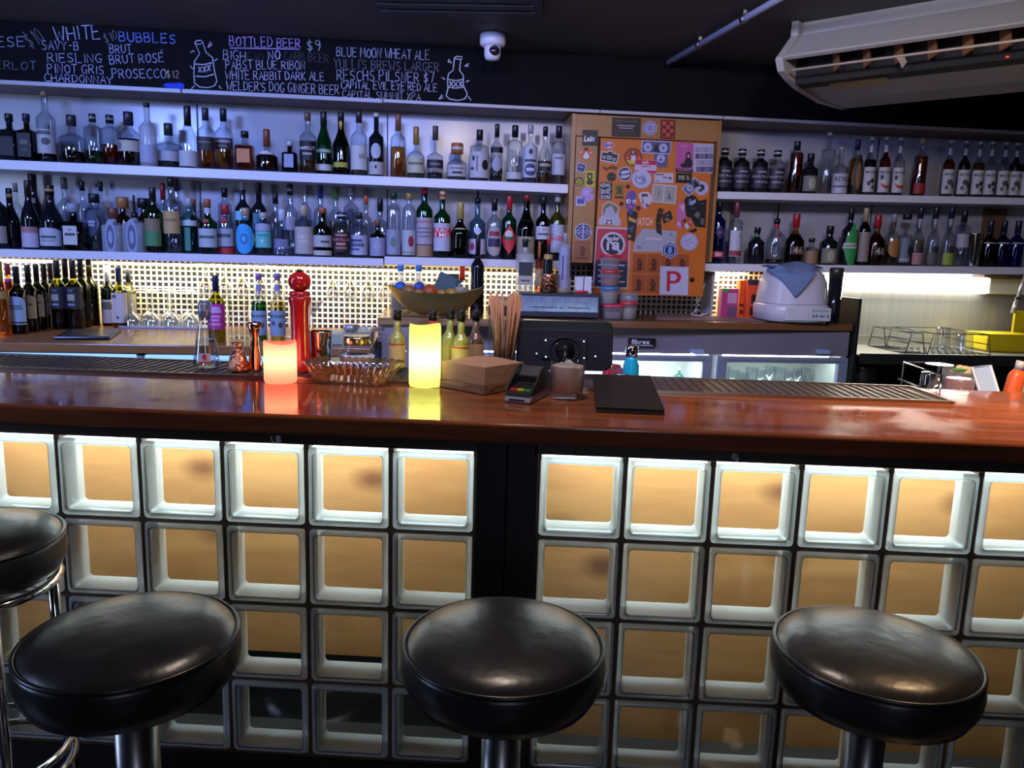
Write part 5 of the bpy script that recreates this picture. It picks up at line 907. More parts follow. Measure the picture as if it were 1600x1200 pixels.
# candles: hollow wax shell around a small lamp
def candle(px, base, top, w, wax, lampc, es, label, zc, hc):
    P, k = at(px, base); P.y += w/2*k; P.z = ZB; Q = onY(px, top, P.y); H = Q.z-ZB; r = w/2*k
    P.x = onY(px, (base+top)/2, P.y).x
    t = thing('candle', label, 'candle', P)
    m, tt, out = nt('wax_'+wax); N = tt.nodes.new; L = tt.links.new
    a = N('ShaderNodeBsdfTranslucent'); b = N('ShaderNodeBsdfDiffuse'); a.inputs[0].default_value = (*lin(wax), 1); b.inputs[0].default_value = (*lin(wax), 1); mx = N('ShaderNodeMixShader'); mx.inputs[0].default_value = .25
    L(a.outputs[0], mx.inputs[1]); L(b.outputs[0], mx.inputs[2]); L(mx.outputs[0], out.inputs[0])
    mb = MB(); n = 40; prof_ = [(.93*r, 0), (r, .006), (r, H*.5), (r, H-.01)]
    mb.lathe(prof_, n, cap0=True, cap1=False); o = len(mb.v)-n
    rim = [(r*.96*math.cos(2*PI*(i+.5)/n), r*.96*math.sin(2*PI*(i+.5)/n), H-.004+.004*math.sin(2*PI*i/n*2+.8)) for i in range(n)]
    inn = [(r*.84*math.cos(2*PI*(i+.5)/n), r*.84*math.sin(2*PI*(i+.5)/n), H-.010+.004*math.sin(2*PI*i/n*2+.8)) for i in range(n)]
    bot = [(r*.5*math.cos(2*PI*(i+.5)/n), r*.5*math.sin(2*PI*(i+.5)/n), H-.020) for i in range(n)]
    b0 = len(mb.v); mb.v += rim+inn+bot
    for (u, v) in ((o, b0), (b0, b0+n), (b0+n, b0+2*n)):
        for i in range(n): mb.f.append((u+i, u+(i+1) % n, v+(i+1) % n, v+i)); mb.mi.append(0); mb.sm.append(True)
    mb.f.append(tuple(b0+2*n+i for i in range(n))); mb.mi.append(0); mb.sm.append(False)
    mb.build('wax', m, t)
    MB().lathe([(.012, H*zc-hc/2), (.014, H*zc), (.012, H*zc+hc/2)], 16).build('lamp_core', emit('core_'+wax, lampc, es), t)
candle(438, 601, 531, 51, 'f2907a', (1, .72, .52), 36, 'glowing orange pink candle beside the red pepper mill', .55, .030)
candle(664, 607, 505, 50, 'e0e67c', (1, .98, .78), 32, 'tall glowing yellow green candle beside the brown napkins', .46, .040)
# pepper mill
P, H, k = stand(469, 420, .31, ZM); t = thing('pepper_mill', 'tall red lacquered wooden pepper mill behind the orange candle', 'pepper mill', P)
MB().lathe([(18*k, 0), (18.5*k, .004), (18*k, .02), (15.5*k, .05), (14*k, .10), (15*k, H*.63), (17.5*k, H*.70), (18*k, H*.72), (15*k, H*.735)], 36).build('body', M_redlac, t)
h = MB().lathe([(14*k, H*.737), (16.5*k, H*.745), (16*k, H*.77), (13*k, H*.785)], 36); h.ball((0, 0, H*.875), 17.5*k, 17.5*k, H*.098, 28); h.build('head', M_redlac, t)
MB().lathe([(3*k, H*.965), (4.5*k, H*.975), (4*k, H*.99), (1.5*k, H)], 14).build('knob', pm('dark_knob', (.06, .015, .01), .2, .6), t)
# shaker tin, jar
P, H, k = stand(502, 517, .34, ZM); o = MB().lathe([(14*k, 0), (14.5*k, .003), (17*k, H-.003), (17.6*k, H), (16.6*k, H), (13.5*k, .006)], 36).build('shaker_tin', pm('polished_steel_tin', (.72, .68, .62), .07, 1)); o.location = P; tag(o, 'shiny steel cocktail tin to the right of the pepper mill', 'shaker')
P, H, k = stand(558, 525, .36, ZM); t = thing('glass_jar', 'round clear glass jar with gold and copper screw lid behind the amber tray', 'jar', P)
MB().lathe([(20*k, 0), (24*k, .006), (27*k, .03), (27*k, .05), (23*k, H-.030), (20*k, H-.022), (20*k, H-.012)], 36, cap1=False).build('glass_body', GL['w'], t)
MB().lathe([(22*k, .004), (25.4*k, .03), (25.4*k, .042)], 32).build('contents', pm('pale_sugar', (.55, .55, .64), .7), t)
MB().lathe([(21*k, H-.023), (21.5*k, H-.020), (21.5*k, H-.004), (20*k, H), (16*k, H)], 36).build('lid', pm('gold_lid', (.70, .45, .18), .22, 1), t)
# amber pressed glass tray
M_amb = glass('amber_pressed_glass', (.96, .76, .47), .60, .22, .04, .05)
A, k = at(480, 605); B, _ = at(600, 612); C_, _ = at(634, 590); D2, _ = at(500, 583)
ctr = (A+B+C_+D2)/4; hx = (B-A).length/2; hy = .052; t = thing('glass_tray', 'rectangular ribbed amber glass tray between the two candles', 'tray', (ctr.x, ctr.y, ZB), math.atan2(B.y-A.y, B.x-A.x))
def rr(a, b, n=96, e=5):
    o = []
    for i in range(n):
        q = 2*PI*(i+.5)/n; c, s_ = math.cos(q), math.sin(q); kk = (abs(c)**e+abs(s_)**e)**(-1/e); o.append((a*kk*c, b*kk*s_))
    return o
n = 192; lv = [(hx-.006, hy, .0, .0), (hx-.002, hy+.004, .005, .25), (hx+.008, hy+.010, .030, 1), (hx+.011, hy+.013, .038, .3), (hx+.022, hy+.021, .052, 1.2), (hx+.018, hy+.018, .054, 1.2), (hx+.006, hy+.009, .036, .3), (hx-.008, hy-.003, .008, .2)]
vs = []
for a, b, z_, f_ in lv:
    for i, (x, y) in enumerate(rr(a, b, n)): w_ = 1+.022*f_*math.cos(2*PI*i/4.8); vs.append((x*w_, y*(1+.06*f_*math.cos(2*PI*i/4.8)), z_+.001*f_*math.cos(2*PI*i/4.8)))
fs = [(j*n+i, j*n+(i+1) % n, (j+1)*n+(i+1) % n, (j+1)*n+i) for j in range(len(lv)-1) for i in range(n)]
MB().add(vs, fs, 0, True).add(vs[:n], [tuple(range(n))]).add(vs[-n:], [tuple(range(n))]).build('tray_body', M_amb, t)
# hot sauce bottles
def sauce(px, top, y, w, liqc, labc, lab, label, tilt=0, red=None, capc='101012'):
    P, H, k = stand(px, top, y, ZM); r = w/2*k; pr = (.52, .68, .40, .86, .50, 2)
    t = thing('sauce_bottle', label, 'bottle', P, 0, None); t.rotation_euler.y = R(tilt)
    MB().lathe(bprof(pr, r, H), 24, cap1=False).build('glass_body', GL['w'], t)
    MB().lathe([(q[0]*.93, max(.003, q[1])) for q in bprof(pr, r, H) if q[1] < .84*H]+[(.37*r, .835*H)], 24).build('sauce', pm('sauce_'+liqc, liqc, .35), t)
    MB().lathe([(.46*r, .84*H), (.48*r, H*.985), (.4*r, H)], 18).build('cap', col(capc, .4), t)
    if lab: mb = MB(); lab_patch(mb, 'r', r, .28*H, .20*H, .95, 80, 2, 0, .001); lo = mb.build('label', col(labc), t)
    if red and lab: mb = MB(); lab_patch(mb, 'r', r, .455*H, .012*H, .8, 80, 2, 0, .0022); mb.build('label_stripe', col(red), lo)
    elif red: MB().lathe([(.46*r, .76*H), (.47*r, .83*H)], 18).build('neck_seal', col(red), t)
sauce(621, 484, .36, 27, 'a8a040', 'b89a64', 1, 'yellow sauce bottle with black cap left of the yellow candle', red='a84030')
sauce(676, 485, .37, 27, 'a09a48', 'a89a60', 0, 'sauce bottle with red neck seal hidden behind the yellow candle', red='b81c20')
sauce(699, 481, .345, 27, '9a9a3c', '8c8438', 1, 'leaning sauce bottle with clear collar and black cap behind the napkins', 3)
sauce(720, 484, .30, 28, 'a8a440', 'c8b464', 1, 'sauce bottle with yellow label and red stripe behind the napkins', red='b04428')
sauce(743, 484, .36, 27, '6a4a30', 'a4845c', 1, 'brown sauce bottle with tan label, rightmost of the sauces')
# napkins
A, k = at(757, 618); B, _ = at(693, 606); ang = math.atan2(A.y-B.y, A.x-B.x); L1 = .148
t = thing('napkin_stack', 'thick stack of brown paper napkins in torn brown wrapping', 'napkins', (A.x, A.y, ZB), ang)
def slab(x0, x1, y0, y1, z0, z1, dome, n=10):
    mb = MB(); V_ = []
    for j in range(n+1):
        for i in range(n+1):
            u, v = i/n, j/n; V_.append((x0+(x1-x0)*u, y0+(y1-y0)*v, z1+dome*(1-(2*u-1)**2)*(1-(2*v-1)**2)**.7))
    F2 = [(j*(n+1)+i, j*(n+1)+i+1, (j+1)*(n+1)+i+1, (j+1)*(n+1)+i) for j in range(n) for i in range(n)]
    mb.add(V_, F2, 0, True)
    edge = [i for i in range(n+1)]+[(j+1)*(n+1)+n for j in range(n)]+[n*(n+1)+n-1-i for i in range(n)]+[(n-1-j)*(n+1) for j in range(n-1)]
    lo = [(V_[e][0], V_[e][1], z0) for e in edge]; m_ = len(edge); hi = [V_[e] for e in edge]
    mb.add(lo+hi, [(i, (i+1) % m_, m_+(i+1) % m_, m_+i) for i in range(m_)]+[tuple(range(m_))[::-1]]); return mb
M_nap = pm('brown_napkin_paper', (.36, .20, .13), .85, noise=((3, 3, 320), (.27, .145, .09), 1.2), bump=(60, .2))
slab(-L1, -.004, .004, .15, .022, .066, .012).build('napkins', M_nap, t)
wr = slab(-L1-.004, .0, .0, .154, 0, .020, .002); wr.build('wrapper', pm('torn_kraft_wrap', (.17, .085, .045), .55, bump=(30, .6)), t, .003)
MB().add([(-L1-.005, -.0015, .014), (-.09, -.003, .027), (-.05, -.004, .020), (-.01, -.002, .017), (0.001, -.001, .012), (-.07, -.002, .012)], [(0, 5, 1), (5, 2, 1), (5, 3, 2), (5, 4, 3)]).build('torn_edge', pm('torn_kraft_edge', (.30, .17, .10), .6), t)
# straws in a glass
P, H, k = stand(788, 497, .335, ZM); t = thing('straw_glass', 'tall clear glass holding brown paper straws beside the tablet', 'glass', P)
rG = 26*k; MB().lathe([(rG*.86, 0), (rG*.9, .006), (rG, H)], 32, cap1=False).build('glass_body', GL['w'], t)
M_str = pm('kraft_straw', (.34, .155, .075), .6)
for i in range(26):
    a = 2.4*i; r0 = rG*.78*math.sqrt((i+.5)/26); b0 = (P.x+r0*.75*math.cos(a), P.y+r0*.75*math.sin(a), ZM+.003); q = a+random.uniform(-.9, .9); r1 = rG*(.35+.72*((i*7) % 26)/26)
    ln = .215+.024*((i*5) % 9)/9-.01; T1 = Vector((P.x+r1*math.cos(q), P.y+r1*math.sin(q), ZM+ln)); B1 = Vector(b0); D = T1-B1
    o = MB().tube([Vector((0, 0, 0)), D], .0032, 7).build('paper_straw', M_str); o.location = B1
    tag(o, 'brown paper straw standing in the tall glass among many alike', 'straw', 'brown paper straws in the glass')
# card terminal
A, B, C_ = onZ(789, 628, ZB), onZ(824, 634, ZB), onZ(898, 597, ZB); dv = (C_-B).normalized(); rz_ = math.atan2(-dv.x, dv.y); mid_ = (A+B)/2+dv*.004
t = thing('card_terminal', 'black and grey card payment terminal with coloured keys on the bar', 'card terminal', (mid_.x, mid_.y, ZB), rz_); t.scale = (.80, .86, .86)
gm = pm('grey_lilac_plastic', (.30, .28, .34), .4)
prb = [(0, 0), (.175, 0), (.175, .030), (.10, .034), (.004, .020)]
MB().prism(prb, lambda p, f: (-.040+f*.080, p[0], p[1])).build('base', gm, t, .006)
MB().prism([(.002, .0205), (.10, .0345), (.10, .042), (.006, .028)], lambda p, f: (-.038+f*.076, p[0], p[1])).build('key_bed', M_blk2, t, .002)
for sx in (-.041, .036): MB().prism([(.012, .02), (.165, .025), (.168, .058), (.12, .088), (.085, .084), (.05, .058), (.012, .032)], lambda p, f: (sx+f*.005, p[0], p[1])).build('privacy_shield', M_blk2, t, .002)
MB().prism([(.098, .034), (.17, .034), (.17, .06), (.125, .087), (.098, .060)], lambda p, f: (-.037+f*.074, p[0], p[1])).build('screen_housing', M_blk2, t, .003)
for r_ in range(4):
    for c_ in range(3):
        y = .022+r_*.017; cc = (['e0283c', 'e8c020', '28a048'][c_] if r_ == 0 else '303036')
        MB().box(-.031+c_*.021, -.012+c_*.021, y, y+.012, .0285+y*.155-.003, .0310+y*.155).build('key', col(cc, .35), t)
MB().box(-.024, .022, .0005, .003, .006, .011).build('card_slot', M_blk2, t)
# tumbler with iced drink
A, k = at(886, 627); A.y += 26*k; Q = onY(886, 563, A.y); H = Q.z-ZB; A.x = onY(886, 596, A.y).x
t = thing('tumbler', 'rocks glass with a pale pink iced drink on the bar', 'glass', (A.x, A.y, ZB))
MB().lathe([(23*k, 0), (25*k, .002), (26*k, .012), (28*k, H-.002), (28.4*k, H), (27*k, H), (25*k, .018), (.001, .016)], 40, cap1=False).build('glass_body', glass('tumbler_glass', (.90, .90, .92), .7, .08, .02), t)
m, tt, out = nt('hazy_pink_drink'); N = tt.nodes.new; L = tt.links.new
tc = N('ShaderNodeTexCoord'); sx_ = N('ShaderNodeSeparateXYZ'); L(tc.outputs['Object'], sx_.inputs[0]); nz = N('ShaderNodeTexNoise'); nz.inputs['Scale'].default_value = 60; L(tc.outputs['Object'], nz.inputs['Vector'])
ad = N('ShaderNodeMath'); ad.operation = 'MULTIPLY_ADD'; ad.inputs[1].default_value = .03; L(nz.outputs[0], ad.inputs[0]); L(sx_.outputs[2], ad.inputs[2])
rp = N('ShaderNodeValToRGB'); mr = N('ShaderNodeMapRange'); mr.inputs[1].default_value = .025; mr.inputs[2].default_value = H; L(ad.outputs[0], mr.inputs[0]); L(mr.outputs[0], rp.inputs[0])
rp.color_ramp.elements[0].color = (.80, .36, .18, 1); rp.color_ramp.elements[1].color = (.96, .84, .80, 1); rp.color_ramp.elements[1].position = .45
di = N('ShaderNodeBsdfDiffuse'); tl = N('ShaderNodeBsdfTranslucent'); tp = N('ShaderNodeBsdfTransparent'); x1 = N('ShaderNodeMixShader'); x2 = N('ShaderNodeMixShader'); x2.inputs[0].default_value = .10
for q in (di, tl, tp): L(rp.outputs[0], q.inputs[0])
L(di.outputs[0], x1.inputs[1]); L(tl.outputs[0], x1.inputs[2]); L(x1.outputs[0], x2.inputs[1]); L(tp.outputs[0], x2.inputs[2]); L(x2.outputs[0], out.inputs[0])
MB().lathe([(24.5*k, .019), (26.5*k, H*.86)], 36).build('drink', m, t)
for i, (dx, dy, dz) in enumerate(((-.010, .004, .0), (.012, -.004, .002), (.002, .012, .004))): MB().box(-.011, .011, -.011, .011, -.011, .011).build('ice_cube', GL['f'], t, .003, loc=(dx, dy, H*.86+dz-.006)).rotation_euler = (i*.4, .3, i)
# tablet on its stand, screen away from the customer
P0 = onY(808, 575, .33); P1 = onY(955, 574, .33); Pt = onY(884, 500, .33); cx, w2 = (P0.x+P1.x)/2, (P1.x-P0.x)/2+.004; h = Pt.z-P0.z
t = thing('tablet', 'black tablet seen from the back on a counter stand, between straws and menu', 'tablet', (cx, .335, P0.z), R(2)); t.rotation_euler.x = R(-9)
def rrect(x0, x1, z0, z1, r_, n=6):
    o = []
    for (qx, qz, a0) in ((x1-r_, z1-r_, 0), (x0+r_, z1-r_, 90), (x0+r_, z0+r_, 180), (x1-r_, z0+r_, 270)):
        o += [(qx+r_*math.cos(R(a0+90*j/n)), qz+r_*math.sin(R(a0+90*j/n))) for j in range(n+1)]
    return o
M_case = pm('navy_black_case', (.008, .010, .020), .6, spec=.2); M_rim = pm('black_gloss_rim', (.006, .006, .008), .3, spec=.3)
MB().prism(rrect(-w2, w2, 0, h, .022), lambda p, f: (p[0], f*.016-.002, p[1])).build('body', M_rim, t, .004)
MB().prism(rrect(-w2+.006, w2-.010, -.002, h*.80, .020), lambda p, f: (p[0], -.008+f*.007, p[1])).build('back_case', M_case, t, .002)
MB().box(-.062, .060, -.013, -.0075, h*.20, h*.62).build('mount_plate', M_case, t, .004)
mb = MB(); mb.tube([(.0+.040*math.cos(2*PI*j/32), -.013, h*.40+.032*math.sin(2*PI*j/32)) for j in range(32)], .0035, 8, closed=True); mb.build('mount_ring', M_case, t)
MB().lathe([(.026, 0), (.024, .012), (.012, .016), (.010, .026), (.006, .028)], 20, M=Matrix.Translation((0, -.013, h*.40)) @ Matrix.Rotation(PI/2, 4, 'X')).build('ball_joint', M_rim, t)
for dx, dz in ((-.052, .57), (.050, .57), (-.050, .24), (.052, .24), (-.075, .30), (.082, .28), (.020, .33), (-.020, .50)): MB().lathe([(.0026, 0), (.0022, .0018)], 10, M=Matrix.Translation((dx, -.013, h*dz)) @ Matrix.Rotation(PI/2, 4, 'X')).build('screw', M_chrome, t)
mb = MB(); mb.tube([(.0, -.036, h*.40), (.0, -.040, h*.12), (.0, -.020, P0.z*0-.012)], .008, 10); mb.build('stand_arm', M_rim, t)
ws = P0.z-ZM
st_ = MB().box(-w2*.95, .03, -.050, .010, -ws+.004, -ws+.016).build('stand_base', pm('pale_steel_foot', (.55, .56, .58), .25, .7), t, .003); st_.rotation_euler.x = R(9)
MB().box(-.034, .034, -.046, -.008, -ws+.010, .002).build('stand_neck', pm('pale_steel_foot', (.55, .56, .58), .25, .7), t, .003)
# menu folder
A, _ = at(931, 641, ZB+.004); B, _ = at(1039, 646, ZB+.004); C1 = onZ(1016, 592, ZB+.026); C0 = onZ(926, 589, ZB+.026)
lift = .012; mats = pm('black_leatherette', (.012, .010, .010), .5, bump=(60, .15))
t = thing('menu_folder', 'black leather menu folder lying on the bar beside the tumbler', 'folder', (0, 0, 0))
for nm, a, b in (('back_cover', .0, .004), ('pages', .0042, .0088), ('front_cover', .009, .0125)):
    ins = .004 if nm == 'pages' else 0
    q = [A.copy(), B.copy(), C1.copy(), C0.copy()]; ce = (A+B+C1+C0)/4; q = [p+(ce-p)*ins*4 for p in q]
    zz = [ZB+.0005, ZB+.0005, ZB+.022, ZB+.022]
    MB().add([(p.x, p.y, z_+a) for p, z_ in zip(q, zz)]+[(p.x, p.y, z_+b) for p, z_ in zip(q, zz)], [(0, 3, 2, 1), (4, 5, 6, 7), (0, 1, 5, 4), (1, 2, 6, 5), (2, 3, 7, 6), (3, 0, 4, 7)]).build(nm, mats if nm != 'pages' else pm('dark_page_edges', (.03, .027, .025), .7), t, .0015)
# ================================================================== left back counter
ZC = 1.0405; WD = '14161c'
def cb(px, top, w, d, label, prof='wi', z=ZC, **kw):
    s, zt = onW(px, top, d); s, _ = onW(px, (top+projy(s, d, z))/2, d); H = zt-z; P = wp(s, d, z)
    return bottle(label, s, d, z, H, w/2*dist(P)/FPX, prof, **kw)
lw = [('a', .18, .56, .95, '9ab4c4', [('r', -.1, .62, .7, .04, '55707c'), ('r', .1, .52, .6, .03, '55707c')]), ('r', .14, .16, 1.0, '9ab4c4')]
lw2 = [('a', .20, .56, .9, 'a8a288', [('r', 0, .6, .6, .04, '55503c')])]
ww = [('r', .30, .62, .98, '23242c', [TX('W', .84, .16, .22, '8c909c'), ('r', 0, .52, .3, .15, 'b0a890'), ('r', 0, .2, .3, .05, '9a9ca4')])]
for i, (px, tp, dd, lab) in enumerate(((28, 416, -.487, 'red wine bottle with pale blue arched label at the front of the left counter'), (46, 414, -.40, 'red wine bottle second in the row behind the blue labelled one'), (59, 413, -.315, 'red wine bottle third in the row, arched cream label half hidden'), (71, 412, -.23, 'red wine bottle fourth in the row, mostly hidden'), (81, 411, -.145, 'red wine bottle last in the row near the tiles'))):
    cb(px, tp, 24 if i == 0 else 23-i*.6, dd, lab, g='dg', cap=(WD, .74), liq=('dark', .62), labs=lw if i == 0 else lw2, group='red wines in a row')
for px, tp, dd, lab, lb in ((91, 407, -.27, 'dark wine bottle with small gold medallion label, left of two in front', ww), (116, 407, -.27, 'dark wine bottle with small gold medallion label, right of two in front', ww), (104, 405, -.185, 'dark wine bottle standing behind the left medallion bottle', None), (128, 405, -.185, 'dark wine bottle standing behind the right medallion bottle', None), (141, 406, -.10, 'dark wine bottle nearest the tiles at the end of the group', None)):
    cb(px, tp, 25 if lb else 23, dd, lab, g='o' if lb else 'dg', cap=(WD, .74), liq=('dark', .60), labs=lb or (), group='medallion wines')
cb(169, 415, 20, -.10, 'wine bottle with white capsule and white label', g='dg', cap=('c8c4b4', .74), labs=[('r', .05, .44, .98, 'c0bcae', [('r', 0, .74, .75, .16, '6c6450')])], liq=('dark', .5))
cb(187, 418, 23, -.155, 'wine bottle with dark capsule and large white label', g='o', cap=('1c2648', .76), labs=[('r', .08, .58, .98, 'cac6c0', [('r', -.3, .88, .25, .06, '6c6c74'), ('d', 0, .18, .15, .07, '5a5450')])], liq=('gold', .5))
cb(202, 420, 21, -.075, 'wine bottle with white label behind the large label bottle', g='o', cap=('2a3040', .76), labs=[('r', .08, .56, .98, 'cac6b4')])
cb(3, 408, 20, -.55, 'gold foil bottle cut off by the left edge on the counter', 'bu', g='a', cap=('9a7c34', .6), labs=[('r', .05, .6, 1.0, '9a8238')])
cb(15, 412, 18, -.42, 'pink and red bottle at the left edge of the counter', 'cy', g='a', cap=('b03038', .84), labs=[('r', .3, .78, 1.0, 'b0508a', [('o', 0, .5, .5, .2, 'c8a8c4')]), ('r', .04, .28, 1.0, 'b02c34')])
cb(338, 430, 26, -.66, 'olive wine bottle with magenta label behind the water bottle', g='o', cap=('14264c', .76), liq=('straw', .3), labs=[('r', .20, .58, .98, 'b02c84', [('r', 0, .82, .5, .06, 'c8a0cc'), ('r', 0, .7, .6, .05, 'c8a0cc'), ('r', 0, .5, .5, .04, 'c890c0'), ('r', 0, .36, .4, .04, 'c890c0'), ('r', 0, .2, .5, .04, 'c890c0')])])
for px, lq, lab in ((405, 'green', 'pale green syrup bottle with blue grey label behind the copper jigger'), (434, 'straw', 'pale yellow syrup bottle with blue grey label behind the orange candle')):
    cb(px, 427, 23, -.62, lab, 'mo', cap=('7c78b0', .90, 1, '9c4078'), liq=(lq, .60), labs=[('r', .10, .46, 1.0, '7c94ac', [TX('MONIN', .78, .12, .75, '2c3440'), ('o', -.3, .5, .18, .1, '3c4c54'), ('o', .35, .42, .2, .12, '3c4034')]), ('r', .74, .84, 1.0, '8c86b4')])
# dark tray
A, B, C_ = onZ(84, 531, ZC), onZ(172, 531, ZC), onZ(190, 518, ZC); D2 = A+(C_-B)
t = thing('serving_tray', 'flat black serving tray on the left back counter before the wine bottles', 'tray', (0, 0, 0))
MB().add([(p.x, p.y, ZC+.0005) for p in (A, B, C_, D2)]+[(p.x, p.y, ZC+.012) for p in (A, B, C_, D2)], [(0, 3, 2, 1), (4, 5, 6, 7), (0, 1, 5, 4), (1, 2, 6, 5), (2, 3, 7, 6), (3, 0, 4, 7)]).build('tray_body', pm('black_tray', (.01, .011, .013), .15), t, .003)
ce = (A+B+C_+D2)/4; q = [p+(ce-p)*.12 for p in (A, B, C_, D2)]; MB().add([(p.x, p.y, ZC+.0126) for p in q], [(0, 1, 2, 3)]).build('tray_inlay', pm('slate_inlay', (.05, .055, .06), .25), t)
# glasses
def wine_glass_mesh(r=.036, bowl=.085, H=.19, shape=0):
    b0 = H-bowl
    pr_ = [(r*.92, 0), (r*.92, .002), (.006, .006), (.0035, .012), (.0035, b0-.004), (.010, b0), (r*.75, b0+bowl*.28), (r*(1.02 if not shape else .98), b0+bowl*.55), (r*(.82 if not shape else 1.0), H)]
    return MB().lathe(pr_, 22, cap1=False)
M_wg = glass('wine_glass', (.84, .86, .88), .32, .34, .04)
M_rail = pm('glass_rail', (.65, .65, .62), .2, 1)
gr = thing('glass_rack', 'thin metal hanging rack for stemmed glasses under the left shelf', 'rack', wp(0, 0, 0), TH)
for i in range(12):
    for q in (-.026, .026): MB().tube([(-1.46+i*.082+q, -.19, 1.338), (-1.46+i*.082+q, -.10, 1.338)], .0022, 6).build('rail', M_rail, gr)
MB().tube([(-1.5, -.19, 1.342), (-.52, -.19, 1.342)], .003, 6).build('rail', M_rail, gr)
for i, lab in ((0, 'first'), (1, 'second'), (2, 'third'), (3, 'fourth'), (4, 'fifth'), (7, 'sixth'), (8, 'seventh'), (9, 'eighth'), (10, 'ninth')):
    o = wine_glass_mesh(.033, .088, .155).build('wine_glass', M_wg); o.rotation_euler = (PI, 0, 0); o.location = wp(-1.46+i*.082, -.145, 1.3425)
    tag(o, 'clear wine glass hanging upside down over the tiles, %s from the left' % lab, 'wine glass', 'hanging wine glasses')
tr_ = thing('glass_mat', 'low blue edged mat holding upturned glasses on the left counter', 'mat', wp(0, 0, 0), TH)
sA = onZ(205, 507, ZC); s0 = (sA-OV).dot(WV); MB().box(s0+.005, s0+.385, -.20, -.05, 1.0405, 1.0475).build('mat_body', pm('blue_grey_mat', (.35, .42, .6), .5), tr_, .002)
nm_ = ['front left', 'front second', 'front third', 'front right', 'back left', 'back second', 'back right']
for i in range(7):
    row = i//4; ss = s0+.055+(i % 4)*.088+row*.044; o = wine_glass_mesh(.041, .062, .165, 1).build('coupe_glass', M_wg); o.rotation_euler = (PI, 0, 0); o.location = wp(ss, -.165+row*.075, 1.0478+.165)
    tag(o, 'clear coupe glass upside down on the mat by the tiles, %s one' % nm_[i], 'coupe glass', 'upturned coupe glasses')
for px, tp, ww_, dd, lab in ((372, 468, 34, -.50, 'wide clear mixing glass beside the magenta labelled wine'), (449, 476, 30, -.45, 'clear mixing glass between the syrup bottle and the pepper mill')):
    s, zt = onW(px, tp, dd); H = zt-ZC; P = wp(s, dd, ZC); k = dist(P)/FPX; rW = ww_/2*k
    t = thing('mixing_glass', lab, 'glass', P); MB().lathe([(rW*.9, 0), (rW*.95, .005), (rW, H), (rW*.94, H), (rW*.88, .012), (.001, .01)], 30, cap1=False).build('glass_body', GL['w'], t)
    
# grey box with jar, martini glass
A = onZ(505, 530, ZC); s0 = (A-OV).dot(WV); dA = -.70
wb = wbox('utensil_box', pm('grey_green_box', (.33, .36, .29), .5), s0+.01, s0+.215, dA, dA+.2, ZC, ZC+.045, None, .004); tag(wb, 'low grey green box on the left counter behind the gold lidded jar', 'box')
s, zt = onW(548, 474, dA+.1); P = wp(s, dA+.1, ZC+.0455); t = thing('glass_jar', 'small clear jar standing on the grey green box', 'jar', P); k = dist(P)/FPX
MB().lathe([(11*k, 0), (12*k, .004), (12*k, zt-ZC-.07), (9*k, zt-ZC-.055), (9*k, zt-ZC-.0455)], 24, cap1=False).build('glass_body', GL['w'], t); MB().lathe([(10.6*k, .003), (10.6*k, .03)], 20).build('contents', pm('silver_contents', (.5, .5, .52), .3, .6), t)
s, zt = onW(492, 470, dA+.06); P = wp(s, dA-.03+.0, ZC); o = MB().lathe([(.04, 0), (.04, .002), (.006, .006), (.0035, .01), (.0035, zt-ZC-.06), (.008, zt-ZC-.055), (.045, zt-ZC)], 24, cap1=False).build('martini_glass', M_wg); o.location = wp(s-.01, dA+.06, ZC); tag(o, 'martini glass on the left counter behind the shaker tin', 'glass')
bk2 = MB(); 
for j in range(5): bk2.tube([(0, 0, 0), (.055+j*.006, .01*j, .03-.004*j)], .003, 6)
for j in range(5):
    o = MB().tube([(0, 0, 0), (.075+j*.008, .012*j, -.012+.002*j)], .0026, 6).build('bar_spoon', pm('pale_utensil', (.62, .58, .45), .3, .6)); o.location = wp(s0+.16, dA+.05+.018*j, ZC+.062); tag(o, 'pale utensil lying on the grey green box by the tiles', 'utensil', 'utensils on the grey green box')
# ================================================================== raised counter, left end
ZR = 1.1455
def onR(px, py): P = onZ(px, py, ZR); return (P-OV).dot(WV), (P-OV).dot(NV)
dB_ = -.45; sL, _ = onW(606, 452, dB_); sR, _ = onW(757, 455, dB_); sb_, zb_ = onW(690, 492, dB_); _, zr_ = onW(690, 457, dB_); Lh = (sR-sL)/2; cs_ = (sL+sR)/2; hB = zr_-ZR
t = thing('fruit_bowl', 'boat shaped brass fruit bowl on the back counter', 'bowl', wp(cs_, dB_, ZR), TH)
vs = []; nu, nv = 28, 12
for off in (0, .004):
    for i in range(nu+1):
        u = -1+2*i/nu; wv = .115*max(.02, 1-abs(u)**2.2)**.8; zr = hB+.030*abs(u)**3; zb0 = (zr)*(abs(u)**2.6)*.96
        for j in range(nv+1):
            v = -1+2*j/nv; zz = zb0+(zr-zb0)*abs(v)**2.2; vs.append((u*(Lh-off), v*(wv-off), zz+off*(1.2-abs(v))))
M_brs = pm('aged_brass_bowl', (.62, .50, .16), .34, .85, noise=(8.0, (.46, .42, .16), 1)); W_ = nv+1; fs = []
for q in (0, 1):
    o0 = q*(nu+1)*W_
    for i in range(nu):
        for j in range(nv): a = o0+i*W_+j; fs.append((a, a+1, a+W_+1, a+W_) if q == 0 else (a, a+W_, a+W_+1, a+1))
MB().add(vs, fs, 0, True).build('bowl_body', M_brs, t)
MB().lathe([(.045, 0), (.04, .004)], 20).build('foot', M_brs, t)
fz = ZR+hB*.62
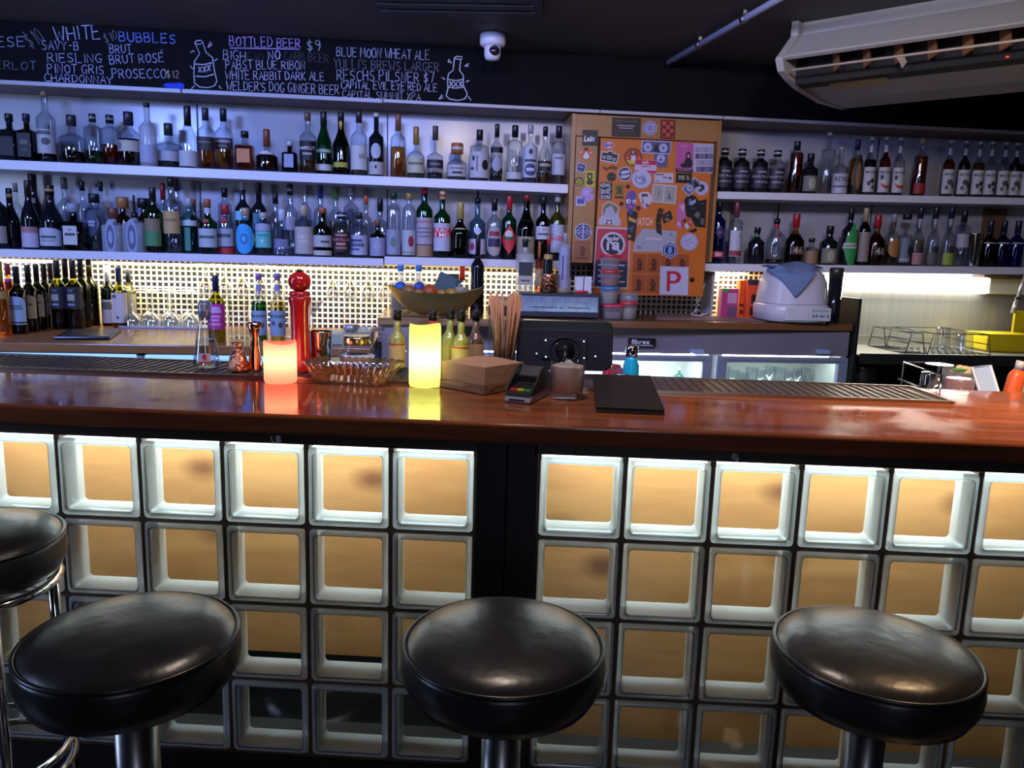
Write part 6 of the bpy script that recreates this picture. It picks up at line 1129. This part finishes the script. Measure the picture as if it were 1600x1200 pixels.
def fruit(px, py, r, cc, lab, nm, ca, dd=dB_, half=None):
    s, z = onW(px, py, dd); P = wp(s, dd, z); rr_ = r*dist(P)/FPX; mb = MB()
    if half: mb.lathe([(rr_, 0), (rr_*.98, rr_*.25), (rr_*.7, rr_*.75), (.001, rr_)], 20, M=Matrix.Rotation(R(-68), 4, 'X') @ Matrix.Rotation(PI, 4, 'X'), cap1=False)
    else: mb.ball((0, 0, 0), rr_, n=18)
    o = mb.build(nm, pm('fruit_'+cc, cc, .4, bump=(120, .2))); o.location = P; tag(o, lab, ca)
    if half: MB().lathe([(rr_*.85, .0008), (rr_*.8, .0014)], 20, M=Matrix.Rotation(R(-68), 4, 'X') @ Matrix.Rotation(PI, 4, 'X') @ Matrix.Diagonal((1, 1, -1, 1))).build('cut_face', col(half, .5), o)
fruit(626, 449, 9.5, '2c64b8', 'plain blue ball at the left end of the brass bowl', 'ball', 'ball', -.41); fruit(655, 449, 9, '344c9c', 'darker blue ball behind the orange slices in the brass bowl', 'ball', 'ball', -.40)
fruit(639, 456, 12, '9a6430', 'cut brown citrus half, left in the brass bowl', 'citrus_half', 'fruit', -.47, 'b08038'); fruit(672, 456, 12, 'b05020', 'whole orange in the middle of the brass bowl', 'orange', 'fruit', -.46)
fruit(655, 459, 8.5, 'a8742c', 'small citrus half beside the whole orange', 'citrus_half', 'fruit', -.50, 'b88c40'); fruit(691, 459, 8, 'b07c2c', 'small dried lemon half, left of two in the bowl', 'lemon_half', 'fruit', -.47, 'b88a3c'); fruit(706, 458, 8.5, 'b8862c', 'small dried lemon half, right of two in the bowl', 'lemon_half', 'fruit', -.45, 'c09440')
for px, lab in ((626, 'flat cream bottle with blue cap behind the fruit bowl, left one'), (654, 'flat cream bottle with blue cap behind the fruit bowl, right one')):
    cb(px, 414, 30, -.22, lab, (.60, .70, .30, .80, .34, 5), z=ZR, g='f', cap=('3c7cc0', .86), labs=[('r', .05, .58, 1.05, 'a89468')], liq=('straw', .6))
s, z = onW(680, 448, -.20); o = MB().box(-.055, .055, -.02, .02, 0, .155).build('carton', pm('teal_carton', (.05, .10, .11), .4)); o.location = wp(s, -.20, ZR+.0175); o.rotation_euler = (0, R(24), TH)
o.location = wp(s+.012, -.19, ZR+.026); tag(o, 'dark teal carton leaning behind the fruit bowl', 'carton'); MB().box(.008, .045, -.0215, -.0202, .012, .05).build('carton_label', col('b4a47c'), o)
s, z = onW(708, 428, -.16); o = MB().box(-.026, .026, -.02, .02, 0, z-ZR).build('small_box', pm('dark_brown_box', (.05, .03, .02), .5), None, .002); o.location = wp(s, -.16, ZR); o.rotation_euler = (0, 0, TH+.2); tag(o, 'small dark brown box between teal carton and red capped bottle', 'box')
for dx, cc in ((-.010, 'c0b8a4'), (.012, 'c0b8a4'), (.018, 'c02c30')): MB().box(dx-.006, dx+.006, -.0212, -.0204, (z-ZR)*.72, (z-ZR)*.84).build('box_print', col(cc), o)
cb(722, 408, 22, -.20, 'clear squeeze bottle with red cap behind the fruit bowl', 'mo', z=ZR, g='c', cap=('e03828', .62), labs=[('r', .05, .5, .95, 'a8a08c')])
cb(746, 367, 21, -.36, 'black wine bottle with grey printed text standing before the shelf', 'wi', z=ZR, g='k', cap=('14141a', .72), labs=[('r', .38, .66, .95, '1c2030', [('r', .1*((j*3) % 5-2), .08+.1*j, .6-.1*(j % 3), .028, '8c9ccc') for j in range(9)])])
# boxes by the printer
s, d = onW(783, 440, -.20); 
for z0_, z1_, w0, cc, nm, lab in ((ZR, ZR+.036, .060, 'dark', 'box', 'dark flat box under the yellow box beside the receipt drawer'), (ZR+.0365, ZR+.066, .056, 'yel', 'box', 'flat yellow box on the dark box behind the straws')):
    o = MB().box(-w0, w0, -.05, .05, z0_, z1_).build('flat_box', pm('flatbox_'+cc, (.02, .02, .03) if cc == 'dark' else (.50, .42, .10), .45), None, .003); o.location = wp(s, -.22, 0); o.rotation_euler = (0, 0, TH); tag(o, lab, nm)
o = MB().box(-.045, .04, -.03, .03, ZR+.0665, ZR+.082).build('stapler', pm('grey_stapler', (.22, .23, .27), .35), None, .005); o.location = wp(s, -.22, 0); o.rotation_euler = (0, 0, TH+.1); tag(o, 'grey gadget lying on the yellow box', 'gadget')
# receipt drawer
s0, zt_ = onW(811, 456, -.44); s1, _ = onW(938, 461, -.44); t = thing('receipt_drawer', 'black cash drawer with a shiny pale blue front on the back counter', 'drawer', wp((s0+s1)/2, -.44, ZR), TH); w2 = (s1-s0)/2; hD = zt_-ZR-.004
MB().box(-w2, w2, 0, .22, .004, hD).build('body', pm('blue_black_case', (.018, .022, .04), .4), t, .004)
fp = MB().box(-w2+.010, w2-.008, -.003, .001, .028, hD-.012).build('front_panel', pm('pale_blue_steel', (.50, .62, .80), .16, .55, noise=(26.0, (.28, .38, .60), .6)), t, .002)
for x0, x1 in ((-w2*.70, -.01), (w2*.22, w2*.74)): MB().box(x0, x1, -.0042, -.0028, .046, .0495).build('slot', M_blk2, fp)
MB().lathe([(.007, 0), (.006, .003)], 16, M=Matrix.Translation((.006, -.003, .046)) @ Matrix.Rotation(PI/2, 4, 'X')).build('lock', M_steeld, fp)
for x in (-w2*.9, w2*.9): MB().lathe([(.008, 0), (.008, .005)], 12, c=(x, .02, 0)).build('foot', M_blk2, t)
o = MB().box(-.075, .045, 0, .045, 0, .010).build('keyboard_tray', pm('blue_black_case', (.018, .022, .04), .4), None, .003); s, d = onR(850, 494); o.location = wp(s, d, ZR); o.rotation_euler = (0, 0, TH); tag(o, 'slim dark tray on the counter edge below the cash drawer', 'tray')
# on the drawer
ZD = ZR+hD+.0006
def od(px, top, w, d, label, prof, **kw): return cb(px, top, w, d, label, prof, z=ZD, **kw)
od(820, 373, 27, -.30, 'square silver glass bottle with dark label on the cash drawer', (.70, .76, .30, .82, .34, 5), g='f', cap=('1a1a1e', .84), labs=[('r', .30, .56, .98, '262a34'), ('a', .12, .30, 1.08, 'a8a49c', [('r', 0, .5, .6, .1, '5c5850')])])
s, z = onW(858, 428, -.36); P = wp(s, -.36, ZD); k = dist(P)/FPX; t = thing('copper_mug', 'hammered copper mug with pale handle on the cash drawer', 'mug', P, TH); hM = z-ZD
MB().lathe([(12*k, 0), (14*k, .004), (14.5*k, hM-.004), (14.8*k, hM), (13.6*k, hM), (12.8*k, .006)], 28).build('mug_body', M_copd, t)
MB().tube([(-14*k, 0, hM*.85), (-20*k, 0, hM*.9), (-23*k, 0, hM*.5), (-20*k, 0, hM*.12), (-14*k, 0, hM*.18)], .003, 8).build('handle', pm('pale_handle', (.55, .50, .42), .3, .6), t)
od(842, 378, 12, -.25, 'slim brown bottle with orange wooden stopper on the cash drawer', 'sp', g='a', cap=('b0703c', .62), labs=[('r', .1, .45, .9, 'a89a80')])
od(856, 372, 15, -.29, 'dark bottle with red cap behind the copper mug', 'sp', g='k', cap=('c02430', .86), labs=[('r', .55, .70, .9, 'b88c50')])
s, z = onW(864, 395, -.335); o = MB().prism([(0, 0), (.012, .0), (.022, .035), (.020, .075), (.008, .088), (-.004, .05)], lambda p, f: (p[0], f*.02, p[1])).build('corkscrew', pm('red_plastic_handle', (.55, .03, .03), .3), None, .003); o.location = wp(s-.01, -.325, ZD); o.rotation_euler = (0, 0, TH); tag(o, 'red plastic handled tool standing behind the copper mug', 'tool')
od(882, 364, 18, -.33, 'tall clear bottle with silver printed wrap on the cash drawer', (.80, .84, .30, .88, .36, 2), g='f', cap=('a0a4b8', .86), labs=[('r', .08, .76, .98, '9498b4', [('r', -.3, .5, .1, .3, '4c4c6c'), ('r', .3, .5, .06, .3, '8c6c7c')])])
for px, lab in ((905, 'small white card box beside the red lighter, left one'), (918, 'small white card box beside the orange door, right one')):
    s, z = onW(px, 432, -.34); o = MB().box(-.017, .017, -.02, .02, 0, z-ZD).build('card_box', pm('white_card', (.60, .60, .68), .5), None, .002); o.location = wp(s, -.34, ZD); o.rotation_euler = (0, 0, TH); tag(o, lab, 'box')
s, z = onW(908, 452, -.40); o = MB().lathe([(.001, -.032), (.006, -.028), (.008, .0), (.005, .03), (.001, .033)], 12, M=Matrix.Rotation(PI/2, 4, 'Y')).build('lighter', pm('red_lighter', (.55, .02, .02), .25)); o.location = wp(s, -.405, ZD+.008); o.rotation_euler = (0, 0, TH); tag(o, 'red lighter lying on top of the cash drawer', 'lighter')
# food containers
M_tub = glass('cloudy_plastic', (.80, .80, .84), .7, .06, .2, .28)
def tub(px, y0, y1, w, d, zb, lidc, fill, lab, sq=2, inv=0, lidtop=True):
    s, zt = onW(px, y1, d); P = wp(s, d, zb); k = dist(P)/FPX; H = (y0-y1)*k; r = w/2*k
    t = thing('food_container', lab, 'container', P, TH); r0, r1 = (r*.86, r) if not inv else (r, r*.9)
    MB().lathe([(r0*.94, 0, sq), (r0, .003, sq), (r1, H*.84, sq)], 32, cap1=False if not inv else True).build('tub', M_tub, t)
    if fill: MB().lathe([(r0*.9, .003, sq), ((r0+(r1-r0)*.5)*.93, H*fill[1], sq)], 28).build('contents', pm('food_'+fill[0], fill[0], .6, bump=(80, .4)), t)
    if lidc: MB().lathe([(r*1.02, H*.82, sq), (r*1.04, H*.86, sq), (r*1.04, H*.97, sq), (r*.92, H, sq)], 32).build('lid', col(lidc, .35), t)
    return zb+H+.0006
z = ZR
z = tub(957, 491, 468, 32, -.41, z, 'c83a54', ('7a6070', .5), 'square container with pink red lid, lowest of the tall stack', 5)
z = tub(953, 468, 441, 30, -.41, z, '3c78b0', ('9a9080', .7), 'container with blue lid in the tall stack by the notice')
z = tub(954, 441, 416, 31, -.41, z, 'c03038', ('a8543c', .5), 'container with red lid and orange food, below the top of the stack')
z = tub(954, 416, 392, 31, -.41, z, 'c03038', None, 'container with red lid, topmost of the tall stack')
z = ZR
z = tub(983, 489, 461, 28, -.41, z, 'c03048', ('a48c74', .65), 'container of grain with red lid in the shorter stack')
z = tub(984, 461, 445, 30, -.41, z, None, None, 'empty clear container upside down on the shorter stack', inv=1)
s, z = onW(958, 402, -.41-.031)
# mat, glass, boxes, cooker
A, B, C_, D2 = onZ(1026, 499, ZR), onZ(1205, 503, ZR), onZ(1180, 488, ZR), onZ(1022, 486, ZR)
o = MB().add([(p.x, p.y, ZR+.0003) for p in (A, B, C_, D2)]+[(p.x, p.y, ZR+.0035) for p in (A, B, C_, D2)], [(0, 3, 2, 1), (4, 5, 6, 7), (0, 1, 5, 4), (1, 2, 6, 5), (2, 3, 7, 6), (3, 0, 4, 7)]).build('woven_mat', pm('woven_tan_mat', (.30, .19, .15), .85, noise=((160, 160, 1), (.16, .08, .09), 1.5))); tag(o, 'woven tan placemat on the raised counter under the small glass', 'placemat')
E_ = MB(); n_ = 46
for i in range(n_): p = A+(B-A)*((i+.2)/n_); q = A+(B-A)*((i+.75)/n_); E_.add([(p.x, p.y-.001, ZR+.0036), (q.x, q.y-.001, ZR+.0036), (q.x, q.y+.008, ZR+.0036), (p.x, p.y+.008, ZR+.0036)], [(0, 1, 2, 3)])
E_.build('stitching', pm('pale_stitch', (.55, .45, .52), .8), o)
s, d = onR(1080, 482); o = wbox('board_or_tub_reflection', pm('yellow_board', (.55, .36, .05), .5), s-.10, s+.08, -.12, -.02, ZR, ZR+.006, None, .002); tag(o, 'thin yellow board lying under the orange door', 'board')
P = onZ(1130, 491, ZR+.004); k = dist(P)/FPX; H = onY(1130, 454, P.y).z-ZR-.004; o = MB().lathe([(11*k, 0), (12*k, .003), (4*k, .008), (3*k, H*.28), (10*k, H*.42), (13*k, H*.65), (10.5*k, H)], 28, cap1=False).build('stemmed_glass', glass('sparkling_glass', (.80, .82, .90), .35, .32, .03)); o.location = (P.x, P.y, ZR+.0045); tag(o, 'small clear stemmed glass standing on the woven mat', 'glass')
def carton(px, py0, py1, w, d, cc, lab, rot=0, deep=.05, extra=()):
    s, zt = onW(px, py1, d); P = wp(s, d, ZR); k = dist(P)/FPX; hw = w/2*k; H = zt-ZR
    o = MB().box(-hw, hw, 0, deep, 0, H).build('carton', pm('carton_'+cc, cc, .4), None, .002); o.location = P; o.rotation_euler = (0, 0, TH+rot); tag(o, lab, 'carton')
    for nm, x0, x1, z0, z1, c2 in extra: MB().box(x0*hw, x1*hw, -.0012, -.0002, z0*H, z1*H).build(nm, col(c2, .45), o)
    return o
carton(1142, 480, 451, 27, -.20, 'b03c74', 'magenta tea carton behind the small stemmed glass', 0, .05, (('print', -.9, -.3, .86, 1.0, '2c9c3c'), ('print', -.3, .8, .5, .85, 'c48cac'), ('print', -.2, .9, .05, .4, '6c4a64')))
carton(1163, 480, 438, 12, -.17, 'd85a18', 'narrow orange carton beside the magenta one', 0, .05, (('print', -.8, .8, .3, .36, '4a1c0c'), ('print', -.6, .6, .1, .2, '4a1c0c')))
carton(1178, 482, 437, 19, -.20, 'd84a24', 'orange red carton with dark window beside the rice cooker', .0, .05, (('print', -.9, .95, .86, 1.0, '26283c'), ('window', -.2, .7, .38, .62, '2c1c18'), ('window', -.3, .7, .08, .3, '3a241c'), ('print', -.2, .2, .9, .97, 'c05030')))
# rice cooker
dK = -.345; sK, _ = onW(1237, 455, dK); P = wp(sK, dK, ZR); k = dist(P)/FPX; rK = 50*k; _, zK = onW(1240, 417, dK-.05); HK = zK-ZR
M_rc = pm('white_cooker_plastic', (.58, .57, .66), .28)
t = thing('rice_cooker', 'large white rice cooker with a blue cloth on its lid', 'rice cooker', P, TH)
MB().lathe([(rK*.90, .006, 3.2), (rK*1.0, .012, 3.2), (rK*1.03, HK*.30, 3), (rK*.99, HK*.34, 2.8)], 48).build('base', M_rc, t)
bd = MB(); bd.lathe([(rK*.985, HK*.345, 2.8)]+[(rK*(1.0-.02*i), HK*(.345+.125*i+(.008 if q else 0)), 2.6) for i in range(4) for q in (0, 1)]+[(rK*.86, HK*.86, 2.4), (rK*.74, HK*.95, 2.2), (rK*.45, HK*1.0, 2)], 48); bd.build('body', M_rc, t)
for a in (45, 135, 225, 315): MB().lathe([(.010, 0), (.010, .007)], 12, c=(rK*.7*math.cos(R(a)), rK*.7*math.sin(R(a)), 0)).build('foot', MW, t)
MB().box(-rK*.62, rK*.10, -rK*1.015-.004, -rK*.95, HK*.06, HK*.30).build('front_panel', pm('cooker_panel', (.62, .61, .70), .3), t, .004)
cpn = MB().box(rK*.11, rK*.80, -rK*1.02-.004, -rK*.93, HK*.06, HK*.30).build('control_panel', pm('cooker_controls', (.50, .55, .58), .3), t, .004)
mb = MB(); put_text(mb, 'RICE COOKER', lambda x, y: (rK*.45+x, -rK*1.02-.0048, HK*.245+y), rK*.5, .006, 0); mb.build('panel_lettering', col('4c5464'), cpn)
for x, cc in ((.24, '3c8c74'), (.34, '4c6c74'), (.48, '6c7c84'), (.56, '6c7c84'), (.70, '6c7c84')): MB().lathe([(.006, 0), (.005, .002)], 14, M=Matrix.Translation((rK*x, -rK*1.02-.004, HK*.15)) @ Matrix.Rotation(PI/2, 4, 'X')).build('button', col(cc), cpn)
# cloth on the lid
vs = []; nu, nv = 26, 20
for j in range(nv+1):
    for i in range(nu+1):
        u, v = i/nu, j/nv; x = -rK*.93+rK*1.62*u; y = -rK*.98+rK*1.25*v
        rad = math.sqrt(x*x+y*y)/rK; zz = HK*1.015+.006*math.sin(9*u+3*v)*(.4+v)+.012*math.exp(-((u-.62)**2+(v-.7)**2)*14)-HK*.10*max(0, rad-.5)**1.5
        front = max(0, (.34-v)/.34); tri = max(0, 1-abs(u-.36)/.40); zz -= front*HK*(.02+.52*tri); y2 = y-(0 if front == 0 else 0)
        if front > 0:
            tz = min(1, max(0, (zz/HK-.84)/.16)); Rz = rK*(.985-.42*tz**1.6); ax_ = min(.999, abs(x)/Rz); y2 = -Rz*(1-ax_**2.6)**(1/2.6)-.007-.004*front
            y2 = y2*min(1, front*3)+y*(1-min(1, front*3))
        vs.append((x, y2-.002*math.sin(14*u)*front, zz+.004))
fs = [(j*(nu+1)+i, j*(nu+1)+i+1, (j+1)*(nu+1)+i+1, (j+1)*(nu+1)+i) for j in range(nv) for i in range(nu)]
o = MB().add(vs, fs, 0, True).build('cloth', pm('blue_grey_cloth', (.16, .24, .42), .9, noise=(30.0, (.13, .19, .33), .8), bump=(160, .3))); o.location = P; o.rotation_euler = (0, 0, TH); tag(o, 'blue grey cleaning cloth draped over the rice cooker', 'cloth')
sm = o.modifiers.new('solid', 'SOLIDIFY'); sm.thickness = .003
# thermos
dT = -.40; s, z = onW(1304, 418, dT); s, _ = onW(1304, 460, dT); P = wp(s, dT, ZR); k = dist(P)/FPX; H = z-ZR; t = thing('thermos', 'tall black glossy thermos flask at the right end of the back counter', 'flask', P)
MB().lathe([(9*k, 0), (10*k, .004), (10*k, H*.80)], 28).build('body', pm('black_gloss_flask', (.01, .012, .02), .12), t); MB().lathe([(10.4*k, H*.80), (10.8*k, H*.97), (9*k, H)], 28).build('lid', pm('brown_black_lid', (.03, .025, .022), .35), t)
MB().lathe([(9.4*k, 0), (9.4*k, .003)], 24, c=(0, 0, -.0)).build('base_ring', M_steeld, t)
# ================================================================== sink side
def wire(mb, pts, r=.0025): return mb.tube(pts, r, 6)
M_wire = pm('dark_wire', (.05, .05, .045), .35, .7)
ZS = 1.0065
def rack(s0, s1, d0, d1, h, lab, slope=.02, z=ZS):
    t = thing('glass_rack', lab, 'rack', wp(0, 0, 0), TH); b = z+.004
    for y in (d0, d1): wire(MB(), [(s0, y, b), (s0+slope, y, b+h), (s1-slope, y, b+h), (s1, y, b)]).build('end_frame', M_wire, t)
    for x, xx in ((s0, s0+slope), (s1, s1-slope)): mb = MB(); wire(mb, [(x, d0, b), (x, d1, b)]); wire(mb, [(xx, d0, b+h), (xx, d1, b+h)]); wire(mb, [((x+xx)/2, d0, b+h/2), ((x+xx)/2, d1, b+h/2)]); mb.build('side_wires', M_wire, t)
    mb = MB(); nn = 9
    for i in range(1, nn): wire(mb, [(s0+(s1-s0)*i/nn, d0, b), (s0+(s1-s0)*i/nn, d1, b)], .0015)
    for i in range(1, 6): wire(mb, [(s0, d0+(d1-d0)*i/6, b-.002), (s1, d0+(d1-d0)*i/6, b-.002)], .0015)
    mb.build('grid', M_wire, t); return t
sa, da = [(lambda P: ((P-OV).dot(WV), (P-OV).dot(NV)))(onZ(*q, ZS)) for q in ((1388, 541), (1437, 553))][0]
sA = (onZ(1440, 553, ZS)-OV).dot(WV); sB = (onZ(1542, 556, ZS)-OV).dot(WV)
rack(sA-.10, sA-.005, -.42, -.10, .098, 'empty wire glass rack on the sink bench, left one'); rack(sA+.012, sB+.02, -.42, -.08, .098, 'wire glass rack holding two upturned glasses on the sink bench')
for px, y1, y0, w, lab in ((1471, 511, 550, 26, 'tall tumbler upside down in the wire rack on the sink bench'), (1504, 522, 551, 30, 'short tumbler upside down in the wire rack on the sink bench')):
    P = onZ(px, y0-3, ZS+.008); k = dist(P)/FPX; H = onY(px, y1, P.y).z-ZS-.008; r = w/2*k; o = MB().lathe([(r, 0), (r*.98, .003), (r*.80, H-.01), (r*.78, H)], 26, cap0=False).build('tumbler', glass('bright_glass', (.86, .88, .92), .6, .16, .02)); o.location = (P.x, P.y, ZS+.0085); tag(o, lab, 'glass')
sy, dy = (lambda P: ((P-OV).dot(WV), (P-OV).dot(NV)))(onZ(1536, 548, ZS)); P = onZ(1570, 548, ZS); _z = onW(1570, 524, -.26)[1]
t = thing('plastic_tub', 'bright yellow plastic tub on the sink bench at the right', 'tub', wp((onW(1542, 535, -.26)[0]), -.26, ZS), TH); hT = _z-ZS
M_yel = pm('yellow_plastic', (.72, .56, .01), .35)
MB().prism(rrect(0, .24, .0, hT, .018), lambda p, f: (p[0], f*.16, p[1])).build('tub_body', M_yel, t, .006); MB().box(-.004, .244, -.004, .164, hT-.004, hT+.006).build('lid', M_yel, t, .004)
o = wbox('board_or_tub_reflection', M_yel, 2.62, 2.86, -.10, -.085, ZS, ZS+.20, None, .004); o.rotation_euler.x += 0; tag(o, 'upright yellow slab standing in for the tub reflected in the steel splashback', 'board')  # slab added for the yellow tub's reflection in the splashback steel
A = wp(onW(1600, 430, -.33)[0]+.02, -.33, onW(1600, 425, -.33)[1]); B = onW(1590, 466, -.33); C_ = onW(1583, 489, -.33)
t = thing('tap', 'pull down spray tap hanging in from the right edge over the sink', 'tap', wp(0, 0, 0), TH)
MB().tube([(onW(1604, 425, -.33)[0], -.33, onW(1604, 425, -.33)[1]), (B[0], -.33, B[1])], .0075, 10).build('spout', pm('pale_tap_hose', (.6, .58, .5), .3, .5), t)
MB().tube([(B[0], -.33, B[1]+.004), (B[0]-.002, -.33, B[1]-.006)], .012, 12).build('collar', M_blk2, t)
MB().tube([(B[0], -.33, B[1]-.006), (C_[0], -.33, C_[1])], [.010, .013], 12).build('spray_head', pm('pale_spray_head', (.62, .56, .46), .25, .4), t)
# under-bar bench behind the counter
ub = thing('underbar_bench', 'low steel bench hidden behind the bar counter', 'bench', (0, 0, 0)); ZU = .93
MB().box(.25, 3.1, .50, .86, ZU-.03, ZU).build('bench_top', M_steeld, ub)
for x in (.3, 3.05): MB().box(x-.02, x+.02, .52, .84, 0, ZU-.03).build('leg', M_steeld, ub)
def ub_top(px, py, y): return onY(px, py, y)
P = onY(985, 540, .60); H = P.z-ZU; Q = onY(986, 570, .60); k = dist(Q)/FPX; t = thing('water_flask', 'cyan insulated bottle with chrome cap behind the menu folder', 'bottle', (Q.x, .60, ZU))
MB().lathe([(11*k, 0), (12.5*k, .006), (12.5*k, H*.74), (9.5*k, H*.82), (9*k, H*.86)], 28).build('body', pm('cyan_flask', (.01, .40, .62), .22), t); MB().lathe([(9.8*k, H*.86), (10*k, H*.985), (8.6*k, H)], 26).build('cap', M_chrome, t)
for i, (px, py) in enumerate(((957, 571), (963, 577), (969, 584))):
    P = onY(px, py, .70-.07*i); k = dist(P)/FPX; H = P.z-ZU; t = thing('drink_can', 'red drink can behind the tablet, %s of three in a row' % ('farthest', 'middle', 'nearest')[i], 'can', (P.x, .70-.07*i, ZU), 0, 'red cans behind the bar')
    MB().lathe([(.026, 0), (.031, .008), (.031, H-.012), (.026, H)], 24).build('can_body', pm('red_can', (.55, .02, .05), .25, .3), t); MB().lathe([(.025, H), (.0255, H+.002), (.023, H+.001)], 20).build('lid', M_chrome, t)
def rackb(p, lab):
    t = thing('glass_rack', lab, 'rack', (0, 0, 0)); r_ = .003
    a, b, c_ = onY(1406, 610, .80), onY(1413, 566, .80), onY(1460, 590, .56)
    wire(MB(), [(a.x, .80, ZU+.003), (b.x, .80, b.z), (c_.x, .52, b.z), (c_.x, .52, ZU+.003)], r_).build('end_frame', M_chrome, t)
    wire(MB(), [(b.x, .80, b.z), (b.x+.14, .83, b.z), (b.x+.14, .83, ZU+.003)], r_).build('rear_frame', M_wire, t)
    m0, m1 = onY(1404, 592, .80), onY(1440, 611, .62); wire(MB(), [(m0.x, .80, m0.z), (m1.x, .56, m0.z)], r_).build('side_rail', M_chrome, t)
    mb = MB()
    for i in range(4): wire(mb, [(a.x+.02+i*.03, .54, ZU+.004), (a.x+.04+i*.05, .82, ZU+.004)], .002)
    mb.build('grid', M_wire, t)
rackb(0, 'chrome wire dish rack behind the right end of the drip mat')
def ubglass(px, py, y, w, kind, lab, tint=None):
    P = onY(px, py, y); k = dist(P)/FPX; H = P.z-ZU-.008; r = w/2*k; M_ = glass('bright_glass', (.86, .88, .92), .6, .16, .02) if not tint else glass(*tint)
    if kind == 'stem': mb = MB().lathe([(r, H), (r, H-.002), (.006, H-.006), (.004, H-.012), (.004, H-.03), (.010, H-.035), (r*.75, H-.075), (r*.95, H-.11), (r*.85, max(.0, H-.14))], 26, cap1=False)
    else: mb = MB().lathe([(r, 0), (r, .004), (r*.86, H-.006), (r*.80, H)], 26, cap0=False)
    o = mb.build('upturned_glass', M_); o.location = (P.x, y, ZU+.008 if kind != 'stem' else ZU+.008); tag(o, lab, 'glass')
    if kind == 'stem': MB().lathe([(r*.7, max(.002, H-.135)), (r*.74, H-.085)], 22).build('milky_residue', pm('milky_foam', (.62, .55, .45), .6), o)
ubglass(1468, 569, .62, 40, 'stem', 'stemmed glass upside down in the dish rack behind the bar')
ubglass(1452, 582, .70, 26, 'tum', 'clear tumbler upside down beside the stemmed glass in the dish rack')
ubglass(1500, 591, .56, 46, 'tum', 'pinkish tumbler upside down behind the bar end', ('pink_glass', (.85, .60, .66), .6, .14, .03, .25))
P = onY(1497, 578, .70); t = thing('garnish_tub', 'tub of pale garnish with green leaves behind the pinkish tumbler', 'tub', (P.x+.02, .72, ZU)); hG = P.z-ZU
MB().lathe([(.045, 0), (.052, hG)], 26, cap1=False).build('tub_body', M_tub, t)
mb = MB(); [mb.ball((.03*math.cos(2.4*i)*(.3+.1*(i % 6)), .03*math.sin(2.4*i)*(.3+.1*(i % 6)), hG*.9+.01*(i % 3)), .014, .010, .009, 10) for i in range(14)]; mb.build('garnish', pm('pale_garnish', (.60, .50, .30), .6), t)
mb = MB(); [mb.ball((-.025+.01*i, -.02, hG*.96+.008), .014, .008, .005, 8) for i in range(3)]; mb.build('leaves', pm('green_leaf', (.06, .26, .04), .5), t)
P0, P1, P2, P3 = onY(1530, 612, .57), onY(1564, 612, .57), onY(1547, 571, .62), onY(1519, 574, .62)
t = thing('plastic_tray', 'blue tinted clear plastic tray leaning behind the bar at the right', 'tray', (0, 0, 0)); th_ = Vector((0, .012, 0))
bz = ZU-P0.z; dn = Vector((P0.x-P3.x, P0.y-P3.y, P0.z-P3.z)); f_ = (ZU+.001-P3.z)/dn.z; q = [P3+dn*f_, P2+dn*f_, P2, P3]
MB().add([p for p in q]+[p+th_ for p in q], [(0, 3, 2, 1), (4, 5, 6, 7), (0, 1, 5, 4), (1, 2, 6, 5), (2, 3, 7, 6), (3, 0, 4, 7)]).build('tray_body', pm('blue_plastic_tray', (.26, .36, .60), .25), t, .002)
MB().tube([p-th_*.2 for p in q], .004, 6, closed=True).build('rim', pm('pale_blue_rim', (.55, .65, .85), .25), t)
for i, (px, py, w, cc, lab) in enumerate(((1583, 562, 22, (.60, .10, .03), 'orange red plastic bottle leaning behind the bar at the right edge'), (1601, 572, 20, (.35, .38, .48), 'grey plastic tub cut off by the right edge behind the bar'))):
    P = onY(px, py, .58+.04*i); k = dist(P)/FPX; H = P.z-ZU; t = thing('plastic_bottle', lab, 'bottle', (P.x-.012, .58+.04*i, ZU)); t.rotation_euler.y = R(9 if i == 0 else 0)
    MB().lathe([(w/2*k*.95, 0, 3), (w/2*k, .01, 3), (w/2*k, H*.8, 3), (w/2*k*.7, H*.88, 2)], 28).build('body', pm('plastic_body_%d' % i, cc, .35), t); MB().lathe([(w/2*k*.62, H*.88), (w/2*k*.6, H)], 20).build('cap', pm('clear_cap', (.45, .45, .50), .2), t)
# inside the fridges
for i, (px, py, tp, g_, lab) in enumerate(((1062, 600, 574, 'tq', 'small green tinted bottle inside the left lit fridge'), (1010, 600, 584, 'w', 'pale bottle inside the left lit fridge'))):
    s, z = onW(px, tp, -.28); zb = .807; bottle(lab, s, -.28, zb, max(.08, z-zb), .022, 'sp', g=g_, cap=('b0b4b8',))
for i in range(10):
    px = 1132+i*14.5; tp = 566+((i*7) % 5)*4; s, z = onW(px, tp+6, -.17-.09*(i % 3)); H = max(.09, z-.807)
    o = (wine_glass_mesh(.030, .07, H) if i % 3 else MB().lathe([(.026, 0), (.028, .004), (.031, H)], 22, cap1=False)).build('chilled_glass', glass('bright_glass', (.86, .88, .92), .6, .16, .02)); o.location = wp(s, -.17-.09*(i % 3), .807)
    tag(o, 'clear glass chilling inside the right lit fridge, %s from its left side' % ('first second third fourth fifth sixth seventh eighth ninth tenth'.split()[i]), 'glass', 'glasses in the fridge')
